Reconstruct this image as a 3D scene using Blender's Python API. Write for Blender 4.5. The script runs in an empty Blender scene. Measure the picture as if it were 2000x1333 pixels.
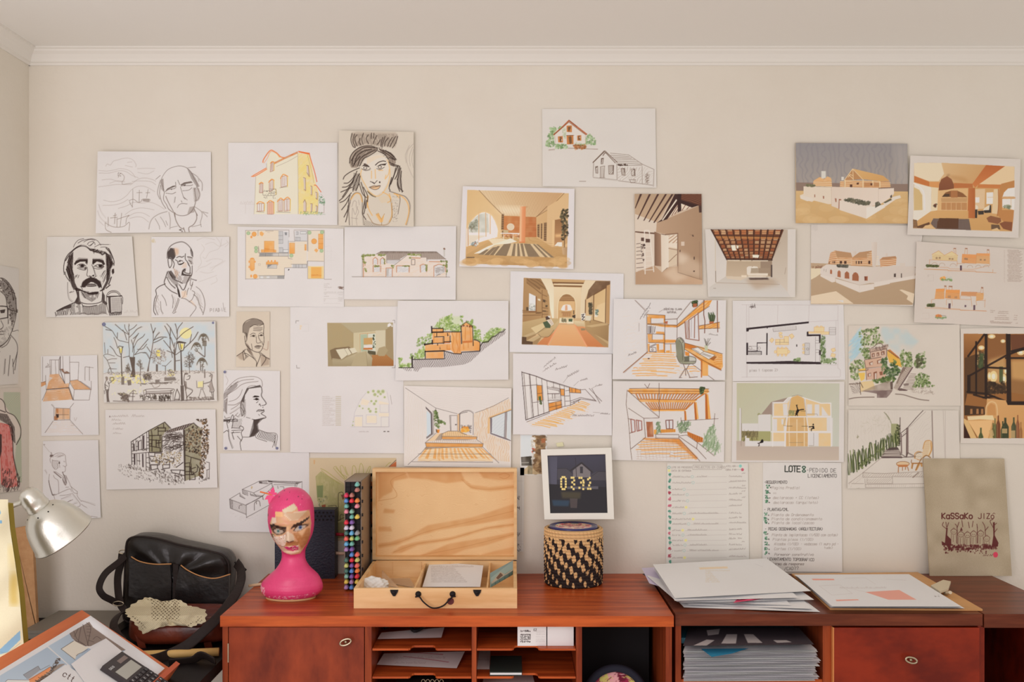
import bpy,bmesh,math,random
import numpy as np
from mathutils import Vector,Matrix

random.seed(7)
rng = np.random.default_rng(7)
SC = bpy.context.scene
COL = SC.collection

# ------------------------------------------------------------------ camera
D,F,HZ,ZC = 2.60,1944.0,706.0,1.45      # wall distance, focal length (px), horizon row, eye height
cam_d = bpy.data.cameras.new('camera')
cam_d.lens = 35.0
cam_d.sensor_width = 36.0
cam_d.sensor_fit = 'HORIZONTAL'
cam_d.shift_y = (HZ - 666.5) / 2000.0
cam_d.clip_start = 0.05
cam = bpy.data.objects.new('camera',cam_d)
COL.objects.link(cam)
cam.location = (0,-D,ZC)
cam.rotation_euler = (math.radians(90),0,0)
SC.camera = cam

# ------------------------------------------------------------------ light
w = bpy.data.worlds.new('daylight')
SC.world = w
w.use_nodes = True
bg = w.node_tree.nodes['Background']
bg.inputs[0].default_value = (1.0,0.91,0.86,1)
bg.inputs[1].default_value = 0.76

def area(name,loc,target,sx,sy,power,col):
 ld = bpy.data.lights.new(name,'AREA')
 ld.shape = 'RECTANGLE'
 ld.size,ld.size_y = sx,sy
 ld.energy = power
 ld.color = col
 o = bpy.data.objects.new(name,ld)
 COL.objects.link(o)
 o.location = loc
 o.rotation_euler = (Vector(target) - Vector(loc)).to_track_quat('-Z','Y').to_euler()
 return o

# daylight from the window on the left, low and beside the camera, and a wider one behind it
area('window_light',(-1.15,-2.5,1.2),(-0.5,0.0,1.4),0.9,1.2,14,(1.0,0.93,0.97))
area('room_light',(-0.2,-3.4,2.2),(0.0,0.0,1.5),3.2,1.2,15.5,(1.0,0.93,0.97))

vs = SC.view_settings
vs.view_transform = 'Standard'
vs.look = 'None'
vs.exposure = 0.0
vs.gamma = 1.0
vs.use_curve_mapping = False

# ------------------------------------------------------------------ helpers
LIT = np.array([0.823,0.742,0.709])          # colour of the daylight in the room

def s2l(c):
 c = np.asarray(c,dtype=np.float64) / 255.0
 return np.where(c <= 0.04045,c / 12.92,((c + 0.055) / 1.055) ** 2.4)

def alb(c):
 return np.clip(s2l(c) / LIT,0.002,0.93)

def P(px,py,y=0.0):
 d = D + y
 return Vector(((px - 1000) * d / F,y,ZC - (py - HZ) * d / F))

def onz(px,py,z):
 d = (ZC - z) * F / (py - HZ)
 return Vector(((px - 1000) * d / F,d - D,z))

def onplane(px,py,p0,n):
 o = Vector((0,-D,ZC))
 r = Vector(((px - 1000) / F,1.0,-(py - HZ) / F))
 t = (p0 - o).dot(n) / r.dot(n)
 return o + r * t

def mat(name,c,rough=0.6,metal=0.0,spec=0.4,bump=0.0,bscale=40.0,var=0.0,vscale=8.0,stretch=(1,1,1),c2=None,coat=0.0,detail=4.0,raw=False):
 m = bpy.data.materials.new(name)
 m.use_nodes = True
 nt = m.node_tree
 b = nt.nodes['Principled BSDF']
 lin = (lambda q: tuple(np.asarray(q,float))) if raw else (lambda q: tuple(alb(q)))
 b.inputs['Base Color'].default_value = (*lin(c),1)
 b.inputs['Roughness'].default_value = rough
 b.inputs['Metallic'].default_value = metal
 b.inputs['Specular IOR Level'].default_value = spec
 if coat:
  b.inputs['Coat Weight'].default_value = coat
  b.inputs['Coat Roughness'].default_value = 0.25
 if var or c2 or bump:
  tc = nt.nodes.new('ShaderNodeTexCoord')
  mp = nt.nodes.new('ShaderNodeMapping')
  mp.inputs['Scale'].default_value = stretch
  nt.links.new(tc.outputs['Object'],mp.inputs[0])
 if var or c2:
  no = nt.nodes.new('ShaderNodeTexNoise')
  no.inputs['Scale'].default_value = vscale
  no.inputs['Detail'].default_value = detail
  no.inputs['Roughness'].default_value = 0.6
  nt.links.new(mp.outputs[0],no.inputs['Vector'])
  cr = nt.nodes.new('ShaderNodeValToRGB')
  a0 = np.asarray(lin(c))
  a1 = np.asarray(lin(c2)) if c2 else np.clip(a0 * (1 - var),0,1)
  cr.color_ramp.elements[0].position = 0.36
  cr.color_ramp.elements[1].position = 0.66
  cr.color_ramp.elements[0].color = (*a0,1)
  cr.color_ramp.elements[1].color = (*a1,1)
  nt.links.new(no.outputs['Fac'],cr.inputs[0])
  nt.links.new(cr.outputs[0],b.inputs['Base Color'])
 if bump:
  n2 = nt.nodes.new('ShaderNodeTexNoise')
  n2.inputs['Scale'].default_value = bscale
  n2.inputs['Detail'].default_value = 3
  nt.links.new(mp.outputs[0],n2.inputs['Vector'])
  bp = nt.nodes.new('ShaderNodeBump')
  bp.inputs['Strength'].default_value = bump
  bp.inputs['Distance'].default_value = 0.004
  nt.links.new(n2.outputs['Fac'],bp.inputs['Height'])
  nt.links.new(bp.outputs[0],b.inputs['Normal'])
 return m

def ink_mat(name,rough=0.75,spec=0.25,bump=0.0):
 """colour comes from the printed / drawn colour attribute of the sheet"""
 m = bpy.data.materials.new(name)
 m.use_nodes = True
 nt = m.node_tree
 b = nt.nodes['Principled BSDF']
 a = nt.nodes.new('ShaderNodeAttribute')
 a.attribute_name = 'ink'
 nt.links.new(a.outputs['Color'],b.inputs['Base Color'])
 b.inputs['Roughness'].default_value = rough
 b.inputs['Specular IOR Level'].default_value = spec
 if bump:
  tc = nt.nodes.new('ShaderNodeTexCoord')
  n2 = nt.nodes.new('ShaderNodeTexNoise')
  n2.inputs['Scale'].default_value = 60
  nt.links.new(tc.outputs['Object'],n2.inputs['Vector'])
  bp = nt.nodes.new('ShaderNodeBump')
  bp.inputs['Strength'].default_value = bump
  bp.inputs['Distance'].default_value = 0.003
  nt.links.new(n2.outputs['Fac'],bp.inputs['Height'])
  nt.links.new(bp.outputs[0],b.inputs['Normal'])
 return m

M_INK = ink_mat('drawn_paper',0.8,0.15)
M_PRINT = ink_mat('printed_photo',0.55,0.25)

def tag(o,label=None,cat=None,group=None,kind=None):
 if label:
  o['label'] = label
 if cat:
  o['category'] = cat
 if group:
  o['group'] = group
 if kind:
  o['kind'] = kind
 return o

def empty(name,loc,label=None,cat=None,group=None,rz=0.0):
 o = bpy.data.objects.new(name,None)
 o.empty_display_size = 0.05
 COL.objects.link(o)
 o.location = loc
 o.rotation_euler = (0,0,rz)
 return tag(o,label,cat,group)

def link(name,me,m=None,parent=None,smooth=False):
 o = bpy.data.objects.new(name,me)
 COL.objects.link(o)
 if m is not None:
  for q in (m if isinstance(m,(list,tuple)) else [m]):
   me.materials.append(q)
 if smooth:
  me.polygons.foreach_set('use_smooth',[True] * len(me.polygons))
 if parent is not None:
  o.parent = parent
  # shapes are given in world space: take the parent's place out of them
  bpy.context.view_layer.update()
  me.transform(parent.matrix_world.inverted())
 return o

def obj(name,bm,m=None,parent=None,smooth=False,bevel=0.0,seg=2):
 if bevel:
  es = [e for e in bm.edges if len(e.link_faces) == 2 and e.calc_face_angle(0) > 0.6]
  bmesh.ops.bevel(bm,geom=es,offset=bevel,segments=seg,affect='EDGES',profile=0.5)
 bmesh.ops.recalc_face_normals(bm,faces=bm.faces[:])
 me = bpy.data.meshes.new(name)
 bm.to_mesh(me)
 bm.free()
 return link(name,me,m,parent,smooth)

def box(bm,x0,y0,z0,x1,y1,z1,mi=0):
 v = [bm.verts.new(p) for p in ((x0,y0,z0),(x1,y0,z0),(x1,y1,z0),(x0,y1,z0),(x0,y0,z1),(x1,y0,z1),(x1,y1,z1),(x0,y1,z1))]
 for f in ((0,3,2,1),(4,5,6,7),(0,1,5,4),(1,2,6,5),(2,3,7,6),(3,0,4,7)):
  fc = bm.faces.new([v[i] for i in f])
  fc.material_index = mi
 return v

def prism(bm,pts,vec,mi=0):
 """closed prism of a planar outline pushed along vec"""
 a = [bm.verts.new(p) for p in pts]
 b = [bm.verts.new(Vector(p) + Vector(vec)) for p in pts]
 n = len(pts)
 fs = [bm.faces.new(a[::-1]),bm.faces.new(b)]
 for i in range(n):
  fs.append(bm.faces.new([a[i],a[(i + 1) % n],b[(i + 1) % n],b[i]]))
 for f in fs:
  f.material_index = mi
 return a,b

def catmull(p,sub=6,closed=False):
 p = [np.asarray(q,float) for q in p]
 n = len(p)
 if n < 3:
  return p
 out = []
 rngi = range(n) if closed else range(n - 1)
 for i in rngi:
  p0 = p[(i - 1) % n] if closed or i > 0 else 2 * p[0] - p[1]
  p1 = p[i]
  p2 = p[(i + 1) % n]
  p3 = p[(i + 2) % n] if closed or i + 2 < n else 2 * p[-1] - p[-2]
  for k in range(sub):
   t = k / sub
   out.append(0.5 * ((2 * p1) + (p2 - p0) * t + (2 * p0 - 5 * p1 + 4 * p2 - p3) * t * t + (3 * p1 - p0 - 3 * p2 + p3) * t ** 3))
 if not closed:
  out.append(p[-1])
 return out

def tube(bm,pts,r,seg=10,sub=0,flat=None,side=None,cap=True,mi=0):
 """round (or, with flat, strap shaped) tube along a path; r a number or one per point"""
 if sub:
  if isinstance(r,(list,tuple)):
   rr = catmull([(q,0,0) for q in r],sub)
   r = [float(q[0]) for q in rr]
  pts = catmull(pts,sub)
 pts = [Vector(q) for q in pts]
 n = len(pts)
 if not isinstance(r,(list,tuple)):
  r = [r] * n
 rings = []
 up = None
 for i in range(n):
  t = (pts[min(i + 1,n - 1)] - pts[max(i - 1,0)]).normalized()
  if side is not None:
   sd = Vector(side[i] if isinstance(side,list) else side)
   u = (sd - t * sd.dot(t)).normalized()
  elif up is None:
   u = t.orthogonal().normalized()
  else:
   u = (up - t * up.dot(t)).normalized()
  up = u
  v = t.cross(u).normalized()
  ring = []
  for k in range(seg):
   a = 2 * math.pi * k / seg
   ca,sa = math.cos(a),math.sin(a)
   if flat:
    ca = math.copysign(abs(ca) ** 0.5,ca)
    sa = math.copysign(abs(sa) ** 0.5,sa)
   ring.append(bm.verts.new(pts[i] + u * (ca * r[i]) + v * (sa * (flat if flat else r[i]))))
  rings.append(ring)
 for i in range(n - 1):
  for k in range(seg):
   f = bm.faces.new([rings[i][k],rings[i][(k + 1) % seg],rings[i + 1][(k + 1) % seg],rings[i + 1][k]])
   f.material_index = mi
 if cap:
  for rg in (rings[0][::-1],rings[-1]):
   f = bm.faces.new(rg)
   f.material_index = mi
 return rings

def lathe(bm,prof,seg=48,axis=None,org=(0,0,0),mi=0,capped=True):
 """profile of (radius, height) turned about axis through org"""
 ax = Vector(axis or (0,0,1)).normalized()
 u = ax.orthogonal().normalized()
 v = ax.cross(u)
 org = Vector(org)
 rings = []
 for r,h in prof:
  if r < 1e-6:
   rings.append([bm.verts.new(org + ax * h)])
  else:
   rings.append([bm.verts.new(org + ax * h + (u * math.cos(2 * math.pi * k / seg) + v * math.sin(2 * math.pi * k / seg)) * r) for k in range(seg)])
 for a,b in zip(rings,rings[1:]):
  for k in range(seg):
   k2 = (k + 1) % seg
   if len(a) == 1 and len(b) == 1:
    continue
   if len(a) == 1:
    f = bm.faces.new([a[0],b[k2],b[k]])
   elif len(b) == 1:
    f = bm.faces.new([a[k],a[k2],b[0]])
   else:
    f = bm.faces.new([a[k],a[k2],b[k2],b[k]])
   f.material_index = mi
 if capped:
  for rg in (rings[0],rings[-1]):
   if len(rg) > 1:
    f = bm.faces.new(rg)
    f.material_index = mi
 return rings

# ------------------------------------------------------------------ drawing on sheets
FONT = {}
for _q in ("A 062046 1434|B 060030413303 33453606|C 4130100105163645|D 06002042442606|E 40000646 0333|F 400006 0333|G 41301001051636454323|"
  "H 0006 4046 0343|I 2026|J 4045361605|K 0006 400346|L 000646|M 0600234046|N 06004640|O 103041453616050110|P 06003041423303|"
  "Q 103041453616050110 3446|R 06003041423303 2346|S 413010010213334445361605|T 0040 2026|U 000516364540|V 002640|W 0016233640|"
  "X 0046 4006|Y 002340 2326|Z 00400646|0 103041453616050110|1 112026|2 01103041420646|3 0110304133234445361605|4 300444 3036|"
  "5 4000033344453605|6 300105163645443304|7 004016|8 103041051636450110|9 1645413010010213 1343|a 4332120305163645 4246|"
  "b 0006 0312324345361605|c 4332120305163645|d 4046 4332120305163645|e 04444332120305163645|f 302126 1232|"
  "g 42473818 4332120305163645|h 0006 0312324346|i 2226 2021|j 323728 3031|k 0006 420446|l 2026|m 0206 03122326 23324346|"
  "n 0206 0312324346|o 123243453616050312|p 0208 0312324345361605|q 4248 4332120305163645|r 0206 03123243|s 43321203143445361605|"
  "t 202536 1232|u 020516364542 4246|v 022642|w 0216243642|x 0246 4206|y 0226 4218|z 02420646|- 1333|. 2526|/ 4006|( 30121436|"
  ") 10323416|? 01103041422324 2526|+ 1333 2224|: 2223 2526|! 2024 2526|^ 102130|, 2637|' 2021").split('|'):
 FONT[_q[0]] = [[(int(s[i]),int(s[i + 1])) for i in range(0,len(s),2)] for s in _q[2:].split()]

PW = (216,206,201)
PC = (211,200,191)
K = (44,34,32)
G_ = (128,114,106)
OR = (216,138,62)
GR = (118,136,84)

def vnoise(h,w,cell,r):
 gh,gw = int(h / cell) + 3,int(w / cell) + 3
 g = r.random((gh,gw))
 y = np.arange(h) / cell
 x = np.arange(w) / cell
 yi,xi = y.astype(int),x.astype(int)
 fy,fx = y - yi,x - xi
 fy = (fy * fy * (3 - 2 * fy))[:,None]
 fx = (fx * fx * (3 - 2 * fx))[None,:]
 a = g[np.ix_(yi,xi)]
 b = g[np.ix_(yi,xi + 1)]
 c = g[np.ix_(yi + 1,xi)]
 d = g[np.ix_(yi + 1,xi + 1)]
 return (a * (1 - fx) + b * fx) * (1 - fy) + (c * (1 - fx) + d * fx) * fy

class Sheet:
 """a sheet of paper: a quad on the wall (photo pixels fix its place), drawn on stroke by stroke"""

 def __init__(s,reg,corners,base=PW,dens=1.3,grain=2.0):
  s.x0,s.y0 = reg[0],reg[1]
  s.k = max((reg[2] - reg[0]) / 2000.0,(reg[3] - reg[1]) / 1333.0) if len(reg) == 4 else 1.0
  c = np.array(corners,float).reshape(4,2)
  s.c = c
  wd = max(np.linalg.norm(c[1] - c[0]),np.linalg.norm(c[2] - c[3]))
  hg = max(np.linalg.norm(c[3] - c[0]),np.linalg.norm(c[2] - c[1]))
  s.q = dens
  s.sk = 0.0
  s.W,s.H = max(2,int(wd * dens)),max(2,int(hg * dens))
  s.r = np.random.default_rng(int(abs(c.sum()) * 10) % 100000)
  s.im = np.empty((s.H,s.W,3),np.float32)
  s.im[:] = base
  if grain:
   s.im += ((s.r.random((s.H,s.W,1)) - 0.5) * grain + (vnoise(s.H,s.W,40,s.r)[...,None] - 0.5) * grain * 1.5)

 # zoomed-view coordinates -> grid coordinates
 def g(s,pts):
  p = np.asarray(pts,float) * s.k + (s.x0,s.y0)
  c = s.c
  u = np.full(len(p),0.5)
  v = np.full(len(p),0.5)
  for _ in range(6):
   f = (c[0] * ((1 - u) * (1 - v))[:,None] + c[1] * (u * (1 - v))[:,None] + c[2] * (u * v)[:,None] + c[3] * ((1 - u) * v)[:,None]) - p
   fu = (c[1] - c[0]) * (1 - v)[:,None] + (c[2] - c[3]) * v[:,None]
   fv = (c[3] - c[0]) * (1 - u)[:,None] + (c[2] - c[1]) * u[:,None]
   det = fu[:,0] * fv[:,1] - fu[:,1] * fv[:,0]
   u = u - (f[:,0] * fv[:,1] - f[:,1] * fv[:,0]) / det
   v = v - (fu[:,0] * f[:,1] - fu[:,1] * f[:,0]) / det
  return np.stack([u * (s.W - 1),v * (s.H - 1)],1)

 @staticmethod
 def parse(t):
  if not isinstance(t,str):
   return [np.asarray(t,float)]
  k = 1.0
  if t[0] == '~':                                 # '~': tens of view pixels
   t,k = t[1:],10.0
  return [np.array(q.split(),float).reshape(-1,2) * k for q in t.split('|')]

 def bb(s,x0,y0,x1,y1):
  return max(0,int(x0)),max(0,int(y0)),min(s.W,int(x1) + 2),min(s.H,int(y1) + 2)

 def blend(s,b,cov,c,a):
  if b[2] <= b[0] or b[3] <= b[1]:
   return
  v = s.im[b[1]:b[3],b[0]:b[2]]
  k = (cov * a)[...,None]
  v += k * (np.asarray(c,np.float32) - v)

 def cov_line(s,gp,wd):
  r = wd / 2 + 1
  b = s.bb(gp[:,0].min() - r,gp[:,1].min() - r,gp[:,0].max() + r,gp[:,1].max() + r)
  cov = np.zeros((max(0,b[3] - b[1]),max(0,b[2] - b[0])),np.float32)
  if not cov.size:
   return b,cov
  for p,q in zip(gp[:-1],gp[1:]):
   x0,y0,x1,y1 = s.bb(min(p[0],q[0]) - r,min(p[1],q[1]) - r,max(p[0],q[0]) + r,max(p[1],q[1]) + r)
   if x1 <= x0 or y1 <= y0:
    continue
   X = np.arange(x0,x1)[None,:] - p[0]
   Y = np.arange(y0,y1)[:,None] - p[1]
   dx,dy = q - p
   t = np.clip((X * dx + Y * dy) / (dx * dx + dy * dy + 1e-9),0,1)
   dd = np.hypot(X - t * dx,Y - t * dy)
   cc = np.clip(wd / 2 + 0.5 - dd,0,min(1,wd))
   v = cov[y0 - b[1]:y1 - b[1],x0 - b[0]:x1 - b[0]]
   np.maximum(v,cc,out=v)
  return b,cov

 def l(s,t,w=1.0,c=K,a=0.9,sm=1,j=0.0):
  for p in s.parse(t):
   if sm and len(p) > 2:
    p = np.array(catmull(list(p),5))
   gp = s.g(p)
   if j:
    gp = gp + s.r.normal(0,j,gp.shape)
   b,cov = s.cov_line(gp,max(w * s.q * 0.78,0.6))
   s.blend(b,cov,c,a * 0.95)
   if s.sk and w < 2.2 and len(gp) > 1:                # a second, looser pass of the pen
    t_ = np.linspace(0,1,len(gp))[:,None]
    g2 = gp + s.r.normal(0,0.55,2) * s.q + s.r.normal(0,0.8,2) * s.q * t_ * s.sk
    b,cov = s.cov_line(g2,max(w * s.q * 0.55,0.6))
    s.blend(b,cov,c,a * 0.55)

 def cov_poly(s,gp):
  b = s.bb(gp[:,0].min() - 1,gp[:,1].min() - 1,gp[:,0].max() + 1,gp[:,1].max() + 1)
  h,w = max(0,b[3] - b[1]),max(0,b[2] - b[0])
  cov = np.zeros((h,w),np.float32)
  if not cov.size:
   return b,cov
  q = np.roll(gp,-1,0)
  xs = np.arange(b[0],b[2])[None,:]
  for oy in (-0.33,0,0.33):
   ys = (np.arange(b[1],b[3]) + oy)
   acc = np.zeros((h,w),np.float32)
   for p0,p1 in zip(gp,q):
    if p0[1] == p1[1]:
     continue
    lo,hi = (p0,p1) if p0[1] < p1[1] else (p1,p0)
    sgn = 1.0 if p0[1] < p1[1] else -1.0
    rows = (ys >= lo[1]) & (ys < hi[1])
    if not rows.any():
     continue
    xc = lo[0] + (ys[rows] - lo[1]) / (hi[1] - lo[1]) * (hi[0] - lo[0])
    acc[rows] += sgn * np.clip(xs - xc[:,None] + 0.5,0,1)
   cov += np.clip(np.abs(acc),0,1) / 3
  return b,cov

 def f(s,t,c,a=1.0,c2=None,ang=90,n=0.0,nc=9,soft=0,sm=0):
  for p in s.parse(t):
   if sm:
    p = np.array(catmull(list(p),5,True))
   b,cov = s.cov_poly(s.g(p))
   if not cov.size:
    continue
   if soft:
    cov = s.blur(cov,soft)
   if n:
    cov = cov * np.clip(1 - n * vnoise(cov.shape[0],cov.shape[1],nc,s.r) * 1.6 + n * 0.3,0,1)
   if c2 is not None:
    h,w = cov.shape
    th = math.radians(ang)
    gx = np.linspace(0,1,w)[None,:] * math.cos(th) + np.linspace(0,1,h)[:,None] * math.sin(th)
    gx = (gx - gx.min()) / (gx.max() - gx.min() + 1e-9)
    cc = np.asarray(c,np.float32) * (1 - gx[...,None]) + np.asarray(c2,np.float32) * gx[...,None]
    s.blend(b,cov,cc,a)
   else:
    s.blend(b,cov,c,a)

 @staticmethod
 def blur(m,r):
  for ax in (0,1):
   for _ in range(2):
    k = int(r)
    pad = [(k,k) if i == ax else (0,0) for i in range(2)]
    cs = np.cumsum(np.pad(m,pad),ax)
    cs = np.concatenate([np.zeros_like(np.take(cs,[0],ax)),cs],ax)
    n = m.shape[ax]
    m = (np.take(cs,range(2 * k + 1,2 * k + 1 + n),ax) - np.take(cs,range(0,n),ax)) / (2 * k + 1)
  return m.astype(np.float32)

 def h(s,t,ang,sp,w=0.7,c=K,a=0.7,j=0.5,rag=0.0):
  for p in s.parse(t):
   b,m = s.cov_poly(s.g(p))
   if not m.size:
    continue
   th = math.radians(ang)
   X = np.arange(b[0],b[2])[None,:]
   Y = np.arange(b[1],b[3])[:,None]
   v = (-X * math.sin(th) + Y * math.cos(th)) / (sp * s.q)
   v = v + (vnoise(m.shape[0],m.shape[1],14,s.r) - 0.5) * j
   dd = np.abs(v - np.round(v)) * sp * s.q
   wq = max(w * s.q * 0.92,0.6)
   cov = np.clip(wq / 2 + 0.5 - dd,0,min(1,wq)) * m
   if rag:
    idx = np.round(v).astype(int)
    tab = s.r.random(4096)
    u = X * math.cos(th) + Y * math.sin(th)
    cov = cov * np.where(vnoise(m.shape[0],m.shape[1],6,s.r) * 0.6 + tab[idx % 4096] * 0.4 > rag,1,0.15)
   s.blend(b,cov,c,a)

 def inside(s,t,n):
  gp = s.g(s.parse(t)[0])
  b,m = s.cov_poly(gp)
  ys,xs = np.nonzero(m > 0.5)
  if not len(ys):
   return np.zeros((0,2))
  i = s.r.integers(0,len(ys),n)
  return np.stack([xs[i] + b[0],ys[i] + b[1]],1).astype(float)

 def b(s,t,n,r0,r1,cols,a=0.8,asp=1.0):
  """blobs: leaves, dabs, stipple"""
  for p in s.inside(t,n):
   r = s.r.uniform(r0,r1) * s.q
   rx,ry = r * s.r.uniform(0.7,1.3) * asp,r * s.r.uniform(0.7,1.3)
   R = max(rx,ry) + 1
   b = s.bb(p[0] - R,p[1] - R,p[0] + R,p[1] + R)
   if b[2] <= b[0] or b[3] <= b[1]:
    continue
   X = (np.arange(b[0],b[2])[None,:] - p[0]) / rx
   Y = (np.arange(b[1],b[3])[:,None] - p[1]) / ry
   cov = np.clip((1 - np.hypot(X,Y)) * r + 0.5,0,1) * min(1,r * 1.6)
   s.blend(b,cov,cols[s.r.integers(0,len(cols))],a * s.r.uniform(0.6,1))

 def t_(s,t,n,ln,ang,jit,w,cols,a=0.8,cv=0.0):
  """ticks: short strokes of about one direction inside an outline"""
  for p in s.inside(t,n):
   th = math.radians(ang + s.r.normal(0,jit))
   q = ln * s.q * s.r.uniform(0.5,1.3) / 2
   dx,dy = math.cos(th) * q,math.sin(th) * q
   cx,cy = -dy * cv * s.r.uniform(-1,1),dx * cv * s.r.uniform(-1,1)
   gp = np.array([[p[0] - dx,p[1] - dy],[p[0] + cx,p[1] + cy],[p[0] + dx,p[1] + dy]])
   b,cov = s.cov_line(gp,max(w * s.q * 0.9,0.6))
   s.blend(b,cov,cols[s.r.integers(0,len(cols))],a * s.r.uniform(0.6,1))

 def e(s,cx,cy,rx,ry=None,w=1.0,c=K,a=0.9,a0=0,a1=360):
  ry = rx if ry is None else ry
  t = np.radians(np.linspace(a0,a1,28))
  p = np.stack([cx + rx * np.cos(t),cy + ry * np.sin(t)],1)
  if w:
   s.l(p,w,c,a,0)
  else:
   s.f(p,c,a)

 def t(s,txt,x,y,h,c=K,w=0.8,a=0.85,rot=0.0,sl=0.0,wob=0.0,adv=1.5):
  u = h / 6.0
  cx = 0.0
  th = math.radians(rot)
  for ch in txt:
   if ch == ' ':
    cx += 4.0 * u
    continue
   wd = 0
   for st in FONT.get(ch,[]):
    q = np.array(st,float) * (u * 0.85,u)
    if wob:
     q += s.r.normal(0,wob * u,q.shape)
    q[:,0] += cx - sl * (q[:,1] - 6 * u)
    wd = 4 * u * 0.85
    p = np.stack([x + q[:,0] * math.cos(th) - q[:,1] * math.sin(th),y + q[:,0] * math.sin(th) + q[:,1] * math.cos(th)],1)
    s.l(p,w,c,a,0)
   cx += wd + adv * u
  return cx

 def wr(s,x,y,x2,h,c=K,w=0.7,a=0.55,rot=0.0,dens=1.0):
  """a line of small handwriting too fine to read"""
  n = max(4,int(abs(x2 - x) / (h * 0.34) * dens))
  px = np.linspace(x,x2,n) + s.r.normal(0,h * 0.06,n)
  py = y + np.where(np.arange(n) % 2 == 0,0,-h * 0.75) * s.r.uniform(0.4,1.25,n)
  gap = s.r.random(n) < 0.10
  py = py + (px - x) * math.tan(math.radians(rot))
  i0 = 0
  for i in range(1,n + 1):
   if i == n or gap[i]:
    if i - i0 > 1:
     s.l(np.stack([px[i0:i],py[i0:i]],1),w,c,a,0)
    i0 = i

 def colours(s):
  return alb(np.clip(s.im,0,255).reshape(-1,3))

 def mesh(s,name,place,lift=None):
  """place(px, py, off) -> world points; lift(u, v) -> metres off the support"""
  u = np.linspace(0,1,s.W)[None,:]
  v = np.linspace(0,1,s.H)[:,None]
  c = s.c
  px = c[0,0] * (1 - u) * (1 - v) + c[1,0] * u * (1 - v) + c[2,0] * u * v + c[3,0] * (1 - u) * v
  py = c[0,1] * (1 - u) * (1 - v) + c[1,1] * u * (1 - v) + c[2,1] * u * v + c[3,1] * (1 - u) * v
  off = lift(u,v) * np.ones_like(px) if lift else np.zeros_like(px)
  co = place(px,py,off).reshape(-1,3)
  return grid_mesh(name,co,s.W,s.H,s.colours())

def grid_mesh(name,co,W,H,cols=None,wrap=False):
 me = bpy.data.meshes.new(name)
 i = np.arange(W * H,dtype=np.int32).reshape(H,W)
 if wrap:
  i = np.concatenate([i,i[:,:1]],1)
 q = np.stack([i[1:,:-1],i[1:,1:],i[:-1,1:],i[:-1,:-1]],-1).reshape(-1,4)
 me.vertices.add(len(co))
 me.vertices.foreach_set('co',np.ascontiguousarray(co,np.float32).ravel())
 me.loops.add(q.size)
 me.loops.foreach_set('vertex_index',q.ravel())
 me.polygons.add(len(q))
 me.polygons.foreach_set('loop_start',np.arange(0,q.size,4,dtype=np.int32))
 try:
  me.polygons.foreach_set('loop_total',np.full(len(q),4,np.int32))
 except Exception:
  pass
 me.polygons.foreach_set('use_smooth',np.ones(len(q),bool))
 me.update(calc_edges=True)
 if cols is not None:
  at = me.attributes.new('ink','BYTE_COLOR','POINT')
  c4 = np.ones((len(co),4),np.float32)
  c4[:,:3] = cols
  at.data.foreach_set('color',c4.ravel())
 return me

def on_back(px,py,off):
 d = D - off
 return np.stack([(px - 1000) * d / F,-off,ZC - (py - HZ) * d / F],-1)

XL = P(57,700).x                                   # the left wall

def on_left(px,py,off):
 X = XL + off
 d = (-X) * F / (1000 - px)
 return np.stack([X * np.ones_like(px),d - D,ZC - (py - HZ) * d / F],-1)

def put(s,name,label,cat,lvl=0,lift=(2,2,2,2),wall='B',m=None,group='papers on the wall',extra=None):
 l,t,r,b = [q / 1000.0 for q in lift]
 base = 0.0008 + lvl * 0.0035

 def fn(u,v):
  o = base + l * (1 - u) ** 5 + r * u ** 5 + t * (1 - v) ** 5 + b * v ** 5
  if extra:
   o = o + extra(u,v)
  return o
 me = s.mesh(name,on_back if wall == 'B' else on_left,fn)
 return tag(link(name,me,m or M_INK),label,cat,group)

# ------------------------------------------------------------------ the room
M_WALL = mat('wall_paint',(213,199,185),0.9,spec=0.2,bump=0.12,bscale=120,c2=(210,195,180),vscale=3)
M_CEIL = mat('ceiling_paint',(222,211,203),0.9,spec=0.2)
M_TRIM = mat('trim_paint',(216,204,194),0.7,spec=0.3)
M_FLOOR = mat('floor_tile',(214,202,190),0.5,var=0.1,vscale=4)
ZCEIL,XR,YF = 2.264,2.6,-4.4

def struct(name,x0,y0,z0,x1,y1,z1,m):
 bm = bmesh.new()
 box(bm,x0,y0,z0,x1,y1,z1)
 return tag(obj(name,bm,m),kind='structure')

struct('wall_back',XL - 0.1,0,0,XR,0.1,ZCEIL,M_WALL)
struct('wall_left',XL - 0.1,-0.5,0,XL,0,ZCEIL,M_WALL)
struct('ceiling',XL - 0.1,-3.0,ZCEIL,XR,0.1,ZCEIL + 0.1,M_CEIL)
struct('floor',XL - 0.1,YF,-0.1,XR,0.1,0,M_FLOOR)
CR = [(0,-.042),(.004,-.042),(.005,-.036),(.009,-.034),(.011,-.026),(.017,-.016),(.024,-.010),(.026,-.005),(.031,-.004),(.031,0),(0,0)]
bm = bmesh.new()
prism(bm,[(XL,-a,ZCEIL + b) for a,b in CR],(XR - XL,0,0))
tag(obj('trim_1',bm,M_TRIM),kind='structure')
bm = bmesh.new()
prism(bm,[(XL + a,0,ZCEIL + b) for a,b in CR],(0,-0.5,0))
tag(obj('trim_2',bm,M_TRIM),kind='structure')
struct('baseboard_back',XL,-0.015,0,XR,0,0.09,M_TRIM)

# ------------------------------------------------------------------ the sheets on the wall, left part
PE = (150,132,122)

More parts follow.
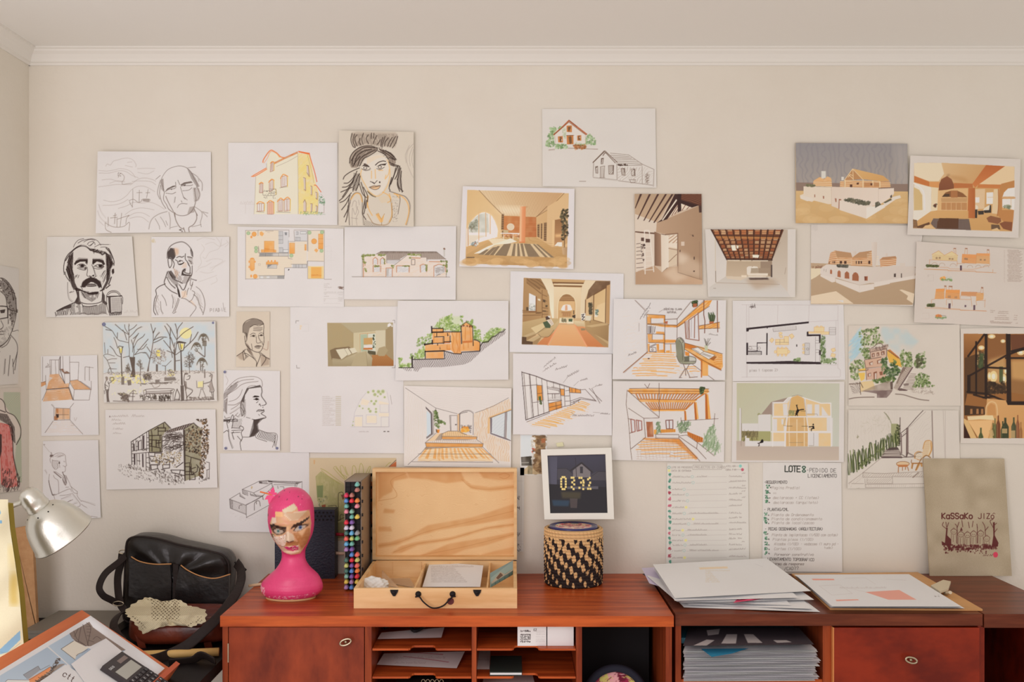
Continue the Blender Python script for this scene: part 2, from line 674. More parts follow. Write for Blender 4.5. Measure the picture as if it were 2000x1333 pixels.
# sailor's head with ships
d = Sheet((180,265,430,465),(191,296,412,297,413,453,187,456))
d.sk = 1.0
d.l("~8.5 45.5 20 46.2 30 44.5 37 43 47 45 53 49.5 56 54.5|9 49 22 49 35 46 44 47 52 52 60 55|18 40 20 37 24 38.5 28 33.5 35 31.5 40 30 48 29.5 54 32.5 57.5 38 57 41|43 39 48 40 53 41|46 35 52 34.5|13 58 24 57 34 60 43 60.5|8.5 67 20 65.5 30 64 40 64 50 64|23 62 33 59 40 60",.7,PE,.55)
d.l("~50 64.5 60 57 70 55.5 80 58 83 60|52 60 62 59 76 60 83 64|15 84 25 86 36 84 45 78 52 70 60 66 70 66.5 82 73|14 91 27 90.5 38 88 47 83|34 95 45 91.5 54 87 64 88 76 87 86 91 94 96|43 103 52 97 62 94.5 72 95 81 97|46 106 56 101 66 101 75 105.5|49 108 58 106 66 107 74 113",.7,PE,.6)
d.l("~7.5 98 10 105 15 111 20 113|8.5 90 12 100 18 108|9 111 15 117|59 43 70 42.5 82 43|60 48 72 50 81 46",.7,PE,.5)
d.l("~34 54.5 36 50 37.5 49 41.5 53 41 58 39 60 39.5 63.5 44 63 51 62",1,PE,.85)
d.b("330 480 375 480 375 555 330 555",6,.6,1,[(90,75,68)],.8)
d.l("~53 70 53 85 52 93|58 74.5 65 74|61.5 71 61.5 87|73 70 71 81|70 74.5 75 74|48 85 54 83 60 87 64 86 66 83 75 83 74 86 66 85|49 86 50 89 53 93",.9,(120,102,92),.8)
d.f("~66 82.5 75 83 74 86 66.5 85.5",(120,102,92),.5)
d.l("~17 113 18 122 25 126|17.5 114 26 118.5 34 119.5 42 118 48.5 113 48 124|21 106 21.5 118|30 101 29 115|24 107.5 33 106.5|27.5 104.5 32 103.5|38.5 101 36.5 119|32.5 108 32.5 119|33 109 48 104|44 115 45 108 48 104",1,(128,108,96),.8)
d.l("~94 74 93 69 90 60 92 53 98 45 106 41 115 39.5 123 42 129 48 133 56 137 64 134 70|91.5 57 93 72|125 42 135 41|83 57 89 52|130 49 137 54 139 60|139 56 143 62 143 72|88 60 85 74 88 83",1,(105,88,80),.75)
d.h("~123 41 129 47 135 56 140 66 137 68 129 56",60,1.3,.8,(96,80,72),.8,1.2)
d.h("~88 58 93 56 94 74 90 70",70,1.4,.8,(110,92,84),.7,1)
d.f("~95.5 72 98 69 105 65.5 109 65 108 66.5 100 69.5",(92,76,68),.85)
d.f("~115 64 120 61 129 59.5 131 61.5 122 63 116 65.5",(92,76,68),.8)
d.f("~102 70 104 69 104 71|118 65 122 63.5 121 66",(70,56,50),.9)
d.l("~95 73 100 70 107 69 109 66|116 66 120 65 128 65 131 64|108.5 60.5 109 65|111.5 58 114 64|115 67 117 74 119 80 121 83|108.5 80 107.5 87|116 85 117 87|111 94 113 90.5 117 88.5 124 89|96 75 104 76 109 74|118 72 126 71 130 68|119 80 124 84",1,(100,84,76),.85)
d.l("~94 74 93 83 97 90 100 96 107 101|96 79 100 88 106 99|133 68 134 76 135 83 133 92 129 99 124 103 117 104.5 110 103 107 100|137 68 140 76 138 83 134.5 85|89 65 88 76 91 87 96 95",1.3,(108,90,82),.8)
d.h("~131 68 140 69 139 82 133 87",75,1.6,.8,(118,100,90),.6,1)
d.h("~127 93 134 92 133 100 124 102",40,1.2,.8,(118,100,90),.7,1)
d.l("~107.5 101 109 110 114 119 119 122|136 102 136 109 132 116 126 120 126.5 126|119 120 121 126|133 96 137 104|107 102 108 106",2.2,(120,102,92),.75)
d.l("~98 99 88 102 80 107 76 113 74 122|134 93 142 99 143 105 141 113 142 119|143 99 151 101|100 100 102 110 101.5 122|89 106 93 112 96 119|102 120 111 118|130 119 142 116|144 100 150 106|82 108 87 117 88 122|96 111 98.5 117",1,(122,105,96),.75)
d.b("~114 122 118 122 118 125 114 125",5,.8,1.3,[(90,74,66)],.8)
put(d,'drawing','pencil sketch of a bald old man beside small ships at sea, top edge curling off','drawing',1,(5,0,1,4),extra=lambda u,v: .020 * (1 - v) ** 4 * np.clip(1 - 1.35 * u,0,1) ** 1.6)

# yellow town house
d = Sheet((440,270,670,450),(446,279,659,279,659,440,446,438))
d.sk = 1.0
d.f("~44 56 60 44 60 37 65 20 76 23 85 29 105 21 105 110 41.5 110",(226,214,186),.75)
d.f("~105 21.5 122 24 130 62 135 80 134 110 106 110",(232,206,138),.95,n=.35)
d.h("~105 21.5 122 24 130 62 135 80 134 110 106 110",-45,2.2,.9,(240,190,90),.5,1,.35)
d.l("~54.5 35 56 30 65 18 72 20 76 23 80 27 85 28.5",2.6,(226,118,58),.9)
d.l("~56 36 61 29 66 19.5 74 22 79 28",1.2,(232,150,80),.8)
d.f("~71 35 85 28 105 19 105 22 85 31 71 38",(228,128,66),.85,n=.3)
d.h("~71 35 85 28 105 19 105 22 85 31 71 38",70,2.2,.6,(130,70,40),.7)
d.f("1055 185 1220 215 1215 240 1060 205",(228,110,50),.95)
d.l("~121.5 22 124 32 129 48 132.5 63|129 68 132 69 138.5 78",2.2,(222,104,54),.9)
d.l("~38 55.5 44 54.5 60 45|40 54.5 59 43.5",2.4,(228,128,70),.9)
d.l("~44 56 43 85 41.5 110|105 21.5 105.5 110|119 24 126 52 128 65|60 37 60 44|74 41 90 34 104 26|135 80 134 110|138 81 142 85",.6,(150,130,110),.7)
for q in ("660 350 700 340 700 470 650 490","500 660 545 650 545 790 495 790","640 620 700 600 700 740 640 780","810 560 890 540 895 690 810 710","465 950 560 945 560 1055 465 1060","615 930 700 920 700 1100 615 1100","770 900 835 890 835 1055 770 1060","855 890 935 880 935 1050 855 1060"):
 d.f(q,(222,212,206),.9)
 d.l(q + " " + " ".join(q.split()[:2]),.9,(150,78,52),.8,0)
 x = [float(v) for v in q.split()]
 mx = (x[0] + x[2]) / 2
 for t in (.33,.66):
  d.l(f"{x[0]+(x[2]-x[0])*t} {x[1]} {x[0]+(x[2]-x[0])*t} {x[5]}",.7,(150,80,55),.8)
d.f("~61.5 94 70 93 70 110 61.5 110",(220,160,130),.7)
for q in ("655 365 680 340 710 355","490 665 520 640 548 655","630 640 670 595 705 615","800 585 840 525 905 555","455 950 500 920 560 940","605 940 650 905 705 935","755 920 800 870 845 900","850 895 900 855 940 890"):
 d.l(q,2.2,(230,142,60),.9)
d.l("~71 36 70.5 47|70.5 60 70.5 74|90.5 56 90 70|57 95 56.5 106|70.8 93 70.8 109|94.5 89 94 106|73.5 74 73.5 82",1.2,(236,190,80),.85)
d.l("~54.5 79 56 83 73 82 73.5 75|54.5 77 64 76|64 74 73.5 74|56 85 59 87|69 85 70 87.5|63 80 72 80|79 72 89.5 70.5|45 106.5 56 107.5|74.5 107 94 107.5",.8,(120,104,92),.8)
d.b("~55 74 73.5 74 73.5 87 55 87",40,.5,.9,[(100,86,74)],.6)
for q in ("1175 395 1200 400 1215 560 1180 500","1130 570 1160 580 1165 760 1140 740","1235 690 1255 700 1255 820 1235 820","1305 780 1330 790 1330 890 1310 870","1130 930 1150 890 1170 940 1170 1065 1130 1060","1235 950 1260 950 1255 1065 1235 1070","1310 980 1330 985 1325 1070 1310 1070"):
 d.f(q,(206,186,178),.9)
 d.l(q,.9,(120,80,62),.8,0)
d.b("~136 83 144 88 144 98 136 94",45,.8,1.5,[(112,150,112),(90,130,96)],.7)
d.t_("~108 106 144 108 144 111 108 111",70,3,-60,40,.8,[(120,150,108),(150,172,120)],.8)
d.l("~135 90 143 94 143 108 136 108",.8,(150,120,110),.7,0)
d.wr(215,945,400,40,(190,176,168),.6,.6)
d.l("~29.5 96 29.5 109|21.5 95 42 96",.6,(190,176,168),.6)
put(d,'drawing','coloured pencil drawing of a yellow town house with orange tiled roofs','drawing',0,(1,2,0,3))

# woman with a beehive hairdo
d = Sheet((650,240,820,450),(662,255,808,258,808,443,662,441),base=(208,193,176))
d.sk = 1.0
BK = (62,48,42)
d.f("~23 13 30 11 78 12 81 17 77 31 69 30 40 27.5 26 30 22.5 22",(168,148,130),.6,soft=2)
for q in ("240 130 225 210 250 290 280 305|270 140 250 230 280 300|300 150 270 200 300 290|340 190 330 240 350 275|440 150 415 200 440 260|380 130 360 200 375 270|545 160 520 210 500 260|590 210 570 250 550 270|620 180 600 240 595 290|650 170 630 230 610 290|690 190 650 240 640 290|740 180 700 240 680 295|780 170 740 240 710 300|805 170 780 250 740 310|480 130 475 200|510 130 505 190"):
 pass
d.l("~24 13 22.5 21 25 29 28 30.5|27 14 25 23 28 30|30 15 27 20 30 29|34 19 33 24 35 27.5|44 15 41.5 20 44 26|38 13 36 20 37.5 27|54.5 16 52 21 50 26|59 21 57 25 55 27|62 18 60 24 59.5 29|65 17 63 23 61 29|69 19 65 24 64 29|74 18 70 24 68 29.5|78 17 74 24 71 30|80.5 17 78 25 74 31|48 13 47.5 20|51 13 50.5 19",1.8,BK,.8)
d.h("~23 14 80 14 79 29 26 29",80,2.0,.9,(84,68,60),.5,2.5,.4)
d.f("~21 52 20.5 44 25 36 33 30 43 28.5 55 31 54 35 43 41 35 47 30 56 23 56",(150,130,114),.7)
d.l("~21 50 22 42 27 35 35 30 45 28.5 55 31|24 52 25 43 31 36 40 31 52 31|27 52 30 42 37 36 48 33|31 54 34 45 42 39 53 34|25 54 29 48 34 42|55 31 54 35 45 41 38 45 33 54|23 47 28 38",2,BK,.85)
d.h("~21.5 48 30 33 54 32 42 42 32 54 23 55",-45,2.2,1,BK,.6,2,.3)
d.f("~56 31 62 33 72 37 79 45 76 55 70 52 68 42 60 37",(130,110,96),.7)
d.l("~58 33 68 39 76 45|62 34 72 38 78 45|66 35 76 42|70 43 77 46|69 49 77 52 83 54|56 35 64 39 69 45|72 52 80 54.5",2.4,BK,.85)
d.b("~56 28 64 30 70 37 80 44 76 54 60 38",60,.5,1,[BK],.6)
d.f("~39 47 48 41 58 39 68 45 71 56 69 72 62 85 53 91 44 83 37 70 35 58",(218,204,190),.9)
d.l("~36 58 34.5 65 38 73 42 80 46 86 54 91 60 89 65 83 69 75 71 62 69 50 67 46",2.2,(228,178,110),.8)
d.h("~42 44 56 40 66 42 56 44 42 52",88,2.2,.8,(228,186,128),.6,1)
d.l("~48 60 48 69|52.5 58 53 69|65 70 69 64 70 58|65 69 66 65|62 59 57 59",2.4,(226,172,100),.7)
d.l("~53 52.5 57 49 62 47.5 65.5 48",2.2,BK,.95)
d.f("~36 54 39 51.5 43 52 46 55 44 55 40 53.5",BK,.95)
d.f("~54 54.5 59 51.5 66 50.5 67.5 49 65 53 60 52.5",BK,.95)
d.l("~36 57 40 59 45 58 46.5 56|54.5 57 59 58 64 55",1.2,BK,.85)
d.e(403,562,20,18,1.2,BK)
d.e(585,548,20,18,1.2,BK)
d.f("~37.5 51 40 50 44 53 42 53",(96,80,70),.8)
d.l("465 730 490 740 515 752 550 718|495 735 520 755",1.4,BK,.9)
d.b("575 732 590 732 590 745 575 745",4,1,1.2,[BK],1)
d.f("~45.5 80 51 78 59 77.8 57 81.5 53 83 49 82",(214,172,130),.9)
d.l("~45 80 51 78 54 78.5 59 77.8 57 81.5 53 83 49 82 45.5 80|46 80.3 53 79.5 58.5 78.3",1,(84,66,56),.85)
d.l("~43 85 48 90 53 92|44 86 50 91",2.6,(110,92,66),.8)
d.l("~44 91 43 100 45 108 49 115|70 88 72 96 68 99|43 90 43 105|62 86 69 90 72 95|73 100 73 115 70 123",2.6,(224,164,86),.7)
d.h("~56 92 70 90 70 98 60 100",60,2.4,1,(222,186,134),.6,1)
d.l("~43 113 47 120 51 125 60 127 68 126 73 119 74 110 72 95|60.5 127 60 119 54 113|60.5 120 64 113|60 119 56 112",1.3,(150,112,74),.8)
d.f("~53 114 57 112 60 119 64 113 62 123 59 124",(230,168,90),.7)
d.l("~33 63 29 72 26 80 25 85|34 66 32 76 29 84|30 60 24 74|35 74 38 84 40 94 38 105 37 113 41 120|33 76 37 88 42 93|38 80 43 90 43 98|26 70 18 83 12 92|25 74 15 90 8 97|24 80 10 86|33 56 22 61 15 66 13 70|28 65 20 74 14 75|26 72 18 79 12 80|23 87 15 96 9 99|21.5 90 17 100 11 108|20 94 19 106 14 117|19 103 18 115 16 123|40 95 40 106 38.5 113|42 96 41 106",2.2,BK,.85)
d.h("~26 62 34 64 33 76 29 85 24 83",-65,2.0,1.1,BK,.8,2)
d.l("~81 53 78 60 74 70 70 80 71 84|83 54 80 64 77 70|84 56 82 64 80 76 83 85|85 60 84 72 86 86|78 56 76 65 72 76|80 70 82 80 87 85|73 68 70 79",2.4,BK,.85)
d.h("~80 54 85 56 86 83 81 80 79 70",80,2,1.1,BK,.6,2)
d.l("~21.5 100 23 93 28 87 34 88 37 96 37 108 39 127|20 108 21.5 99|20.5 127 19.5 108|70 85 82 89 90 92 95 100 95 110 91 127|83 89 83.5 96 82.5 103 81 113",1.4,(96,80,70),.8)
d.l("~22.5 95 28 88 34 89 36.5 98|76 88 85 91 92 98 94.5 108 93 118 90.5 126|79 89 82 93",3,(228,168,92),.75)
d.l("~23.5 104 26 97 29 98 29 104 32 110 29 118 30 127|24.5 106 24 115 24 127|23 118 31 119|25 106 28 114 31 104|33 102 32 96",.8,PE,.8)
d.h("~40 120 60 128 70 128 69 129 39 129",125,2.2,.7,BK,.6,1)
d.b("~74 90 81 90 80 123 74 123",90,.4,.6,[BK],.5)
d.l("~100 26 93 35 92 48 96 60 100 68|99 30 95 42 96 54|95 28 90 40 91 50|100 33 98 45 100 56",.8,PE,.6)
put(d,'drawing','tan paper charcoal portrait of a woman with beehive hair and orange highlights','drawing',2,(2,3,2,1))

# furnished floor plan
d = Sheet((455,435,685,605),(464,443,671,447,672,600,464,599))
FL = (228,208,182)
d.f("~19.5 12 70 12 70 47 85 47 85 55 90 59 90 69 79 69 79 86 19.5 86",FL,.75)
d.f("~114.5 12 140 12 140 60 114.5 59|86.5 30 113 29 113 64 90 64 86 55",FL,.65)
d.h("~19.5 12 70 12 70 47 85 47 85 55 90 59 90 69 79 69 79 86 19.5 86|114.5 12 140 12 140 60 114.5 59|86.5 30 113 29 113 64 90 64 86 55",0,2.2,.5,(205,182,152),.6)
d.f("~70 14 86 14 85 47 70 47|94.5 13 113 13 113 29 95 29",(204,198,196),.8)
d.l("~19.5 12 19.5 87|19.5 12 39 12 39 11.5 86 11.5 86 22|38.5 12 38.5 20|93.5 11.5 114 11.5 114 43|93.5 13 94.5 28 113 28.5|115 12 140 12 140 87 151 87|115 44 115 12|19.5 86.5 39 86.5|39 81.5 79 81.5 79 69.5 90 69 113 69 114 59 139 59.5|85 28 85 55 91 56|89 64 112.5 64|114.5 59 114.5 86 139 86|39 38 39 46.5 85 46.5|40 51.5 85 51.5|39 36 40.5 46|86.5 29 95 29|50 13 62 13",1,(128,112,104),.8,0)
for q in ("480 285 630 285 630 455 480 455","435 415 480 415 480 455 435 455","630 420 660 420 660 455 630 455","865 315 945 315 945 475 865 475","1310 175 1380 175 1380 405 1310 405","262 560 330 560 330 720 262 720","510 605 690 605 690 640 510 640","1198 685 1355 685 1355 850 1198 850","1100 335 1125 335 1125 425 1100 425"):
 d.f(q,(232,168,100),.95,c2=(226,150,72),n=.2)
 d.l(q + " " + " ".join(q.split()[:2]),.7,(196,118,52),.8,0)
d.f("~115 67 139 67 139 86 115 86",(236,196,128),.8)
d.f("1198 685 1355 685 1355 850 1198 850",(232,168,92),.95)
d.l("~120 80 135.5 81|120 81.5 130 80|49 42 63 42|48 40 56 40.5|131 25 138 25|131 32.5 138 32.5|51 64 51.5 67|69 64 68 66",.8,(190,110,50),.8)
for c in ((325,178,34),(1243,288,40),(342,825,32)):
 d.e(c[0],c[1],c[2],c[2],0,(230,160,88),.95)
 d.e(c[0],c[1],c[2],c[2],.8,(200,120,54),.8)
for c in ((283,222,16,20),(542,592,12,16),(592,590,12,14),(645,590,12,16),(248,600,9,20),(248,680,9,20),(340,600,9,16),(295,550,30,10),(295,732,26,10),(280,820,14,22)):
 d.e(c[0],c[1],c[2],c[3],0,(228,150,76),.95)
d.f("410 150 440 135 478 170 450 212 412 190|1243 425 1275 395 1310 425 1280 462",(230,166,100),.95)
for c in ((237,163,26),(355,390,26),(355,440,25),(1172,155,27),(1365,148,27),(1357,433,26),(895,506,27)):
 d.e(c[0],c[1],c[2],c[2],0,(176,192,152),.95)
 d.e(c[0],c[1],c[2],c[2],1,(130,156,112),.8)
 d.e(c[0],c[1],c[2] * .5,c[2] * .5,.7,(140,164,120),.7)
for q in ("700 135 765 135 765 320 700 320","705 385 765 385 765 455 705 455","405 470 850 470 850 515 405 515","525 645 672 640 672 702 525 702","918 640 1128 640 1128 694 918 694","405 815 785 812 785 860 405 860","1030 135 1125 135 1125 175 1030 175","955 225 1030 225 1030 280 955 280","768 415 850 415 850 460 768 460","970 140 1000 140 1000 185 970 185"):
 d.f(q,(172,168,166),.85,c2=(196,190,188),ang=20,n=.3)
 d.l(q,.8,(110,104,102),.7,0)
d.h("405 470 600 470 600 515 405 515|680 815 785 812 785 860 680 860",0,1.3,.8,(96,92,92),.7)
d.f("~53 64.5 60 64.5 53 69.5|79 15 83 15 82.5 19.5 80 19.5",(112,110,112),.7)
d.f("420 825 465 825 465 855 420 855|515 825 560 825 560 850 515 850|775 422 845 420 845 452 775 452|1040 145 1118 145 1118 170 1040 170",(218,212,208),.9)
d.l("~70 20 76.5 20|70 26.2 76.5 26.2|50 47 50 51.5|61 47 61 51.5|70 47 70 51.5|96.5 64 96.5 69.4|101 64 101 69.4|106 64 106 69.4",.7,(96,90,90),.7)
d.l("~39 63 42 63 42 65.5 39 65.5 39 63|53 15 56.5 15.5",.6,PE,.7,0)
d.b("~84 71.2 85.8 71.2 85.8 73 84 73|91 20 94.5 20 94.5 22 91 22",5,.7,1,[K],.8)
d.l("~143 25.5 153 25.5|141 37 150 37 150 56|143 44 153 44|145 58 155 58",.5,(200,190,184),.7)
for y,x2 in ((945,1480),(975,1450),(1000,1510),(1035,1430),(1072,1580),(1100,1440),(1135,1470),(1180,1420),(1205,1410)):
 d.wr(1395,y,x2,14,(160,148,140),.5,.6)
d.l("~139 108.5 169 109|139 116.5 169 117|139 124 164 124",.5,(186,174,166),.7)
d.wr(1600,1072,1690,12,(160,148,140),.5,.6)
for y in (1110,1155,1180,1205):
 d.wr(1615,y,1680,12,(160,148,140),.5,.5)
d.t_("~163 98 169 98 169 102 163 102",22,5,0,8,.8,[(110,84,72)],.7)
put(d,'plan','white sheet with furnished flat plan in orange, grey and green','floor plan',0,(1,3,0,2))

# long farmhouse elevation
d = Sheet((665,435,900,595),(673,444,891,442,890,586,672,585))
d.sk = 1.0
d.f("~34.5 54 39 52 75 52 75.5 66 88 69 110 52 130 52 131 57 140 57 140 63 172 62 172.5 89 36 88.5",(222,204,190),.8)
d.h("~37 56 75 56 75.5 68 90 69 110 54 130 57 140 63 172 65 172.5 88.5 37 88",-12,3.2,1,(222,186,152),.55,2.5,.45)
d.f("~58 51.5 66 47 156 47.5 172 60 140 60 140 57 131 57 130 51.5 110 51.5 96 60 75.5 60 75 52",(188,168,154),.85)
d.h("~58 51.5 66 47 156 47.5 172 60 140 60 140 57 131 57 130 51.5 110 51.5 96 60 75.5 60 75 52",88,2.0,1,(110,92,82),.85,.8)
d.h("~65 47 156 47.5 160 50 64 50",88,1.4,.8,(92,76,66),.6,1)
d.f("~75.5 62 98 61 88 68 75.5 66",(206,198,196),.8)
d.h("~75.5 60 98 60 88 68 75.5 66",-10,2.4,.9,(170,160,156),.6,2)
d.l("~19 88.5 178 89|36 52 36 88.5|58 51.5 66 47 156 47.5 172 60|75 50.5 75.5 66|88 69 110 52|75.5 60.5 97 60.5|172.5 62 172 89|131 52 131.2 57|140.5 57 140.5 63",.9,(110,94,84),.8,0)
d.f("~167.5 42 170 42 170 56 168 55",(192,182,172),.9)
d.b("1675 415 1702 415 1702 435 1675 435",5,1,1.4,[(130,96,80)],.9)
BR = (190,128,92)
for q in ("530 680 530 600 565 568 605 600 605 680","650 680 650 600 685 568 722 600 722 680","535 805 535 710 660 710 655 805","915 810 915 705 1125 705 1120 810","1305 810 1300 700 1350 680 1410 700 1405 805","740 880 740 740 845 740 845 880","1520 885 1520 710 1600 680 1700 700 1710 800"):
 d.f(q,(214,208,206),.9)
 d.h(q,-30,2.6,.8,(168,160,156),.6,1.5,.4)
 d.l(q,1.7,BR,.85,0)
d.l("~115.5 69 115.5 60 121 60 121 69 115.5 69",1.2,(110,92,84),.8,0)
d.h("~153 72.5 169 72.5 169 83 156 87",0,3,2,(124,110,102),.6,2.5,.35)
d.f("~75 75 79 75 78 87 74.5 87",(176,168,160),.7)
d.l("~37.5 64 37.5 72|37.5 74.5 37.5 88.5|40 64 40 70|144.5 63.5 161 64|116 57.5 130 58",2,BR,.8)
GRN = [(128,134,72),(104,112,58),(150,152,92)]
for q,n in (("345 520 560 515 560 540 345 550",60),("345 540 390 540 390 620 350 600",25),("600 515 740 520 740 545 600 540",35),("1090 510 1310 515 1310 545 1090 530",50),("360 620 420 630 410 680 370 660",18),("530 695 635 700 630 720 535 730",25),("810 690 870 695 865 750 845 740",18),("1010 700 1125 700 1125 718 1010 715",25),("1380 680 1415 690 1410 800 1390 790",24),("1620 620 1735 625 1735 645 1620 640",24),("1715 640 1740 640 1735 840 1720 840",30),("1650 680 1720 690 1720 720 1660 700",14),("1120 565 1160 570 1155 585 1120 580",8),("395 740 425 740 425 810 405 800",16),("700 580 722 600 722 670 708 660",14)):
 d.b(q,n,.7,1.4,GRN,.85)
put(d,'drawing','coloured pencil elevation of a long low farmhouse with dark roof and chimney','drawing',0,(1,1,4,3))

# ink portrait, bearded man with microphone
d = Sheet((85,455,275,625),(92,463,258,462,270,618,90,620),base=PC)
d.sk = 1.6
IK = (44,30,27)
d.l("~46 22 49 16 54 11 62 9|53 16 60 12 69 10 76 9.5 83 12.5 88 19|62 14 70 10.5 79 11.5|67 18 70 14.5 77 14 72 20 69 19.5|72 19 78 15 79 18.5|86 18 100 18|88 22 96 22 100 25 103 32|78 22 86 18",1,IK,.85)
d.l("~32 64 31 54 33 42 38 33 45 27 52 21.5 58 19|34 43 40 34 47 26 56 21 64 21 70 25|33 60 35 67 40 74|100 24 104 32 108 43 108 50|96 23 102 30 107 40",1.8,IK,.9)
d.l("~68 23 72 26 79 25|70 24.5 73 27.5|76 25 79 29 83 26|83 27 86 31 90 29|87 30 90 34 94 31|75 27 78 30|80 27 83 30|93 30 98 33",2,IK,.9)
d.h("~70 23 96 29 98 33 88 33 70 27",-50,1.6,1,IK,.8,2)
d.f("~40 36 45 29 45.5 40 44 48 44.5 57 47 65 48 76 53 86 50 89 44 83 41 72 38 64 35 56 37 50",IK,.55)
d.h("~34.5 56 40 35 46 29 45 56 48 76 52 86 46 88 40 74",75,1.7,1.2,IK,.85,2.5)
d.l("~37 46 40 36|39 48 44 35|36 52 39 56 40 64|41 48 43 56 46 64|35 56 38 64 40 70|39 56 41 68|42 64 44 74",2.4,IK,.9)
d.f("~96 30 101 34 105 43 107.5 47 105 50 102 56 101 70 99 78 94 86 90 87 96 76 98 65 97.5 54 96 42",IK,.55)
d.h("~95 31 103 34 107.5 48 103 56 102 70 93 86 90 86 97 72",80,1.7,1.3,IK,.85,2.5)
d.f("~105 56 108 55 108.5 61 106 64 104.5 60",IK,.9)
d.l("~99 36 98 48 100 64|101 38 103 48|98 56 97 72|105 44 102 54|102 80 96 85|104 68 100 79",2.6,IK,.9)
d.h("~46 40 48 42 47 43|90 60 98 56 96 70 90 80",-60,3,.8,IK,.6,1)
d.l("~50 65 48 70|52 64 50.5 68|54.5 65 53 69|94 58 90 65 88 68|96 64 92 76",1.1,IK,.8)
# brows, eyes
d.f("~47 47 50 43 56 40.5 68 40.5 67.5 47 64 44 56 44.5 51 47 48 50",IK,.9)
d.f("~75 40.5 86 40.5 92 42.5 94.5 48 92 50 89 46 82 44 78 47 75.5 47",IK,.9)
d.f("~65 43 68 43 67 49 64 46|75 43 79 44 77 49 74.5 48",IK,.7)
d.h("~54 38 68 39 67 42 48 44|75 39 90 39.5 93 43 76 42",85,1.5,.8,IK,.6,2)
d.l("~52 50 56 48 61 48 65 51|53 52 57 54 62 54|52 54 57 56 64 57 66 54|77 52 83 49 89 49 93 52|77 54 83 55.5 90 55|80 51 85 53 92 53",1.2,IK,.9)
d.f("~54 49 60 47.5 64 50 62 53 56 52.5",IK,.55)
d.e(595,508,25,22,0,IK,.95)
d.f("~84 49 90 48 93 52 90 54 85 52.5",IK,.6)
d.e(870,505,26,22,0,IK,.95)
d.f("~63.5 52 66.5 53 65 56 62 56",IK,.7)
# nose, moustache, mouth, chin
d.l("~67 53 67.5 58 66.5 65 69 67|74 49 77 56 79 64 80 67 77 69|70 66 72 68 74 66.5 77 65",1.3,IK,.85)
d.f("~75 65 77.5 64 78 67 75.5 67|70.5 65.5 72.5 66 72 68",IK,.8)
d.f("~58 83 59 77 65 71 73 68 81 70 87 75 89.5 82 85 85 82 79 77 76 72 75.5 67 79 64 83 61 84",IK,.85)
d.h("~57.5 83 60 74 72 67 88 74 89.5 85 83 82 74 74 64 84",60,1.5,1,IK,.7,2)
d.l("~66 80 72 78.5 78 79 80 81|67 81.5 74 82 80 81.5",1.8,IK,.9)
d.h("~69 78.5 79 78.5 78 82.5 68 82",90,1.6,1,IK,.8)
d.f("~62 89 70 92 78 90.5 85 90 83 94 76 95 69 94.5",IK,.9)
d.f("~51 84 56 86 64 90 70 92 64 92 57 89 50 90 48 86|86 89 92 85 94 87 90 89 87 90",IK,.85)
d.h("~56 88 86 92 83 100 74 106 60 98",92,1.7,1,IK,.75,1.5,.3)
d.l("~54 89 54.5 99 56 106|50 88 52 96 51 106|90.5 88 90 99 89 106|59 91 64 100|57 82 60 87|88 79 89 85",1.3,IK,.85)
d.f("~50 90 54.5 90 55 106 59 109 53 110 47 107 52 98|90 89 94 96 94 104 98 108 96 111 90 107",IK,.75)
# collar and shoulders
d.l("~56 106 64 108.5 74 109 84 107.5 89 105.5|60 112 70 113 82 111|47 107 38 111 29 115 20 120|18 122 20 127|59 109 61 113",1.6,IK,.9)
d.h("~59 113 70 113.5 83 111.5 90 107.5 96 111 97 124 78 126 60 125",92,2.0,1,IK,.8,1)
d.h("~20 120 38 111 47 107 56 109 59 125 20 127",95,2.8,1.4,IK,.85,2.5,.3)
d.f("~29 115 38 111 43 110 42 115 33 117 20 121",IK,.7)
d.l("~55 125 62 123 68 125.5 75 124 83 125.5 90 122 98 125|37 76 37 90 39 101 44 106|43 90 40 92 47 90",.9,IK,.7)
# microphone
d.l("~97 96 99 92 104 89 111 89 116 92 119 97|99 95 104 91.5 111 91 116 94.5|97 98.5 108 98 120 96.5|102 98.5 103 122 110 121.5 119 121 119.5 100|97 96 97 110 100 122|119 96 121.5 100 121 109",1.2,IK,.85)
d.f("990 985 1025 985 1035 1230 1005 1220",IK,.75)
d.l("975 975 1200 970",2.2,IK,.9)
d.h("~103.5 100 119 99 118.5 120.5 104 121",0,2.2,.5,IK,.5)
d.h("~103.5 100 119 99 118.5 120.5 104 121",90,2.2,.5,IK,.5)
d.h("~100 122 121 120.5 119 126 101 127",100,3,2,IK,.9,1.5)
d.wr(1240,1225,1460,40,(176,162,152),.6,.6)
put(d,'drawing','black ink portrait of a bearded man in a turtleneck beside a microphone','drawing',0,(2,3,5,2))

# smoker
d = Sheet((265,450,455,625),(296,463,448,463,448,619,296,620))
d.sk = 1.0
d.l("~47 42 47.5 33 51 25 58 20 68 17.5 75 20 81 26 84.5 33 85 40",1.3,(70,56,50),.85)
d.f("~47.5 33 52 26.5 58 29 59 40 56 44 52 40 48 42",(58,44,40),.6)
d.h("~47.5 33 52 26 58 27 60 38 56 44 48 42",75,1.6,1.1,(46,34,30),.85,2)
d.h("~82 26 85 33 85 40 83 38 81 30",70,1.4,1,(46,34,30),.85,1)
d.f("~57 26 64 28 64 35 60 39",(216,170,134),.7,soft=2)
d.l("~61 41 65 39 69 40 72 38.5|77 39.5 81 40 84 41|74 35 74 43 77 47 80 53|59 44 62 46 64 51 68 51 72 48|64 47 66 45 70 46|79 45 82 47 83 50",1.6,(62,48,42),.9)
d.f("640 500 680 495 725 475 715 495 670 515|650 460 670 455 670 472 650 472",(52,40,36),.85)
d.h("~77 40 85 41 85 52 80 50",60,1.8,.8,(110,94,86),.6,1)
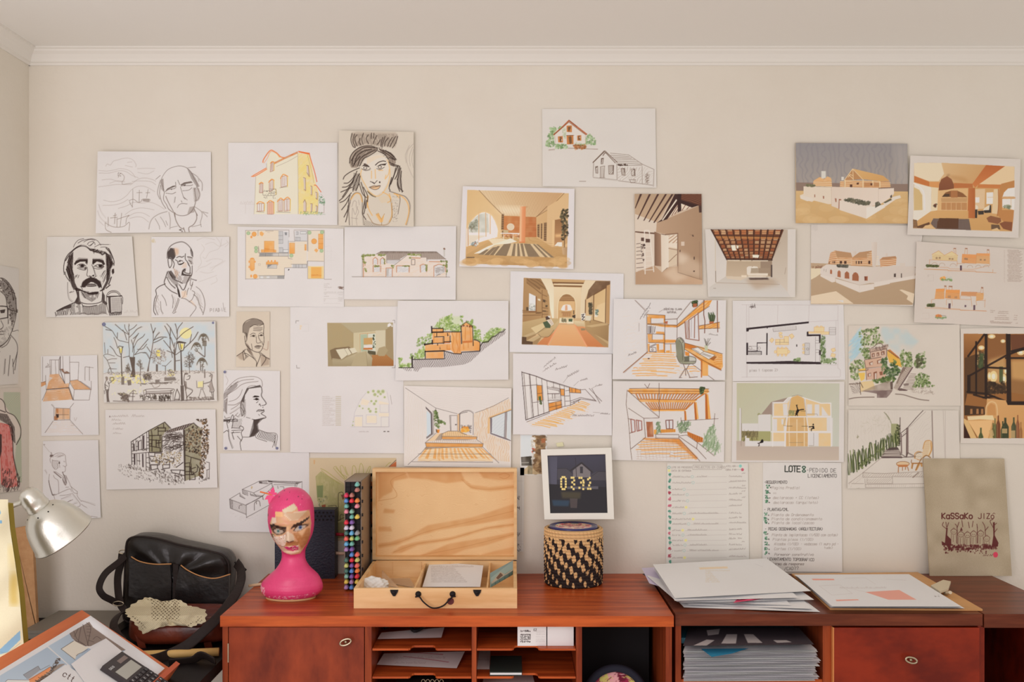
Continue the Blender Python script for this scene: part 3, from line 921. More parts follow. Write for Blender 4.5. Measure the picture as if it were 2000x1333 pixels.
d.l("~48 43 50 42 53 43 54 50 51 56 49 52 48 44|55 44 57.5 50 56 56|69 66 70 61 73 58 74 60 73 63 79 65 82 64|73 58 74.5 57.5|70 64 74 66 82 67|84 53 84 64 83 68|77 47 79 52 81 55 81 64",1.6,(64,50,44),.9)
d.f("~70 60 73 57.5 74.5 58 72 61 69 68 68 67|69 64.5 76 66 82 67 79 68 70 67.5",(52,40,36),.8)
d.h("~57 56 64 60 69 68 84 65 82 74 74 80 66 78 59 70",70,1.8,.9,(92,74,66),.7,2,.35)
d.h("~72 48 76 48 76 56 68 56|56 56 64 62 62 72 58 66",-70,2.4,1.2,(214,166,128),.7,1.5)
d.f("~50 61 53 60 60 70 59 73 52 68",(56,44,40),.7)
d.h("~47.5 61 60 72 64 80 62 86 47 70",60,1.9,1,(70,56,50),.8,2)
d.l("~47.5 62 45 70 43 80 52 90 62 95|46 70 52 80 59 86|60 81 64 90 66 100|49 61 56 72 64 76 70 79|65 81 71 89 77 76 81 68|44 80 35 84 30 89 31 96 28 104 27 120 30 126",1.7,(64,50,44),.85)
d.f("~62 83 65 90 67 100 64 99 62 90",(48,36,32),.85)
d.f("~82 71.5 91 74 90.5 75.5 82 73",(60,46,42),.9)
d.l("~83 72.2 90 74",1.2,(210,200,196),.9)
d.l("~82 74 81 80 83 83 85 77|79 86 77 90 76 96|74 90 72 98 69 101|85 80 82 89|84 90 88 93 84 103 80 106|68 101 74 102 80 106 90 114 85 123 81 128|90 84 96 89 101 99 103 112 100 126|86 96 92 101 96 114 100 123|64 101 60 112 55 123|54 96 56 104 55 116|33 97 30 106 29 115 33 126|39 96 44 104 46 112|37 106 38 118 41 124|56 124 60 121.5|65 103 62 112 58 121",1.1,(92,76,68),.8)
d.f("~68 91 76 90 76 100 69 101|80 104 84 105 90 113 87 112",(226,190,160),.6,soft=1)
d.h("~30 97 34 98 37 124 30 124|55 98 64 101 59 120|86 90 96 96 101 118 97 120 88 100",65,3,.7,(130,112,102),.6,2,.3)
d.l("~94 77 105 73 121 67|93 56 98 48 96 38 102 28 98 21|100 40 104 42 110 33 123 28 126 20 120 11|105 47 115 43 125 43 130 46 120 53 113 60|90 62 96 56 105 53 113 48|91 15 102 11 118 14|104 21 115 18 125 24 138 18|96 62 106 64 116 62|120 70 121 76 112 81|128 13 127 24|133 25 138 20 135 15|111 56 126 50 133 45",.7,(182,168,158),.6)
d.t("PIADIE",1105,1165,50,(110,94,86),.7,.75,-2,0,.3)
d.l("~130 108 131 115",.7,(110,94,86),.7)
d.b("~24 14 29 14 29 18 24 18|134 124 138 124 138 126.5 134 126.5",10,1.5,2.5,[(206,188,160)],.7)
put(d,'drawing','ink sketch of a balding bearded man holding a cigarette, smoke curling up','drawing',0,(1,3,3,2))

# park with lamp posts
d = Sheet((195,620,430,795),(201,630,421,628,424,784,203,787),base=PC)
d.sk = 1.0
d.f("~4.5 8 171 7.5 171 80 130 79 80 80 5 83",(190,200,204),.75,n=.6,nc=16)
d.f("~119 23 122 18 128 15.5 134 17.5 136.5 23 134 30 127 32 121 29",(232,214,150),.9,sm=1)
TR = (92,76,66)
d.f("~44 59 49 60 52.5 59 52 76 53.5 89 45 89.5 48 78",(120,102,90),.9)
d.h("~44 59 52.5 59 52 76 53.5 89 45 89.5 48 78",85,1.6,1,(70,56,48),.8,2)
d.l("~44 59 44 48 43 38 43.5 25 43 13|50 59 51 48 47 34|52 56 58 49 66 40 72 33|43 38 35 36 28 34 22 26 18 20 8 14|44 30 50 24 55 18 62 14|43 25 38 17 37 11|43 26 35 21 30 17 23 11|43 20 50 16 55 11|40 34 37 24 34 19|51 45 56 35 64 29 67 25|49 52 50 40 54 30 58 24|18 20 9 18.5|35 60 44 58|31 59 25 56 20 48 15 43|26 44 24 37 21 30|52 56 60 53 68 53|56 48 64 47 70 40|26 31 26.5 23|44 13 43.5 10|50 32 56 27",1.5,TR,.8)
d.l("~7 38 8 54|5 57 11 55 22 58|6 58 11 64 15 74 18 82|11 64 18 62 25 62|14 68 23 68|16 75 13 78 12.5 83|16.5 77 25 77|12 48 12 54",1.3,TR,.75)
d.f("~70 81 72 72 74 62 77 48 79 35 79 23 80 23 80 36 78 50 75 64 73.5 72 73 81",(110,92,82),.9)
d.l("~79.5 24 76 10|79.5 24 82.5 16|80 35 85 27 89 23|81 34 90 30 100 30|80 38 87 35 94 31|74 62 69 54 64 53|75.5 52 70 44|79 23 81 20",1.6,TR,.85)
d.f("~110.5 80 110.5 64 109.5 48 112 48 113 64 113 80",(104,88,78),.9)
d.l("~111 56 105 47 104.5 30 100 19 96.5 13|111.5 48 108 38 105.5 30|112 56 115 32 116 18 123 8|114 33 109 24 105 16 100 10|115 33 125 23 139 14|115 24 114 16 112 10|110 54 100 50|106 48 95 34.5|113 65 119 64|113 56 121 50 130 42 140 32 146 22|134 39 136.5 26|104.5 32 105.5 16|108 60 107 54|111 43 112 38",1.7,TR,.85)
d.b("~75.5 60 77 51 83 46.5 90 46 96 49 99 57 98.5 64 94 69 87 71 80 69",190,.7,1.3,[(140,120,108),(110,92,82),(170,150,136)],.7)
d.b("~84 50 89 49 90 61 86 58",22,1,1.8,[(228,206,110)],.9)
d.f("835 700 865 700 865 810 835 810",(100,84,74),.85)
for x,y in ((1545,300),(1440,430),(1520,660)):
 for a in range(14):
  th = math.radians(180 + a * 180 / 13)
  ex,ey = x + 80 * math.cos(th),y + 70 * math.sin(th)
  d.l(f"{x} {y-10} {(x+ex)/2} {(y+ey)/2-22} {ex} {ey+55}",1.2,(108,94,78),.75)
 d.b(f"{x-40} {y-30} {x+40} {y-30} {x+30} {y+80} {x-20} {y+80}",26,.8,1.4,[(96,82,68)],.7)
d.f("~153 34 159 35 159 43 152.5 43",(104,90,74),.7)
d.l("~156.5 43 156.2 59|147 52 156 59|150 70 150.5 80|153 70 153 80|156 78 156 90",2,(100,84,74),.85)
d.t_("~125 64 133 50 142 60 138 70 133 76 126 72",110,4,40,50,1,[(90,76,66),(120,104,92)],.8)
d.l("1335 560 1335 830",1.4,TR,.8)
d.t_("~37 78 40 72 43 69 46 80 40 83",60,4,70,30,1,[(96,82,70),(130,114,100)],.8)
d.t_("~55 70 60 62 65 76 60 80",45,4,30,40,1,[(110,96,84),(140,124,112)],.8)
d.l("~60 66 60.5 85|98 73 98 85|98 73 93 72|99 72 106 65|59.5 84 61 102",1.3,TR,.8)
d.t_("~5 82 170 79 170 83 5 85",150,4,10,30,.8,[(150,134,122),(110,96,86)],.8)
# ground, flower beds, crowd
d.t_("~15 83 120 83 120 100 20 100",150,5,0,25,.8,[(150,134,122),(120,104,94),(190,176,160)],.7)
d.b("~15 85 76 85 70 98 15 98|90 96 170 90 170 100 90 102|144 88 154 88 154 104 144 104",90,1,2.2,[(232,218,150),(226,206,120)],.75)
d.t_("~64 85 76 84 78 93 66 93|80 88 92 93 90 97 80 97|100 89 114 90 113 96 96 95",110,4,80,40,.9,[(84,70,62),(120,104,94)],.85)
d.t_("~63 98.5 110 96 110 98.5 64 100",40,6,0,8,1.2,[(110,96,86)],.8)
d.f("~96 90 112 89 114 94 96 95|82.5 93 89 93 89 97.5 82.5 97.5",(104,90,80),.7)
d.e(1050,805,28,26,1.2,TR)
d.b("~100 78 110 78 111 87 101 88",40,.8,1.3,[(130,112,100),(222,204,130)],.8)
# lamps
d.f("1160 365 1270 375 1245 490 1195 490",(226,214,180),.9)
d.f("~120.5 40 124 40 123 47 121 47",(234,206,100),.95)
d.l("1145 400 1170 360 1280 380 1245 385 1165 375|1165 380 1195 490 1245 490 1265 385|1195 390 1210 480",1.6,(80,66,58),.9)
d.f("1145 395 1180 355 1285 380 1190 378",(72,58,52),.85)
d.f("~120 49 121.5 49 123.5 101 121 101",(82,68,60),.95)
d.f("~120 102 121.5 101 125 101.5 125.5 124 121 125",(132,116,106),.85)
d.h("~120 102 125 101.5 125.5 124 121 125",88,2,1.3,(66,54,48),.8,1)
d.f("~27 44 34.5 44.5 32.5 54 30 54",(222,210,176),.9)
d.f("295 470 335 465 325 530 305 530",(234,206,110),.95)
d.l("~26.5 46 29 43 34.5 44|28.5 45 30.5 54 32.5 54 34 45|35 44 33 45.5",1.6,(80,66,58),.9)
d.f("312 545 325 545 338 880 322 880",(90,76,66),.95)
d.f("320 900 345 880 365 900 365 1005 322 1005|405 940 465 930 470 1010 420 1015",(150,134,124),.85)
d.h("320 900 345 880 365 900 365 1005 322 1005|405 940 465 930 470 1010 420 1015",88,2,1.1,(84,70,62),.8,1)
# bench
d.l("~65 109 72 107 90 106.5 110 107 109 113 109 123|69 111 108 109.5|69 113 108 112|69 114.5 106 113.5|65 109 66 115 69 114|66 109 69 109 69 115|106 109 109 108|105 110 107 115",1.2,(92,76,68),.85)
d.t_("~58 116 84 115 84 122 64 123",60,5,60,40,1.2,[(70,58,50),(110,96,84)],.85)
d.t_("~86 118 106 116 104 124 88 124",50,7,80,25,1.4,[(70,58,50)],.85)
d.l("~111 124 113 113 115 107|115 107 119 116 118 123|112 122.5 119 122.5",1.7,(84,70,62),.85)
d.l("~78 100 80 104 83 105 88 103 90 100|77 100 79 98.5 88 99",1.2,(130,112,100),.8)
# figures
d.f("~8 89 10.5 88 12.5 90 12 94 9.5 94.5",(130,112,100),.8)
d.l("~10 94 8 99 8 106 10 112 11 126|12 96 14 101 13 108 12 118 14 126.5|13 99 18 96|7.5 100 12 103|15 90.5 20 90 20.5 94 15.5 95 15 90.5|7 109 7.5 114|8.5 108 13.5 108",1.3,(80,66,58),.85)
d.f("~10 108 12.5 108 14 126 11 126|7.8 99 9.5 106 8 106",(96,80,72),.8)
d.f("~125.5 86 126.5 82.5 131 83 132 85",(110,94,84),.8)
d.l("~126 86 125 93 126 102 129 105 138 110 129 120|131 88 134 87 133 92 129 93|127 100 128 111 130 120|129 120 130 124 128 124",1.5,(80,66,58),.85)
d.f("~125 94 129 96 130 106 127 110 126 102|127 106 129 112 130.5 120 128.5 119",(120,104,94),.7)
d.l("~144 95 144.5 105 154 105 154 95|151 107 147 120|153 107 158 119|150 107 154 106.5",1.2,(104,88,78),.8,0)
d.f("~146 96 153.5 95 153.5 104 146 104.5",(230,214,140),.8,n=.3)
d.l("~164 84 167 86 166 92 164 96 154 99|166 93 168 102 170 110 164 111 164 106 161 102|166 111 168 122|169 111 169 122|165 86 163 88",1.4,(84,70,62),.85)
d.f("~164.5 96 167 97 169.5 109.5 164 110 162 102|165 85 167.5 87 167 93 165 90",(150,132,122),.7)
d.l("~43 126.5 42 120 39 115 35 112|44 115 50 109 54 111|45 113 56 114|43 118 52 118|50 108 49 125|20 125 44 125.5 90 124.5 110 124.5 170 122.5|35 116 40 121 42 126",1.3,(92,76,68),.85)
d.t_("~28 113 43 114 43 125 34 124|44 108 56 110 54 119 44 118",70,6,20,30,1.3,[(96,80,70),(120,104,92)],.85)
d.t_("~133 119 170 119 170 123 130 123.5|18 123 70 123.5 70 125.5 20 125.5",90,4,50,40,.9,[(96,80,70),(130,114,104)],.8)
d.b("~14 113 70 104 64 112 16 119",30,.8,1.6,[(230,220,170)],.6)
put(d,'drawing','coloured park sketch with bare trees, street lamps, benches and painters','drawing',1,(1,1,4,2))
# small brown portrait
d = Sheet((430,600,560,890),(462,609,527,609,527,717,461,717),base=(208,190,170))
d.sk = 1.0
IK = (58,44,38)
d.f("~15 44 21 40 21.5 48 18 47|36 43 44 46 44 52 37 53|23 30 26 36 30 44 25 40",(150,124,104),.5,soft=1)
d.l("~20.5 23 20.5 17 23 13 29 10.5 35 11.5 39 15 39 24 39.5 30 38 37 35 40.5 30 39.5 25 36 23 33 22 26",1.2,IK,.85)
d.h("~20.5 23 21 15 29 10.5 37 12 39.5 16 30 16.5 26.5 19 24 29 21.5 23",60,1.3,.9,IK,.75,2)
d.l("~27 18 31 16 35 17 39 15|23.5 24 24 29 23 31|21.5 23 24 24 24 29|27 25 30 23.5 32 24.5|35 24 37 23.2 39 24|27.5 26.2 30 25.5 32.5 26.2|35 25.8 38.5 25.5|32.5 27 32.5 31 33.5 32.5 36.5 32|34.5 25 34.5 27.5 36.5 31.5|31 35.5 33.5 34.5 37 35|31.5 36.5 34.5 37.2 36 36.5|28 33 29 38|37.5 31 38.5 34|30 18 38 18.5|30 19.5 38 19.8|30 21 37 21.2",.9,IK,.85)
d.e(300,260,12,9,0,IK,.85)
d.e(370,254,12,8,0,IK,.85)
d.f("305 358 340 346 372 352 345 366",IK,.5)
d.l("~15 44 21 40 23 38|21 39 20.5 42 21.5 48|21.5 42 24 42 32 48 32.5 53.5|35 41 36 44 32.5 53|36 41 41 46 37 53|37 43 44.5 47|24 38 32 48|21.5 40 23 44",1.2,IK,.85)
d.h("~23 43 26 44 21.5 48|22.5 32 26 35 30 44 25 38",50,1.3,.8,IK,.7,1)
d.l("385 370 425 385 435 310",.8,(150,100,84),.8)
put(d,'drawing','small tan card with ink portrait of a short-haired man','drawing',0,(1,1,1,1))

# woman in profile with cigarette
d = Sheet((430,600,560,890),(437,723,547,725,547,881,436,880))
d.sk = 1.0
d.l("~3 94 2.5 86 4 77 8 71 15 65 22 63 30 62.5 35 64 37.5 67 37 72 30 70.5 25 72 22.5 77 20 83 18.5 89|6 75 12 70 20 66 30 65|6 79 14 74 19 70 25 68 34 67|8 85 14 83 18 79 20 74|7 88 13 88 17 86|10 92 15 89 18 86|6 83 5 90 6 96|9 96 14 93 18 90|12 99 16 95",1,(110,92,84),.75)
d.h("~3 93 3.5 78 10 70 17 66 15 72 7 79 6 96",-40,1.6,1,(80,64,58),.7,2,.3)
d.f("~18.5 85 24 73 36 70 37 72 26 73.5 22.5 79 21.5 86 20 85",(52,40,36),.7)
d.l("~37 72 37.5 76 37 80 41 86 40 88 37.5 88.5|39 92 39.5 94|39 94.5 37 96 41 98.5 40 100 33 101.5 29 101|33 94 35 92.5 39.5 93|35 88 35.5 87 36.5 89",1.3,(52,40,36),.9)
d.f("~29 81 31 79.5 35 80 35 81 31 81.2|30.5 83 32.5 81.5 35 82.5 33 84",(44,32,28),.95)
d.l("300 830 350 835|325 860 340 850|345 935 390 930|345 965 355 975",1.1,(52,40,36),.85)
d.f("~38 90 39 89.5 38.5 91",(52,40,36),.8)
d.f("~30 101.5 36 101 33 106 34 111 31 116 26.5 117 30 109",(70,56,50),.75)
d.h("~30 101.5 40 99 34 105 35 112 26 117",60,1.4,1,(46,34,30),.8,1)
d.l("~19 85 18.5 92 20 98 21.5 93|18.5 90 22 96 21.5 99|20 87 22.5 94|4 98 5 100 9 99|14 97 16 98.5 18 96|23.5 99 27 100",1,(80,66,58),.85)
d.h("~17.5 85 23 83 23 96 19 99",-60,1.8,.8,(70,56,50),.7,2)
d.f("~3 101 15.5 100.5 16 103 3 103",(60,48,44),.8)
d.f("95 1012 150 1008 150 1026 90 1026",(200,190,186),.9)
d.l("~7 109 6 103 8 104 11 97 12 100 10.5 109|11 102 14 100|7.5 110 8 118 11 127|10.5 111 20 110.5|10 113 18 112.5|10.5 108.5 18 109|17 109 18 107 20.5 108 21 110 19 113 20 118 18 122 19 129|12 112 11 114 12.5 119|15.5 116 19 120|3 113 6 111 7 112",1.3,(60,48,42),.85)
d.l("~20 117 28 116.5 34 112 35 110.5 42 113 51 114.5 50 126|35 111 32 117 42 121|49.5 115 49 125|47 126 49 121",1,(70,58,52),.85)
d.h("~35 111 50 114.5 49 122 33 117",115,2.8,1.1,(60,48,42),.85,1)
d.h("~10 102 20 100 19 108 11 108",70,2.6,.9,(90,76,68),.6,2)
d.l("~5 62 7 66 5.5 70",.6,PE,.7)
put(d,'drawing','ink sketch of a woman in profile holding a cigarette','drawing',0,(1,1,3,2))

# two small interiors
WO = (206,148,102)
d = Sheet((70,685,205,855),(80,696,190,694,193,850,81,852))
d.sk = 1.0
d.f("~21.5 36.5 35.5 36 44.5 51 51 50 50 57 16.5 60 20 48 26 42 21 40",(214,158,112),.85,n=.3)
d.f("~16.5 61 51 58 57 75 11 78",(218,164,118),.85,n=.35)
d.f("~52 46.5 64 45 85 60 59 60",(214,160,112),.85,n=.2)
d.f("~8 49 15 47 16 52 8 56",(200,134,84),.85)
d.h("~21.5 36.5 35.5 36 50 57 16.5 60|16.5 61 51 58 57 75 11 78|52 46.5 64 45 85 60 59 60",2,2.6,1,(190,124,74),.6,1.5,.3)
d.f("~30 89 52 89 52 105 29 106",(218,166,120),.85,n=.2)
d.h("~31 89 52 89 50 98 32 100",90,2.4,.9,(190,124,78),.6)
d.h("~27 108 50 106 72 127 14 126",0,3,.7,(214,178,150),.6,1,.3)
d.f("~28 101 34 100 33.5 106.5 28.5 106.5|31.5 89 34.5 89 34.5 96 32 96",(184,116,70),.8)
LI = (104,84,76)
d.l("~21.5 14.5 35 14.5 35.5 36|21.5 14.5 22.5 36.5|24 15 24 36|30 15 30 20 31 36|37.5 9 37.5 29 41 29 52.5 34.5 52 35 44 35 37 29|41.5 9 42 29|52 9 52.5 47 50.5 56 50 58|44 35 44.5 50 36 37|35 14.5 37.5 9.5|52 18 66 18 65 44.5|52.5 46.5 64 45 85 60 59 60 52 49|59 60 57.5 76 82 76 84.5 60|50.5 57 57 76|16 60 51 57.5|15 47 16.5 62 10 76.5|8 49 15 47.5|85 47 85 60|68 47 84 58|76 25 88 26.5|82 25 82 46|75.5 25 75.5 46|15 26 21.5 25|18 20 20 23 15 25|10.5 10 10.5 47|44 35.5 52 35 52.5 50|15 38 15 47",.9,LI,.75,0)
d.l("375 95 375 290|370 290 445 505|165 600 505 572|510 580 570 760",1.5,(72,54,48),.8,0)
d.f("375 285 410 280 525 345 440 350",(120,78,56),.8)
d.f("~42 29.5 45 29 47.5 32 44 33",(214,204,198),.9)
d.l("~28 87 28 107 52 106 52.5 89 29 88|24 83 28 87|52.5 88 58 81|42 89 42 105|32 98.5 50 98.5|27 108 14 126|52 106 72 128|31 89 31 106",.9,LI,.8,0)
d.b("~32 98 35 98 35 103 32 103|48 92 52 92 52 97 48 97|41 87 52 87 52 89 41 89|32 105 52 104 52 106.2 32 106.2",30,.8,1.5,[(70,52,46)],.85)
d.l("~59 103 60 107|63 103 61 108|53 110 59 114 54 115",.7,PE,.6)
put(d,'drawing','small sheet with two interior sketches, wooden steps above, hallway below','drawing',0,(1,1,3,1))

# seated figure
d = Sheet((75,850,205,1020),(84,862,192,860,197,1012,84,1016))
d.sk = 1.0
LI = (118,98,90)
d.l("~18 32 23 31 29 28 36 28 41 31 42 37 42.5 42 43.5 47 41.5 48 42 51 41 56 37 57|19 27 20 32 18 38 19 43|20 27 22 32|17.5 33 23.5 33|21.5 38 21.5 47 26 53|22 39 30 40 33 42|30 34 35 32 39 31.5|33 40 32 43 33 50|29 43 30 50 27 53|39 40 41 41.5|38 47 41 49|37.5 57 39 62 43 63 43 74 40 76 37 68|24 56 35 66|26 56 38 64|23 62 25 66 30 70 31 80 31 90|17 60 16 70 18 80 22 92 27 91|43 64 48 74 50 79 60 87|25 92 31 90 35 88 48 83 51 87|33 93 43 92 51 90|35 98 50 92|38 106 50 100|43 110 60 104|24 94 26 100 29 105|48 114 56 111 63 109 64 105 59 98 52 89|50 79 54 88 60 90|38 106 53 99|60 87 60 94 66 102|66 101 76 104 87 108|66 106 70 109 74 111|56 120 70 123 90 126|42 80 47 80",.9,LI,.7)
d.l("~16 70 18 80 22 92.5|37 57 40 64 43 74|18.5 31.5 23 31.5|38 65 38 70 42 77|24 57 35 66",1.6,(90,70,64),.75)
d.f("~18 30 23 31 21 34 18 34|20.5 91 26 90.5 23 93.5",(96,76,70),.6)
d.h("~21.5 39 30 40 30 50 25 53 21.5 48|30 29 40 30 33 35 24 33",30,2.2,.7,LI,.6,2)
d.h("~39 60 43 64 43 74 40 74",60,1.6,.8,(90,72,66),.7,1)
d.b("315 420 330 420 330 435 315 435|385 400 405 400 405 425 385 425",6,.8,1.2,[(80,64,58)],.8)
d.l("~7.5 14.5 17 26|11 53 13 60|9 54 13 58",.8,PE,.5)
d.f("80 140 105 145 100 160 85 155",PE,.7)
put(d,'drawing','faint pencil sketch of a seated woman behind the metal lamp','drawing',0,(1,2,4,4))

# stone house
d = Sheet((200,790,435,965),(206,801,421,800,425,953,208,957),base=(217,206,199))
d.sk = 1.0
IK = (58,44,38)
OL = (156,146,112)
d.f("~69 40 93 26.5 101 36 93 42 89 48 88 71 70 71",OL,.9,n=.25)
d.f("~122 37 135.5 28.5 148 36 147 80 146 106 124 114 122 90",OL,.75,n=.3)
d.h("~69 40 93 26.5 101 36 93 42 89 48 88 71 70 71|122 37 135.5 28.5 148 36 146 106 124 114",88,1.8,.7,(104,92,68),.7,1)
d.l("~43 56 69 39.5 93 26.5 102 36|43 56 44 90|69 39.5 70 72 89 71.2|69 72 71 99|120.5 37.5 122.5 114|120.5 37.5 135.5 28 142 34.5|95 40 120 32 131 29",1.7,IK,.9,0)
d.f("~95 40 129 29 135.5 28 121 37.5 100 42",(150,132,120),.7)
d.h("~94 40 129 29 135.5 28 121 37.5 94 43",-58,3.2,2,(66,50,46),.85,1)
# left facade: frame and windows
for q in ("465 590 480 585 485 690 465 695","525 560 545 545 545 680 528 690","605 470 625 460 625 660 605 670","465 745 492 735 492 900 472 905","590 740 610 735 615 940 595 935"):
 d.f(q,(66,50,50),.9)
d.l("~46 54 46 69|50 52 50.5 70|55 48 56 50|60 46 60 69|66 42 66 69|44 70 69 66|44 74 69 71.5|51 74 51.5 90|55 74 55.5 90|65 72 65.5 98|44 80 47 80|44 85 47 85|44 64 46 64|50.5 63 52.5 63|66 61 69 61|66 56 69 56|66 50 69 50|65.5 80 70 79|65.5 87 71 88|51.5 84 56 85|44 59 46 59|50.5 56 52.5 54|54.5 55 58 53 58 68|61 69 64 67 65 69|66 93 70.5 95",1.2,IK,.85,0)
# stones
d.l("~73 39 74 47 73.5 62|78 38 83 34 83 46|70 47 88 46|83 40 94 40|83 35 94 35|91 29 91.5 35|94 35 93.5 40|70 53 86 54 85.5 47|74 54 74 70|80 53 80 64|70 62 86 65 86 70|84 54 84.5 64|70 59 73 59|80 58 87 57|89 48 89 71",2,IK,.85,0)
for i in range(70):
 x,y = d.r.uniform(900,1190),d.r.uniform(400,700)
 if y < 400 + (1190 - x) * .12:
  continue
 a,b = d.r.uniform(22,55),d.r.uniform(12,24)
 d.l(f"{x-a} {y} {x-a*.6} {y-b} {x+a*.5} {y-b*.9} {x+a} {y} {x+a*.5} {y+b} {x-a*.5} {y+b}",1,IK,.55)
d.l("~90 48 98 48 99 54 90 54|110 56 120 56 119 61 111 60|101 58 106 54 105 59|90 64 96 59|100 64 106 65 104 69|111 64 118 65 115 70|100 45 107 45",1.3,IK,.85)
d.l("~71 72 78 72 78 78 71 77.5|79 73 88 72.5 88 78|71 80 73 85 85 84 85 90 73 90|72 90 73 98 82 96 82 90|83 96 85 101|90 90 100 90 100 95 90 96 90 90|101 80 107 81 106 86 101 86|94 82 100 83 100 90|102 98 116 98 115 104 104 102 102 98|116 98 122 98.5|116 105 122 106|110 94 120 87|88 97 93 98 92 101|108 106 113 108|124 76 132 79 131 87 123 88|133 79 147 83|123 93 131 93 131 100 124 100|132 88 133 105 141 100 142 92|130 88 130 113|124 105 138 105|131 101 135 101 135 105|130 112 138 112 138 106|133 96 139 94|140 90 145 96 144 106",1.9,IK,.85,0)
d.b("~123 39 135 32 148 40 148 78 138 72 123 72",260,.8,1.7,[(50,38,32),(70,54,44),(150,120,90)],.85)
d.f("~121 38 123.5 38 124 114 122.2 114",IK,.75)
LV = [(54,42,34),(110,84,56),(132,96,60),(70,54,44)]
d.b("~148 34 156 30 159 56 154 85 150 110 143 106 148 70",230,.9,1.7,LV,.85)
d.b("~140 22.5 156 22 154 34 148 29",40,1,1.7,LV,.85)
d.b("~155 38 159 38 158 76 155 74|155 84 160 85 160 111 155 111",60,.8,1.5,LV,.8)
d.b("~76 77 100 70 118 72 117 85 108 95 100 86 88 92 74 86",200,.7,1.3,[(150,128,92),(80,62,50),(176,150,104)],.8)
d.l("~154.5 86 159 87 159 97 155 98|156 98 156 111|159 97 159 111",1.2,IK,.8,0)
d.t_("~38 89 70 96 122 106 122 118 110 118 90 111 70 103 40 95",150,3.2,65,14,1,[IK,(90,74,64)],.85)
d.t_("~20 90 40 90 60 98 120 117 110 121 70 115 40 109 24 101",110,2.6,60,30,1,[IK,(120,104,94)],.8)
d.t_("~144 108 160 110 144 118",24,3,60,30,1,[IK],.8)
d.wr(140,190,380,40,(150,132,122),.6,.7)
d.wr(440,190,620,40,(150,132,122),.6,.7)
d.wr(140,245,280,36,(150,132,122),.6,.7)
d.wr(160,300,340,34,(150,132,122),.6,.7)
d.wr(160,375,300,34,(150,132,122),.6,.7)
d.wr(160,440,280,30,(150,132,122),.6,.6)
d.b("~10 17.5 12 17.5 12 19.5 10 19.5|10 36 12 36 12 37.5 10 37.5|10.5 42 12 42 12 43.5 10.5 43.5",6,.6,.9,[(130,110,104)],.8)
put(d,'drawing','ink sketch of a gabled stone house with ivy','drawing',0,(1,4,3,4))

# block model sketch behind the pink head
d = Sheet((420,870,620,1050),(430,886,604,884,604,1042,428,1038))
d.sk = 1.0
LI = (92,80,76)
d.l("~21 78 22 91 45 100 45 87 21 78|21 78 36 69 36 74 43.5 77.5|45 87 69 73 78 66 83 61|45 105 78 87|39.5 64 40 70 44 72|39.5 64 64 52 64 55 76 56 82 55 83 61|40 64 56 69 83 55|56 69 60 74|64 52 77 51 77 53 119 56 126 52.5 126 63|119 56 118 60|77 52 125 53|45 86 59 80 70 73|51 69 51 72 60 74.5 69 74|85 57 117 58|84 59 84 65|91 59 91.5 63|94 60 99 60 99.5 64|116 56 116 62|45 100 46 105",1,LI,.8,0)
d.l("~35 92 35 89 37 86.5 39 87|60 85 60 81 64 81 65.5 88|57 94 57 85 59 82|69 74 70 79",1.3,(80,66,60),.85)
d.h("~21 78 45 87 45 100 22 91",-70,2.2,.8,(120,106,100),.6,2,.3)
d.h("~21 78 26 80 26 93 22 91",-60,1.8,1,(80,66,62),.7,2)
d.h("~64 52 76 51.5 76 56 65 55.5|51 70 69 73 68 75 52 73.5|77 51 125 53.5 119 56 78 53.5|36 70 44 77 43 78 36 74.5|39.5 64 48 68 48 74 40 70",-50,2.0,1,(80,68,64),.7,2)
d.f("~77 51 83 52 83 53.5 77.5 53|116 54.5 122 54 118 56|64 52.5 68 53 68 55 64.5 55",(66,54,50),.75)
d.h("~14 92 45 105 78 89 52 116 40 112",-28,5,.6,(176,164,158),.5,3,.45)
d.b("525 600 545 600 545 625 525 625",6,.8,1.4,[(190,160,110)],.7)
put(d,'drawing','pencil sketch of flat-roofed block buildings behind the pink head','drawing',0,(1,1,1,5))

# tan sheet with green room behind the marker rack
d = Sheet((595,880,795,1100),(604,895,774,895,774,1056,603,1058),base=(204,180,146))
d.sk = 1.0
d.f("~13 31 19 25 48 42 48 88 38 88 15 60",(168,160,104),.75,n=.3)
d.h("~13 31 19 25 48 42 48 86 30 70 15 60",88,2.6,1.2,(150,142,88),.6,2,.3)
d.l("~19 21.5 26 25 38 34 48 41|20 24 30 32 42 40|34 21 42 30 48 35|37 20.5 48 33 50 31|42 20 44 28 49 31|48 19.5 50 26 52 30|56 29 57 19 60 20 62 29|64 28 66 16 69 19 70 29|72 29 76 20 78 20 75 29|79 30 83 22 84 23|96 19 100 15 102 14.5",1.3,(168,156,84),.8)
d.l("~34.5 20 37 19 40 23 48 33|42 19 45 18.5 50 29",1,(168,156,84),.8)
d.f("~14.5 42 22 41.5 21.5 56 15 56",(120,128,84),.85)
d.b("~15 56 27 54 26 66 15 69",50,.8,1.6,[(104,112,78),(150,140,104),(190,176,140)],.8)
d.f("~20 65 25 64 24.5 70 21 69.5",(150,76,54),.9)
d.l("~40 83 40 54 42 50 45 50 47 54|28 66 37 65.5 37 70|39 84 47 80 50 85|42 83 43 76 47 77",1.2,(66,56,40),.85)
d.f("~43 53 46 52 47.5 57 45 58.5",(110,64,50),.8)
d.f("~38 86 48 84 48 104 38 104",(140,130,84),.8)
d.f("~100 19.5 108.5 13 108.8 19.5|78 38 84 35 83 90 79 90",(190,96,56),.9)
d.l("1000 195 1085 115",1.2,(80,50,40),.8)
d.f("105 115 125 115 122 165 108 165",(206,150,96),.6)
d.f("~38 104.5 48 104 48 107 38 107",(190,170,140),.8)
put(d,'drawing','tan sheet with green room sketch behind the marker rack','drawing',0,(1,0,0,0))

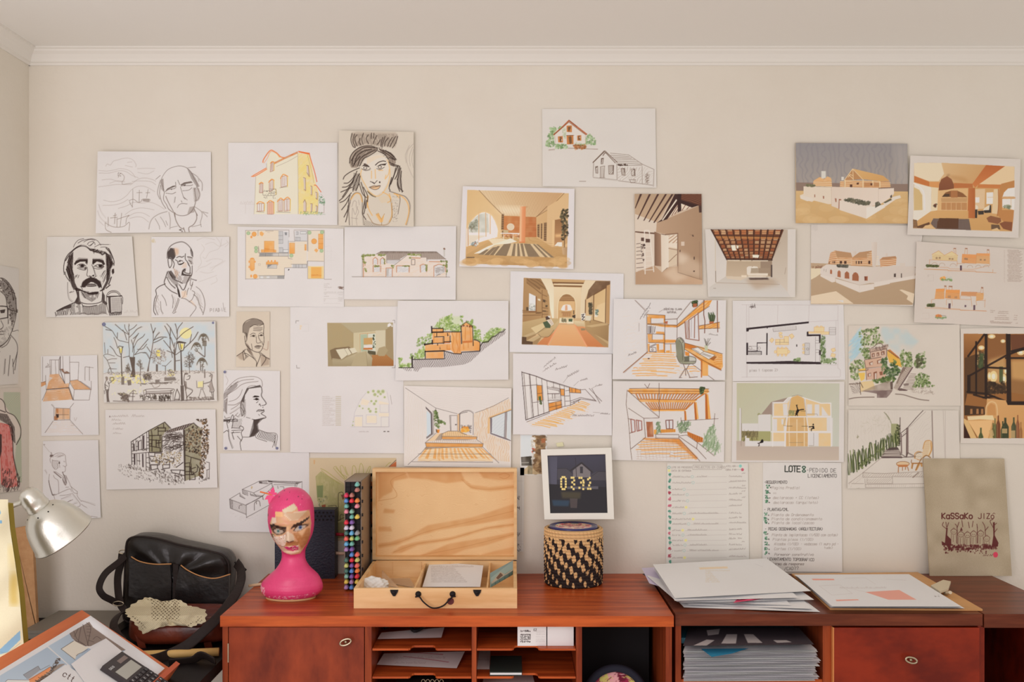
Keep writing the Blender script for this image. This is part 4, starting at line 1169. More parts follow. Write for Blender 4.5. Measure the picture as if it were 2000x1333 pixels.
# large sheet with bedroom print
d = Sheet((560,590,800,890),(567,600,787,599,789,886,567,884))
d.f("352 182 922 180 928 558 358 560",(176,156,122),1,c2=(150,130,98),ang=60)
d.f("~35.2 18.2 47 19 58 28 58 42 50 40 39 41 35.8 44",(172,150,112),1,n=.3)
d.f("~47 18.5 92.2 18 86 24.5 80 25 58 27",(178,162,130),1)
d.f("~58 27 80 25 80 44 61 44 58 40",(200,184,150),1)
d.f("770 250 858 245 858 420 775 460",(204,190,162),1)
d.f("858 240 922 210 926 545 858 470",(160,138,104),1)
d.f("~63.5 27.8 77 27 77.2 44 64 44",(206,204,186),1)
d.f("~64 28.5 70 28 70 43 64.5 43",(170,178,150),1)
d.l("640 440 636 280 702 275 705 440|702 275 770 270",1.2,(190,138,84),.9,0)
d.f("668 315 745 310 745 370 668 370",(194,152,98),1)
d.f("668 375 745 372 742 405 670 405",(218,206,196),1)
d.f("665 400 745 398 745 415 665 415",(190,120,70),1)
d.b("~74.8 29 77 28.5 77 40 74.8 40",30,.8,1.3,[(54,60,44),(90,96,70)],.9)
d.f("705 420 772 430 772 462 700 450",(84,76,56),.9)
d.f("740 462 860 455 926 510 926 556 740 556",(176,124,76),1,c2=(160,104,60),ang=90)
d.h("740 462 860 455 926 510 926 556 740 556",55,3,.6,(140,88,50),.5)
d.f("~37.5 42 42 40 54 38.8 58 42 56 45 42 52 39 50",(128,106,80),1)
d.f("395 490 480 500 630 435 690 425 745 490 735 556 400 556",(192,176,144),1,c2=(160,142,110),ang=90)
d.f("~60 45 69 43 70 55.6 56 55.6",(178,160,126),1)
d.f("~42.5 41.5 50 40.5 53 46 47.5 50|49.5 41 53 40 56.2 45 53 46.8|54 40.5 59 39.8 61.2 43.5 57 45",(212,200,174),1)
d.l("425 415 475 500 530 462|500 405 535 465|690 430 700 556|400 500 480 505",.8,(130,110,82),.7)
d.f("~78 45 80 40 85 38.5 88 42 85 47 80 47",(170,150,116),1)
d.b("880 190 915 190 915 215 880 215",14,1.2,2,[(226,220,214)],.9)
d.l("80 185 80 165 105 165|920 160 938 160 938 185|85 550 88 575 112 575|915 572 940 572 940 550",1,(104,90,84),.85,0)
d.b("115 205 140 205 140 235 115 235",8,.8,1.5,[(226,196,150)],.7)
d.l("140 195 190 195 190 255 140 255",.5,(196,186,180),.8,0)
for i in range(15):
 y = 825 + i * 17.6
 d.wr(310,y,310 + 60 + 40 * ((i * 7) % 5) / 3,9,(170,154,144),.6,.65)
 d.f(f"425 {y-6} 472 {y-6} 472 {y+2} 425 {y+2}",(190,176,152),.75)
 d.l(f"310 {y+4} 472 {y+4}",.4,(196,184,176),.7)
d.f("~69 79 74 77 87 78 89 88 88.8 108.5 59 108.5 59 96 64 85",(222,212,200),.5)
d.l("~55.5 108.5 89 108.5 89 88 87 78|57 108 59 96 64 85 69 79|59 108.5 59 99 66 98.5 66 108.5|69 98 78 98 78 106 69 106 69 98|81 89 88.5 89 88.5 96 81 96 81 89|82 100 88.5 100 88.5 108.5|82 100 82 108.5|64 85 73 88|60 99 66 99",.7,(176,164,172),.8,0)
d.f("~59 100 65.5 100 65.5 108 59 108|69.5 99 78 99 78 105 69.5 105|80 96.5 88.5 96.5 88.5 99.5 80 99.5|65.5 84 72 86 70 90 64 89|80 86 88.5 88 88.5 89 80 89",(232,210,184),.8)
for x,y,r in ((708,785,12),(752,775,14),(797,780,17),(835,778,18),(765,805,16),(815,800,12),(850,828,11),(735,862,11),(775,862,12),(760,885,14),(712,930,11),(725,950,14),(775,930,10),(775,955,12),(632,905,10),(660,925,8),(573,1072,8),(578,1040,6),(790,820,8)):
 d.e(x,y,r,r,0,(186,188,142),.75)
 d.e(x,y,r * .6,r * .6,0,(150,158,100),.6)
d.f("840 1122 858 1122 858 1130 840 1130|872 1122 890 1122 890 1130 872 1130",(96,84,80),.9)
d.wr(628,1130,712,9,(150,136,130),.5,.7)
d.l("~90 81 91.2 89",.8,(130,116,110),.8)
d.l("660 1085 885 1085",.8,(150,136,130),.7)
put(d,'print','large white sheet with bedroom photo, site plan and list','print',0,(1,1,0,3),group='papers on the wall')

# section through a terraced house
d = Sheet((765,580,1005,750),(777,588,993,588,993,742,772,744))
d.sk = 1.0
GN = [(150,172,92),(128,150,74),(170,188,116),(112,136,72)]
d.f("~82 83 95 87 106 87 135 83 136 76 140 70 148 69 154 62 174 50 174 56 142 80 120 100 110 104 76 108 47 108 34 114 33 109 34 96 80 95",(186,174,170),.55,n=.3)
d.h("~82 83 95 87 106 87 135 83 136 76 140 70 148 69 154 62 174 52 174 57 142 80 120 100 110 104 76 108 47 108 40 115 34 114 33 109 34 96 80 95|15 109.5 31 109 30 114 23 114",-62,3.3,1.9,(140,126,122),.75,.8)
d.f("~33 95 51 72 51 95|9.5 104 30 101 30 108.5 11 108.5|62 48 80 30 105 30 106 54 62 48|125 44 140 70 128 66|137 70 156 48 174 49 164 56 153 64 148 69",(190,204,140),.6,soft=2,n=.3)
for q,n in (("330 900 500 730 510 950 340 950",60),("100 1040 300 1020 300 1085 110 1085",35),("400 640 520 600 610 520 610 720 500 720 380 780",60),("640 480 720 380 860 300 920 270 950 420 1050 420 1060 540 800 520",150),("1050 300 1100 300 1080 420 1240 350 1250 470 1150 400 1060 450",50),("1250 440 1360 530 1380 690 1280 660",60),("1380 700 1430 560 1560 470 1720 500 1540 620 1480 690",100),("270 930 310 860 330 900 310 960",14),("95 940 170 940 120 1030",16),("1250 560 1290 560 1290 660 1260 660",20)):
 d.b(q,n,1,2.4,GN,.75)
d.t_("~64 48 74 33 83 33 90 52|143 56 160 47 172 50 150 66",50,6,-80,12,1,GN,.8)
for q in ("625 490 790 490 790 540 625 540","625 545 900 545 900 600 800 610 660 610 650 720 620 720","640 625 795 620 795 715 640 715","800 610 895 605 895 690 800 690","510 735 905 720 905 820 800 825 515 830","525 850 795 840 795 945 525 945","905 545 1055 540 1065 870 960 870 910 820","1070 460 1230 450 1245 690 1075 690","1065 690 1245 690 1350 690 1350 825 1065 835","1255 660 1340 690 1340 820 1255 820","1065 450 1140 395 1230 450"):
 d.f(q,(228,168,104),.95,c2=(222,146,78),ang=40,n=.15)
d.l("~92 55 95 64 93 76 96 86|100 55 99 66 102 78 100 86|104 56 105 70 103.5 84|110 70 110.5 80|117 70 117.2 78|65 56 64 70|113 47 112.5 66|120 47 121 66|85 74 85 80 90 80|69 50 69 54",1.5,(200,120,58),.7)
d.f("~108.5 68 123.5 67 123.5 70 109 71|80 69 90 69 89.5 71.2 81 71.5",(196,110,56),.85)
d.b("~107 44 123 44 123 46.2 107 46.2",14,1,1.6,[(110,60,36)],.8)
d.l("~32.5 96 80 95|52 84 80.5 83 81 95|50.5 74 63 71.5 80 71.2|62 54.5 78 54 106 54|66 61.5 80 61 80 71.5|62 49 79 48.8 79 54|106 45 107 72|124 45 125 75|81 83 88 85 95 87 106.5 87.5 107 85 135 83 135.5 76|126 66 131 67 135.5 70 135 83|135.5 76 139 70.5 148 69 154 62 160 60 165 55 170 54 174 50|11 108.8 33 108.5|89.5 60 89.5 69|80 69 91 69|69 56 69 61|85.5 56 86 60",1.9,K,.88,0)
d.f("300 910 325 910 328 1085 305 1085|600 450 622 450 628 560 605 560|505 825 520 825 522 950 508 950|610 660 632 660 632 730 612 730|493 715 515 715 515 750 497 750|698 720 712 720 710 750 698 750",K,.9)
d.l("~51 84 81 83|62 54.5 79 54.3|50 73 63 71.5",3,K,.9,0)
d.l("~106.5 45 114 39 123.5 45|114 39 114.2 37|74 77 74 80 75 80",1.3,(90,60,48),.85,0)
put(d,'drawing','marker drawing of a terraced orange house section with green plants','drawing',1,(2,1,2,1))

# wooden platform room
d = Sheet((780,745,1010,920),(789,754,999,759,998,914,789,911),base=(219,207,199))
d.sk = 1.0
d.h("~9 12 40 34 39 83 13 124 9 124",90,4,.8,(214,198,182),.6,1,.3)
d.h("~9 10 54 40 86 48 113 46 162 25 166 12",4,4,.6,(206,194,186),.5,1)
d.f("~111 48 164 26 166.5 42 134 53 131 78 164 90 164 120 142 118 125 93 111 82",(222,196,168),.6,n=.4)
d.h("~111 48 164 26 166.5 42 134 53 131 78 164 90 164 120 142 118 125 93 111 82",90,4.5,1.8,(212,176,142),.6,1.5,.35)
d.f("~27 119 38 99 122 98.5 140 119",(232,196,144),.6)
for x0,x1 in ((420,290),(470,400),(540,520),(600,580),(640,640),(700,700),(760,790),(820,850),(870,930),(920,1020),(980,1090),(1030,1150),(1120,1260),(1180,1330),(1220,1400)):
 d.f(f"{x0-14} 995 {x0+14} 995 {x1+26} {1150+(x0%7)*8} {x1-20} {1150+(x0%5)*10}",(222,154,82),.8,n=.4)
d.h("~27 120 38 99 122 98.5 142 120",0,8.5,.5,(170,130,96),.7)
d.f("~38.5 91.5 124.5 93 124 98 40 98",(216,146,74),.95,n=.2)
d.f("~63 82.5 115 83 115 86.5 63 86",(216,146,74),.95,n=.2)
d.f("~64 78 72 74.5 90 74.5 100 79.5 115 82.5 63 82.5",(230,190,138),.85)
d.f("~40 90 56 78 64 77 54 88",(226,190,146),.8)
d.f("~60 79 64 77 63 88 53 88",(150,128,110),.7)
d.h("~64 78 72 74.5 90 74.5 100 79.5 115 82.5 63 82.5|54 88 115 87.5 123 92 40 91",80,4,.6,(170,126,84),.7)
d.h("~64 78 72 74.5 90 74.5 100 79.5 115 82.5 63 82.5|54 88 115 87.5 123 92 40 91",0,2.6,.5,(190,150,108),.6)
d.f("~64 86 115 86.5 100 88 64 88|39.5 98.5 90 98 56 100 38 102",(140,116,100),.6)
LI = (92,78,74)
d.l("~9 10 54 40 86 48.5|13 124 33 106 40 98 38.5 91.5 54.5 77|38.5 91.5 125 93 124 98 40 98|63 82.5 115.5 82.8 115 86.5|64 78 63 86|113 47 125 43 140 37 162 25|124 98 148 122|54 40 54.5 46|64 78 73 74 89 74|115.5 82.8 115 87 124 93|19 120 139 120.5|28 108.5 136 108.5",.9,LI,.75,0)
d.f("~39 37.5 48 46.5 49.5 79.5 40.5 86 40 83 47 78 46 48 40 41",(110,98,98),.8)
d.f("~40.5 44 46.5 49 47 77 41 83",(200,208,212),.9)
d.f("~39 38 48 46.5 48.2 48 39.5 41|47 47 49 48 49.7 80 47.5 78",(96,84,84),.8)
d.l("~75 51 86 51 86.5 74|75 51 76 74|76.5 52 77 74|50 44 51 79|110 48 110 79.5|88 49 89 76",.9,LI,.8,0)
d.f("828 638 855 638 855 655 828 655",(80,66,62),.8)
d.f("865 490 890 485 892 740 868 740",(222,180,136),.9)
d.f("~89 49 90.5 48 90.5 74 89.2 74",(96,82,78),.8)
d.l("~88.5 49 94 45.5 101 44 106 45 110 48|90 49 95 47 101 46|90.5 74 92 77 100 79.5",1.2,LI,.85)
d.h("~91 48 109 48 109 66 91 66",90,3,.7,(222,206,192),.6,1)
d.f("~93 66.5 106 66 106 76.5 93 76",(180,168,160),.6,soft=1)
d.b("~93 68 104 68 104 75 93 74.5",40,1.5,3,[(230,160,70),(226,180,90),(220,140,60)],.85)
d.b("~91.5 65 107 65.5 106.5 77 104 77 104 68 94 68 93 76",24,.8,1.6,[(120,108,104)],.8)
d.f("~135.5 55 159 46 158 85 135.5 77",(206,208,208),.9)
d.f("~160 45.5 166.5 43 165.5 88 160 85",(204,206,206),.9)
d.h("~136.5 56 159 47 158 84 136.5 77",-40,5,.6,(180,184,188),.6,1)
d.f("~132 54 135 53.5 134.5 78 131 78|133.5 53 166.5 40.5 166.5 43 135 55.5",(222,176,122),.9)
d.f("~135 54.5 138 55 137.5 76 135.5 78|135 76.5 158 84.5 165.5 88 165.5 89 156 86 135.5 78.5",(104,88,94),.85)
d.f("1575 465 1600 455 1590 860 1565 850",(176,160,158),.9)
d.l("1345 550 1665 430|1575 465 1565 850|1600 455 1585 850|1580 850 1655 885",1.2,LI,.85,0)
LG = [(96,112,62),(118,134,80),(76,88,54)]
d.b("~52 44 57 44 58 54 60 60 59 70 53 70 52 56",80,1,2,LG,.85)
d.b("~59 56 68 62 68 64.5 60 62",24,1,1.8,LG,.85)
d.f("548 722 602 718 592 770 565 772",(222,132,50),.95)
d.f("~54 71 56 72 57 77 54.5 76",(84,70,60),.7)
put(d,'drawing','perspective sketch of a room with stepped wooden platform and plank floor','drawing',1,(3,1,4,0))

# cottage twice
d = Sheet((1050,205,1290,375),(1059,213,1280,212,1282,367,1060,364),base=(214,203,194))
d.sk = 1.0
GN = [(150,172,120),(126,152,98),(172,190,146),(104,130,86)]
for q,n in (("170 350 260 330 300 400 240 470 200 460",50),("110 540 180 440 250 480 250 640 120 660",80),("730 500 800 450 890 520 880 620 740 610",80),("270 600 440 580 460 670 280 670",60),("370 350 430 340 430 560 390 440",28),("560 580 740 590 740 625 570 620",28),("310 340 400 320 330 380",12)):
 d.b(q,n,1,2.2,GN,.8)
d.f("~26 45 48 25 74 45 73 60 56 61 44 60 27 60",(222,208,196),.55)
d.l("~25 45.5 36 36 48 24 62 35 75 45",3.4,(176,88,50),.9,0)
d.l("~25 46 48 26.2 74 46|48 23.5 60 33",1.2,(120,60,36),.8,0)
d.l("~26 46 27.5 58|73 46 73.5 59|27 45 48 27 70 44",.8,(190,150,120),.7,0)
for q in ("443 320 525 315 525 420 445 415","310 485 385 478 388 575 315 575","605 470 668 465 670 550 608 548","443 470 548 465 550 605 450 605"):
 d.f(q,(196,122,66),.95)
for q in ("462 340 508 330 508 360 470 410","335 495 368 490 370 560 340 560","622 482 650 478 650 535 622 535","470 490 520 485 530 590 490 600"):
 d.f(q,(120,88,62),.85)
d.f("~34 50 35.2 49.8 35.2 52 34 52|36 53 37.5 52.8 37.5 55 36 55|63.8 49 65.2 49 65.2 51 63.8 51",(214,200,186),.8)
d.l("~48 34 48.5 41|34.5 49 35 57|63 47.5 63.5 54.5|50 48 49.8 60|44.3 47 54.8 46.6",1.2,(88,58,40),.8,0)
d.b("~54 61 74 61 74 68 58 68|74 64 90 61 90 66 76 66|37 62 45 62 45 67 38 67",70,1,2.2,[(190,120,72),(150,90,52),(206,150,104)],.8)
d.l("~54 62 74 63|17 69 26 68|47 66.5 92 68|59 66 72 65",1,(120,84,62),.75,0)
LI = (110,86,72)
d.l("~85 88.5 102 72 103.5 71 122 88.5|102 70.5 85 88|104 73 119 89|103.5 73.5 100 78",1.8,LI,.85,0)
d.l("~111 74 139 76.5 160 91 123 89|112 77 140 79|115 80 144 81.5|118 83 149 84.5|120 86 154 88|123 93 160 92.5|160 91 178 99 177 125|121 90 121.5 115|86 90 85 110|85 111 121 115|160 94 160 120|64 117 74 117|123 116 176 123",.9,LI,.7,0)
d.b("~123 91 139 91 139 93.5 123 93.5|159 90 164 91 164 94 160 93|169 95 175 97 174 98.5 169 97",30,.8,1.5,[(84,64,54)],.85)
for q in ("975 820 1010 815 1000 900 970 905","885 950 920 940 922 1050 890 1045","1085 930 1165 925 1160 1060 1090 1060","1275 975 1335 975 1340 1080 1290 1075","1430 985 1490 980 1495 1090 1440 1085"):
 d.l(q + " " + " ".join(q.split()[:2]),1,LI,.8,0)
 d.h(q,-50,2.2,1,LI,.7,2,.3)
d.f("~97.5 82 101 81.5 100.8 83 98.5 83.5 98 89 97.2 89.5|88.5 95 92 94 91.8 95.5 89.5 97 89 104|146 98.5 149 98 149.2 108.5 148 108 147.8 100|129 97.2 133.5 97.2 133.5 104 132.5 104 132.2 99|115 93 116.8 92.5 116 106 115 106",(96,74,64),.75)
d.l("~96 95 96 111|97.5 96 97.5 111|100 96 100 111|102.5 94 102 111|96 95 103 94|95 111.5 103 111.5|140 115 150 115|141 115 143 119.5 149 119 149 115",1,LI,.75,0)
d.h("~121.5 95 159 96 159 120 123 115",-45,4,.7,(150,128,112),.6,1.5,.3)
d.h("~160 94 177 100 176 123 161 120",-40,6,.6,(150,128,112),.5,1.5,.4)
d.t_("~165 105 171 105 170 121 165 120|109 107 121 106 121 115 111 114|68 109 76 108 74 117 69 116",40,4,-40,40,.8,[LI],.6)
put(d,'drawing','highest sheet on the wall, a cottage in watercolour and again in ink','drawing',0,(1,1,3,1))
# print: room with orange column
d = Sheet((895,360,1130,530),(904,364,1122,369,1120,526,897,521),base=(217,207,204))
d.f("140 88 1692 140 1662 1270 112 1216",(212,174,126),1)
d.f("~14 8.8 33 9.5 64 44 66 45 65 84 44 86 15 96 11.8 99",(214,176,124),1,c2=(226,194,150),ang=40,n=.15)
d.f("~32 9.5 160 13.5 136 40 119.5 50 70 48 56 36",(222,196,158),1,c2=(196,152,108),ang=-10)
d.f("~70 33 100 34 100 47 69 47 56 34",(236,216,186),.7,soft=6)
d.h("~33 9.5 160 13.5 136 40 119.5 50 70 48",62,4.5,.7,(196,158,116),.5)
d.h("~70 11 160 13.5 130 43 110 49",118,5,.7,(190,150,110),.4)
d.l("~32 9.5 48 27 66 45|162 14 138 39 119.5 50|136 34 120 50",1.5,(130,88,54),.8,0)
d.f("690 485 1195 505 1200 815 690 810",(196,126,74),1,c2=(180,104,60),ang=10,n=.2)
d.l("~70 57 119.5 58.5|70 64 119.5 65|70 72 119.5 73",.6,(216,152,104),.6,0)
d.f("~119.5 50.5 136 40.5 169 15 167 90 159 96 143 96 135 88 120 81",(212,172,124),1,c2=(196,154,106),ang=30)
d.f("~136.5 34.5 169 15 168 56 144 55 143 96 135 90",(214,176,130),1)
d.f("~147 55 159 53 159 95 146 95",(150,106,68),1,c2=(190,140,96),ang=90)
d.f("~144 55 148 55 147 96 143 96",(222,184,136),1)
d.f("~148 77 160 76 159 81 149 81.5",(232,186,130),.8,soft=2)
d.f("~152 89 159 89 159 95.5 147 95",(232,222,208),.95)
for q in ("1212 615 1245 610 1245 820 1212 805","1265 605 1290 603 1285 845 1262 835","1312 592 1355 588 1350 875 1310 860","665 455 700 460 695 700 660 700","672 710 690 710 688 808 672 808"):
 d.f(q,(96,70,50),.95)
 d.h(q,0,3.4,1.1,(206,160,112),.8)
# floor and rug
d.f("~11.8 99 45 87 66 82 120 81.2 143 96 167 96 166.2 127 11.2 121.6",(204,164,112),1,c2=(178,134,84),ang=75,n=.15)
d.h("~64 82 120 81.5 167 100 150 112 120 90 64 88",8,4,1,(186,136,84),.5,2)
d.f("~24 106.5 46 95 80 83 90 88 64 94 33 106",(238,226,206),.95)
d.f("~46 85 66 83 86 87 56 95",(236,218,190),.8)
d.f("~30 108 56 93 82 90.5 119 91.5 147 112.5",(214,186,146),1)
for q in ("300 1080 385 1082 470 1000 430 1000","395 1085 470 1088 590 960 530 970","480 1088 540 1090 640 950 600 950","560 1090 740 1100 810 910 700 920","815 1100 865 1102 880 910 850 910","905 1105 950 1105 930 910 905 910","990 1105 1025 1108 990 910 950 910","1070 1110 1250 1115 1100 915 1005 912","1330 1120 1375 1122 1175 920 1140 918","1420 1122 1470 1125 1225 925 1190 920"):
 d.f(q,(112,92,72),.9)
 d.h(q,2,1.6,.6,(190,160,122),.6)
d.f("~11.8 111.5 25 111 25 113 12 113",(150,120,90),.8)
d.l("135 1125 245 1127",1.4,(62,50,42),.95)
d.b("~11.8 115 166 115 166 126.5 11.2 121",50,3,7,[(186,140,88),(214,172,118)],.5,2)
# arched window
d.f("~13 68 19 58 28 48 36 43.5 42 43 50 47 56 56 61 70 60 81 45 85 15 95 12.8 96",(232,224,212),1)
d.f("~17 64 24 53 33 46 42 44 48 48 49 74 17 74",(186,182,168),.8,n=.4)
d.b("~16.5 60 30 54 30 72 17 70|33 52 48 50 48 70 33 70",90,1,2.6,[(150,150,130),(176,172,156),(126,124,104)],.7)
d.l("~21.5 74 20 69 25 64|21.5 70 19 65",1,(110,90,70),.8)
d.f("~16 78 43 79 30 84 15 94",(218,200,178),.8)
d.f("~45.5 47 52 49 59 64 60 79 56 83 48 82",(236,228,214),.8)
d.l("~31.5 44 31.5 86|42 43 42.5 80|49 47 49 76",2,(214,164,116),.9,0)
d.l("~15 65 15 94",2.4,(196,140,90),.9,0)
d.l("~12.8 69 19 57 28 47.5 36 43.2 42 42.8 51 47 57 56 61 70 60 80",1.6,(228,196,152),.9)
d.f("~12 96 45 86 48 88 12 108",(206,162,110),.9)
d.b("~20 90 30 87 30 94 21 94.5|34 85 44.5 83 44.5 88 34.5 89",26,1.2,2.4,[(110,100,84),(230,224,214),(190,120,90),(140,150,150)],.85)
# column, table, mirror, plant
d.f("950 345 1035 340 1025 895 935 895",(226,160,116),1,c2=(214,132,84),ang=0)
d.f("950 345 975 342 965 895 935 895",(236,188,146),.8,soft=1)
d.f("~103.5 34 106 34 108 35.2 103.5 36",(190,140,96),.6)
d.f("935 880 1025 885 1025 900 935 898",(206,120,72),.9)
d.e(802,655,54,50,0,(218,196,168),1)
d.e(802,655,54,50,1,(240,226,204),.9)
d.f("~64.5 74.5 94 75 94 76.8 65 76",(240,230,216),1)
d.l("~69.5 76 69.3 84|84 76.5 83.8 87|92 76 91.8 83|70 79 92 79",1.8,(236,222,204),.9,0)
d.f("690 700 770 705 765 748 690 745",(196,172,132),.95)
d.b("~69 77 94 77.5 93 82 70 81.5",26,1,2,[(150,90,50),(214,160,110)],.7)
LG = [(70,62,44),(96,84,58),(52,44,34),(120,104,74)]
d.b("~160 38 168 39 167.6 78 158 88 159 65 157 50",150,1.2,2.6,LG,.9)
d.l("1630 700 1625 965",2.2,(110,78,50),.9,0)
d.f("~158.5 97 166.8 97 166.2 109 160 108",(206,172,132),1,c2=(170,132,94),ang=0)
put(d,'print','photo print of a room with round orange column and striped rug','print',1,(3,1,3,2),m=M_PRINT)

# print: sunken living room
d = Sheet((990,525,1225,695),(997,530,1218,535,1217,692,995,688),base=(216,207,204))
d.f("258 142 1584 188 1553 1208 228 1160",(204,170,126),1)
d.f("~25.8 14.2 72 16 72 28 64 33 66 76 24 82",(190,152,106),1,c2=(164,124,82),ang=150)
d.f("~30 15 56 16 64 33 64 42 50 33 30 21",(150,112,74),.9)
d.h("~30 15 56 16 64 33 64 42 50 33 30 21",35,6,2,(110,78,50),.6)
d.f("~68 16 120 17.8 113 29 72 28",(196,156,108),1)
d.f("~69 20.5 119 21.5 118 24 70 23|71.5 25.5 115 26.2 115 28.2 72 27.5",(120,84,54),.95)
d.f("~72 22.8 118 23.8 117 25.8 72 25",(228,204,168),.9)
d.f("~72 28 113.5 29 114 76 72 76",(226,202,166),1,c2=(214,184,144),ang=90)
# main arches
d.f("~51.5 15 68 15.8 72 28 72 76 69 76 66 60 65 43 59 28",(224,204,172),1,c2=(236,220,194),ang=90)
d.f("~120 17.8 129 18.2 136 19 125 33 120 47 119 70 112 76 114 30",(222,200,166),1)
d.f("~136 19 158.4 19 158 25 133 40 121.5 48 125 33",(112,82,58),1,n=.2)
d.f("~77 77 78.5 52 80 46 85 41 91 38.5 97 40 103 45 105.2 52 105 77",(200,158,108),1)
d.f("~80 46 85 41 91 39.2 97 40.5 103 45.5 104 50 80 50",(150,108,70),.9)
d.l("~81 44 102 44|80 46.5 103.5 47",1.4,(196,152,104),.8,0)
d.f("~80 50 103.5 50 104 64 79.5 64",(214,172,122),1)
d.l("775 760 788 510 850 408 910 386 975 402 1050 500 1054 760",2,(232,208,172),.95)
d.f("~83.8 64 85 58 88 55.5 96 55.5 98.5 59 98.8 64",(240,228,212),.95,sm=1)
d.f("~89.5 56 92.5 56 93 64 89 64",(214,150,110),.9)
d.f("835 660 985 660 985 685 835 685",(176,128,84),.95)
d.f("850 685 980 685 980 735 850 735",(190,142,96),.95)
d.h("850 685 980 685 980 735 850 735",90,3.4,1.2,(140,92,58),.7)
d.f("~101.8 64 103 64 103 70 101.8 70|100 72 105 70.5 105 76 100.5 75.5",(62,48,40),.9)
# left wall: window, shelves
d.f("340 375 445 425 440 650 335 650",(222,218,214),1)
d.f("~34 53 44 54.5 44 65 33.5 65",(196,192,184),.9)
d.b("345 540 435 545 435 640 340 640",26,1,2,[(150,150,140),(226,220,210)],.8)
d.f("440 420 458 428 455 652 440 652|335 648 460 650 460 664 335 664",(140,92,54),.95)
d.f("~51 30 62 33 64 50 63 73 51 75",(176,136,92),1)
d.l("~54.5 40 61 42.5|54.5 47 61 50|54.5 60 62.5 61|54.5 65.5 62.5 66|54.5 70 62.5 70|54 33 54 75|24 66.5 53 67|24.5 72 52 71|33 65 24 64",1.6,(120,84,52),.85,0)
d.f("~55 47.5 59 48 59 52 55 51|59 56 62.5 56 62 59 59 59|54.8 64 60 64.5 60 66 54.8 65.5|29.5 59 33 59 33 64.5 29.5 64",(84,66,48),.9)
d.f("470 460 510 465 515 500 475 485",(224,206,176),.95)
d.f("440 675 525 675 525 690 440 690",(110,76,48),.9)
d.l("~31 22 42 30 52 38",3,(130,94,60),.8,0)
# right wall glass
d.f("~133 40 151.5 29 150.5 83 132.5 79",(206,168,118),1,c2=(220,188,142),ang=60)
d.f("~139 56 151.5 51 150.5 82 133.5 78 134 70",(226,196,152),.6)
d.f("~120.5 48 128.5 44 128 70 120 72",(214,178,132),1)
d.l("~133 40 132.5 79|152 28 150.8 83.5|133 40 152 29|132.5 79 156 86|120.5 48 120 70",2.4,(110,74,46),.9,0)
d.f("~153 26 158.4 24 157 85 152 83",(186,144,98),1)
d.f("~134.5 64 140 62 139 74 134.5 74",(228,218,206),.8)
d.b("~135 63 140 63 139.5 71 135 70",14,1.2,2,[(110,130,140),(90,110,90)],.8)
d.b("~126 53 130.5 53 130 70 126.5 71",60,1.2,2.4,[(60,54,42),(90,80,60)],.9)
# floor
d.f("~24 82 56 75.5 80 77 80 85 45 100 23.2 105",(196,166,120),1,c2=(172,142,98),ang=100)
d.f("~119.5 77 132 79 156 86 155 118 120 90",(184,150,104),1,c2=(150,116,78),ang=45)
d.f("~120 88 150 83 156 86 130 90|133 100 156 112 155.3 118 148 115",(212,182,136),.6)
d.f("~45 116.5 64 117 80 85 103 85 123 119.5 155 120.5 120 90 104 84 79 84 72 92",(216,148,100),1,c2=(196,120,72),ang=90)
d.f("800 860 1030 865 1215 1195 650 1175",(222,172,122),1,c2=(216,154,102),ang=90)
d.l("795 850 630 1172|1035 855 1225 1195",3.2,(228,156,112),.95,0)
d.f("~120 90 155 116 155.3 120.8 148 119 119.5 93",(172,136,94),1)
d.f("230 1045 300 1045 298 1105 400 1120 395 1165 228 1160",(92,66,46),1)
d.f("~23.5 104 44 95.5 44.5 100 30 105|30 110.5 52 101 52 105 40 112",(190,162,120),1)
d.f("400 1120 525 1045 525 1060 460 1165 395 1165|300 1050 445 1000 445 1020 300 1105",(160,128,88),1)
# sofa, cushions
d.f("~48 99 70 88 79 79 80 85 72 97 64 104.5 53 104",(206,178,132),1,c2=(182,150,106),ang=80)
d.f("~36.5 91 56 83 59 90 45 100",(212,186,140),1)
d.l("~45 100 58 90.5|48 100 53 104.5 64 104 72 94",1.3,(110,84,56),.8)
d.f("~55 82.5 62 80 67 86 66.5 91 59 91",(76,88,62),1)
d.f("~61 79 68 77.5 72 85 68 88 64 83",(222,204,184),1)
d.l("~64 79 69 86|66 78.5 70.5 85",.9,(140,110,90),.8)
d.f("~59 74 64 72 66 77 60 79",(70,50,46),.9)
d.f("~62 72 67 72.5 66.5 76 64 75",(226,216,206),.9)
d.f("~80.5 75 102 75 102.5 84 80 84",(214,190,150),1)
d.f("~81 76 91 76.5 91 83.5 80.5 83|92 79 102 79.5 102 84.5 92 84.5",(228,210,180),.95)
d.f("945 770 1005 770 1000 815 945 810",(76,92,66),1)
d.b("~84 77 90 77.5 90 82 84 81.5|78 68 84 68 83 74 78 74|66 65 70 64 69 76 67 76",34,1,2,[(120,110,84),(150,136,100)],.85)
d.f("~103 80 118 81 119.5 88.5 108 88.5 103 85",(222,200,162),1,c2=(196,168,126),ang=90)
d.f("~114 69 120.5 68.5 119 79 114 80",(226,216,204),1)
d.l("~114.5 71 118 70 115 74 119 74 115 78 118.5 79",2,(56,46,42),.9,0)
d.f("~120 72 129.5 72.5 128 80 120 79.5",(216,202,178),1)
d.l("1215 800 1205 815|1275 800 1275 830",1.3,(120,90,60),.9,0)
d.f("~113 91.5 119 91.5 120 94.5 114 95",(150,126,92),1)
put(d,'print','photo print of a living room with arches and orange carpet','print',0,(1,1,2,1),m=M_PRINT)

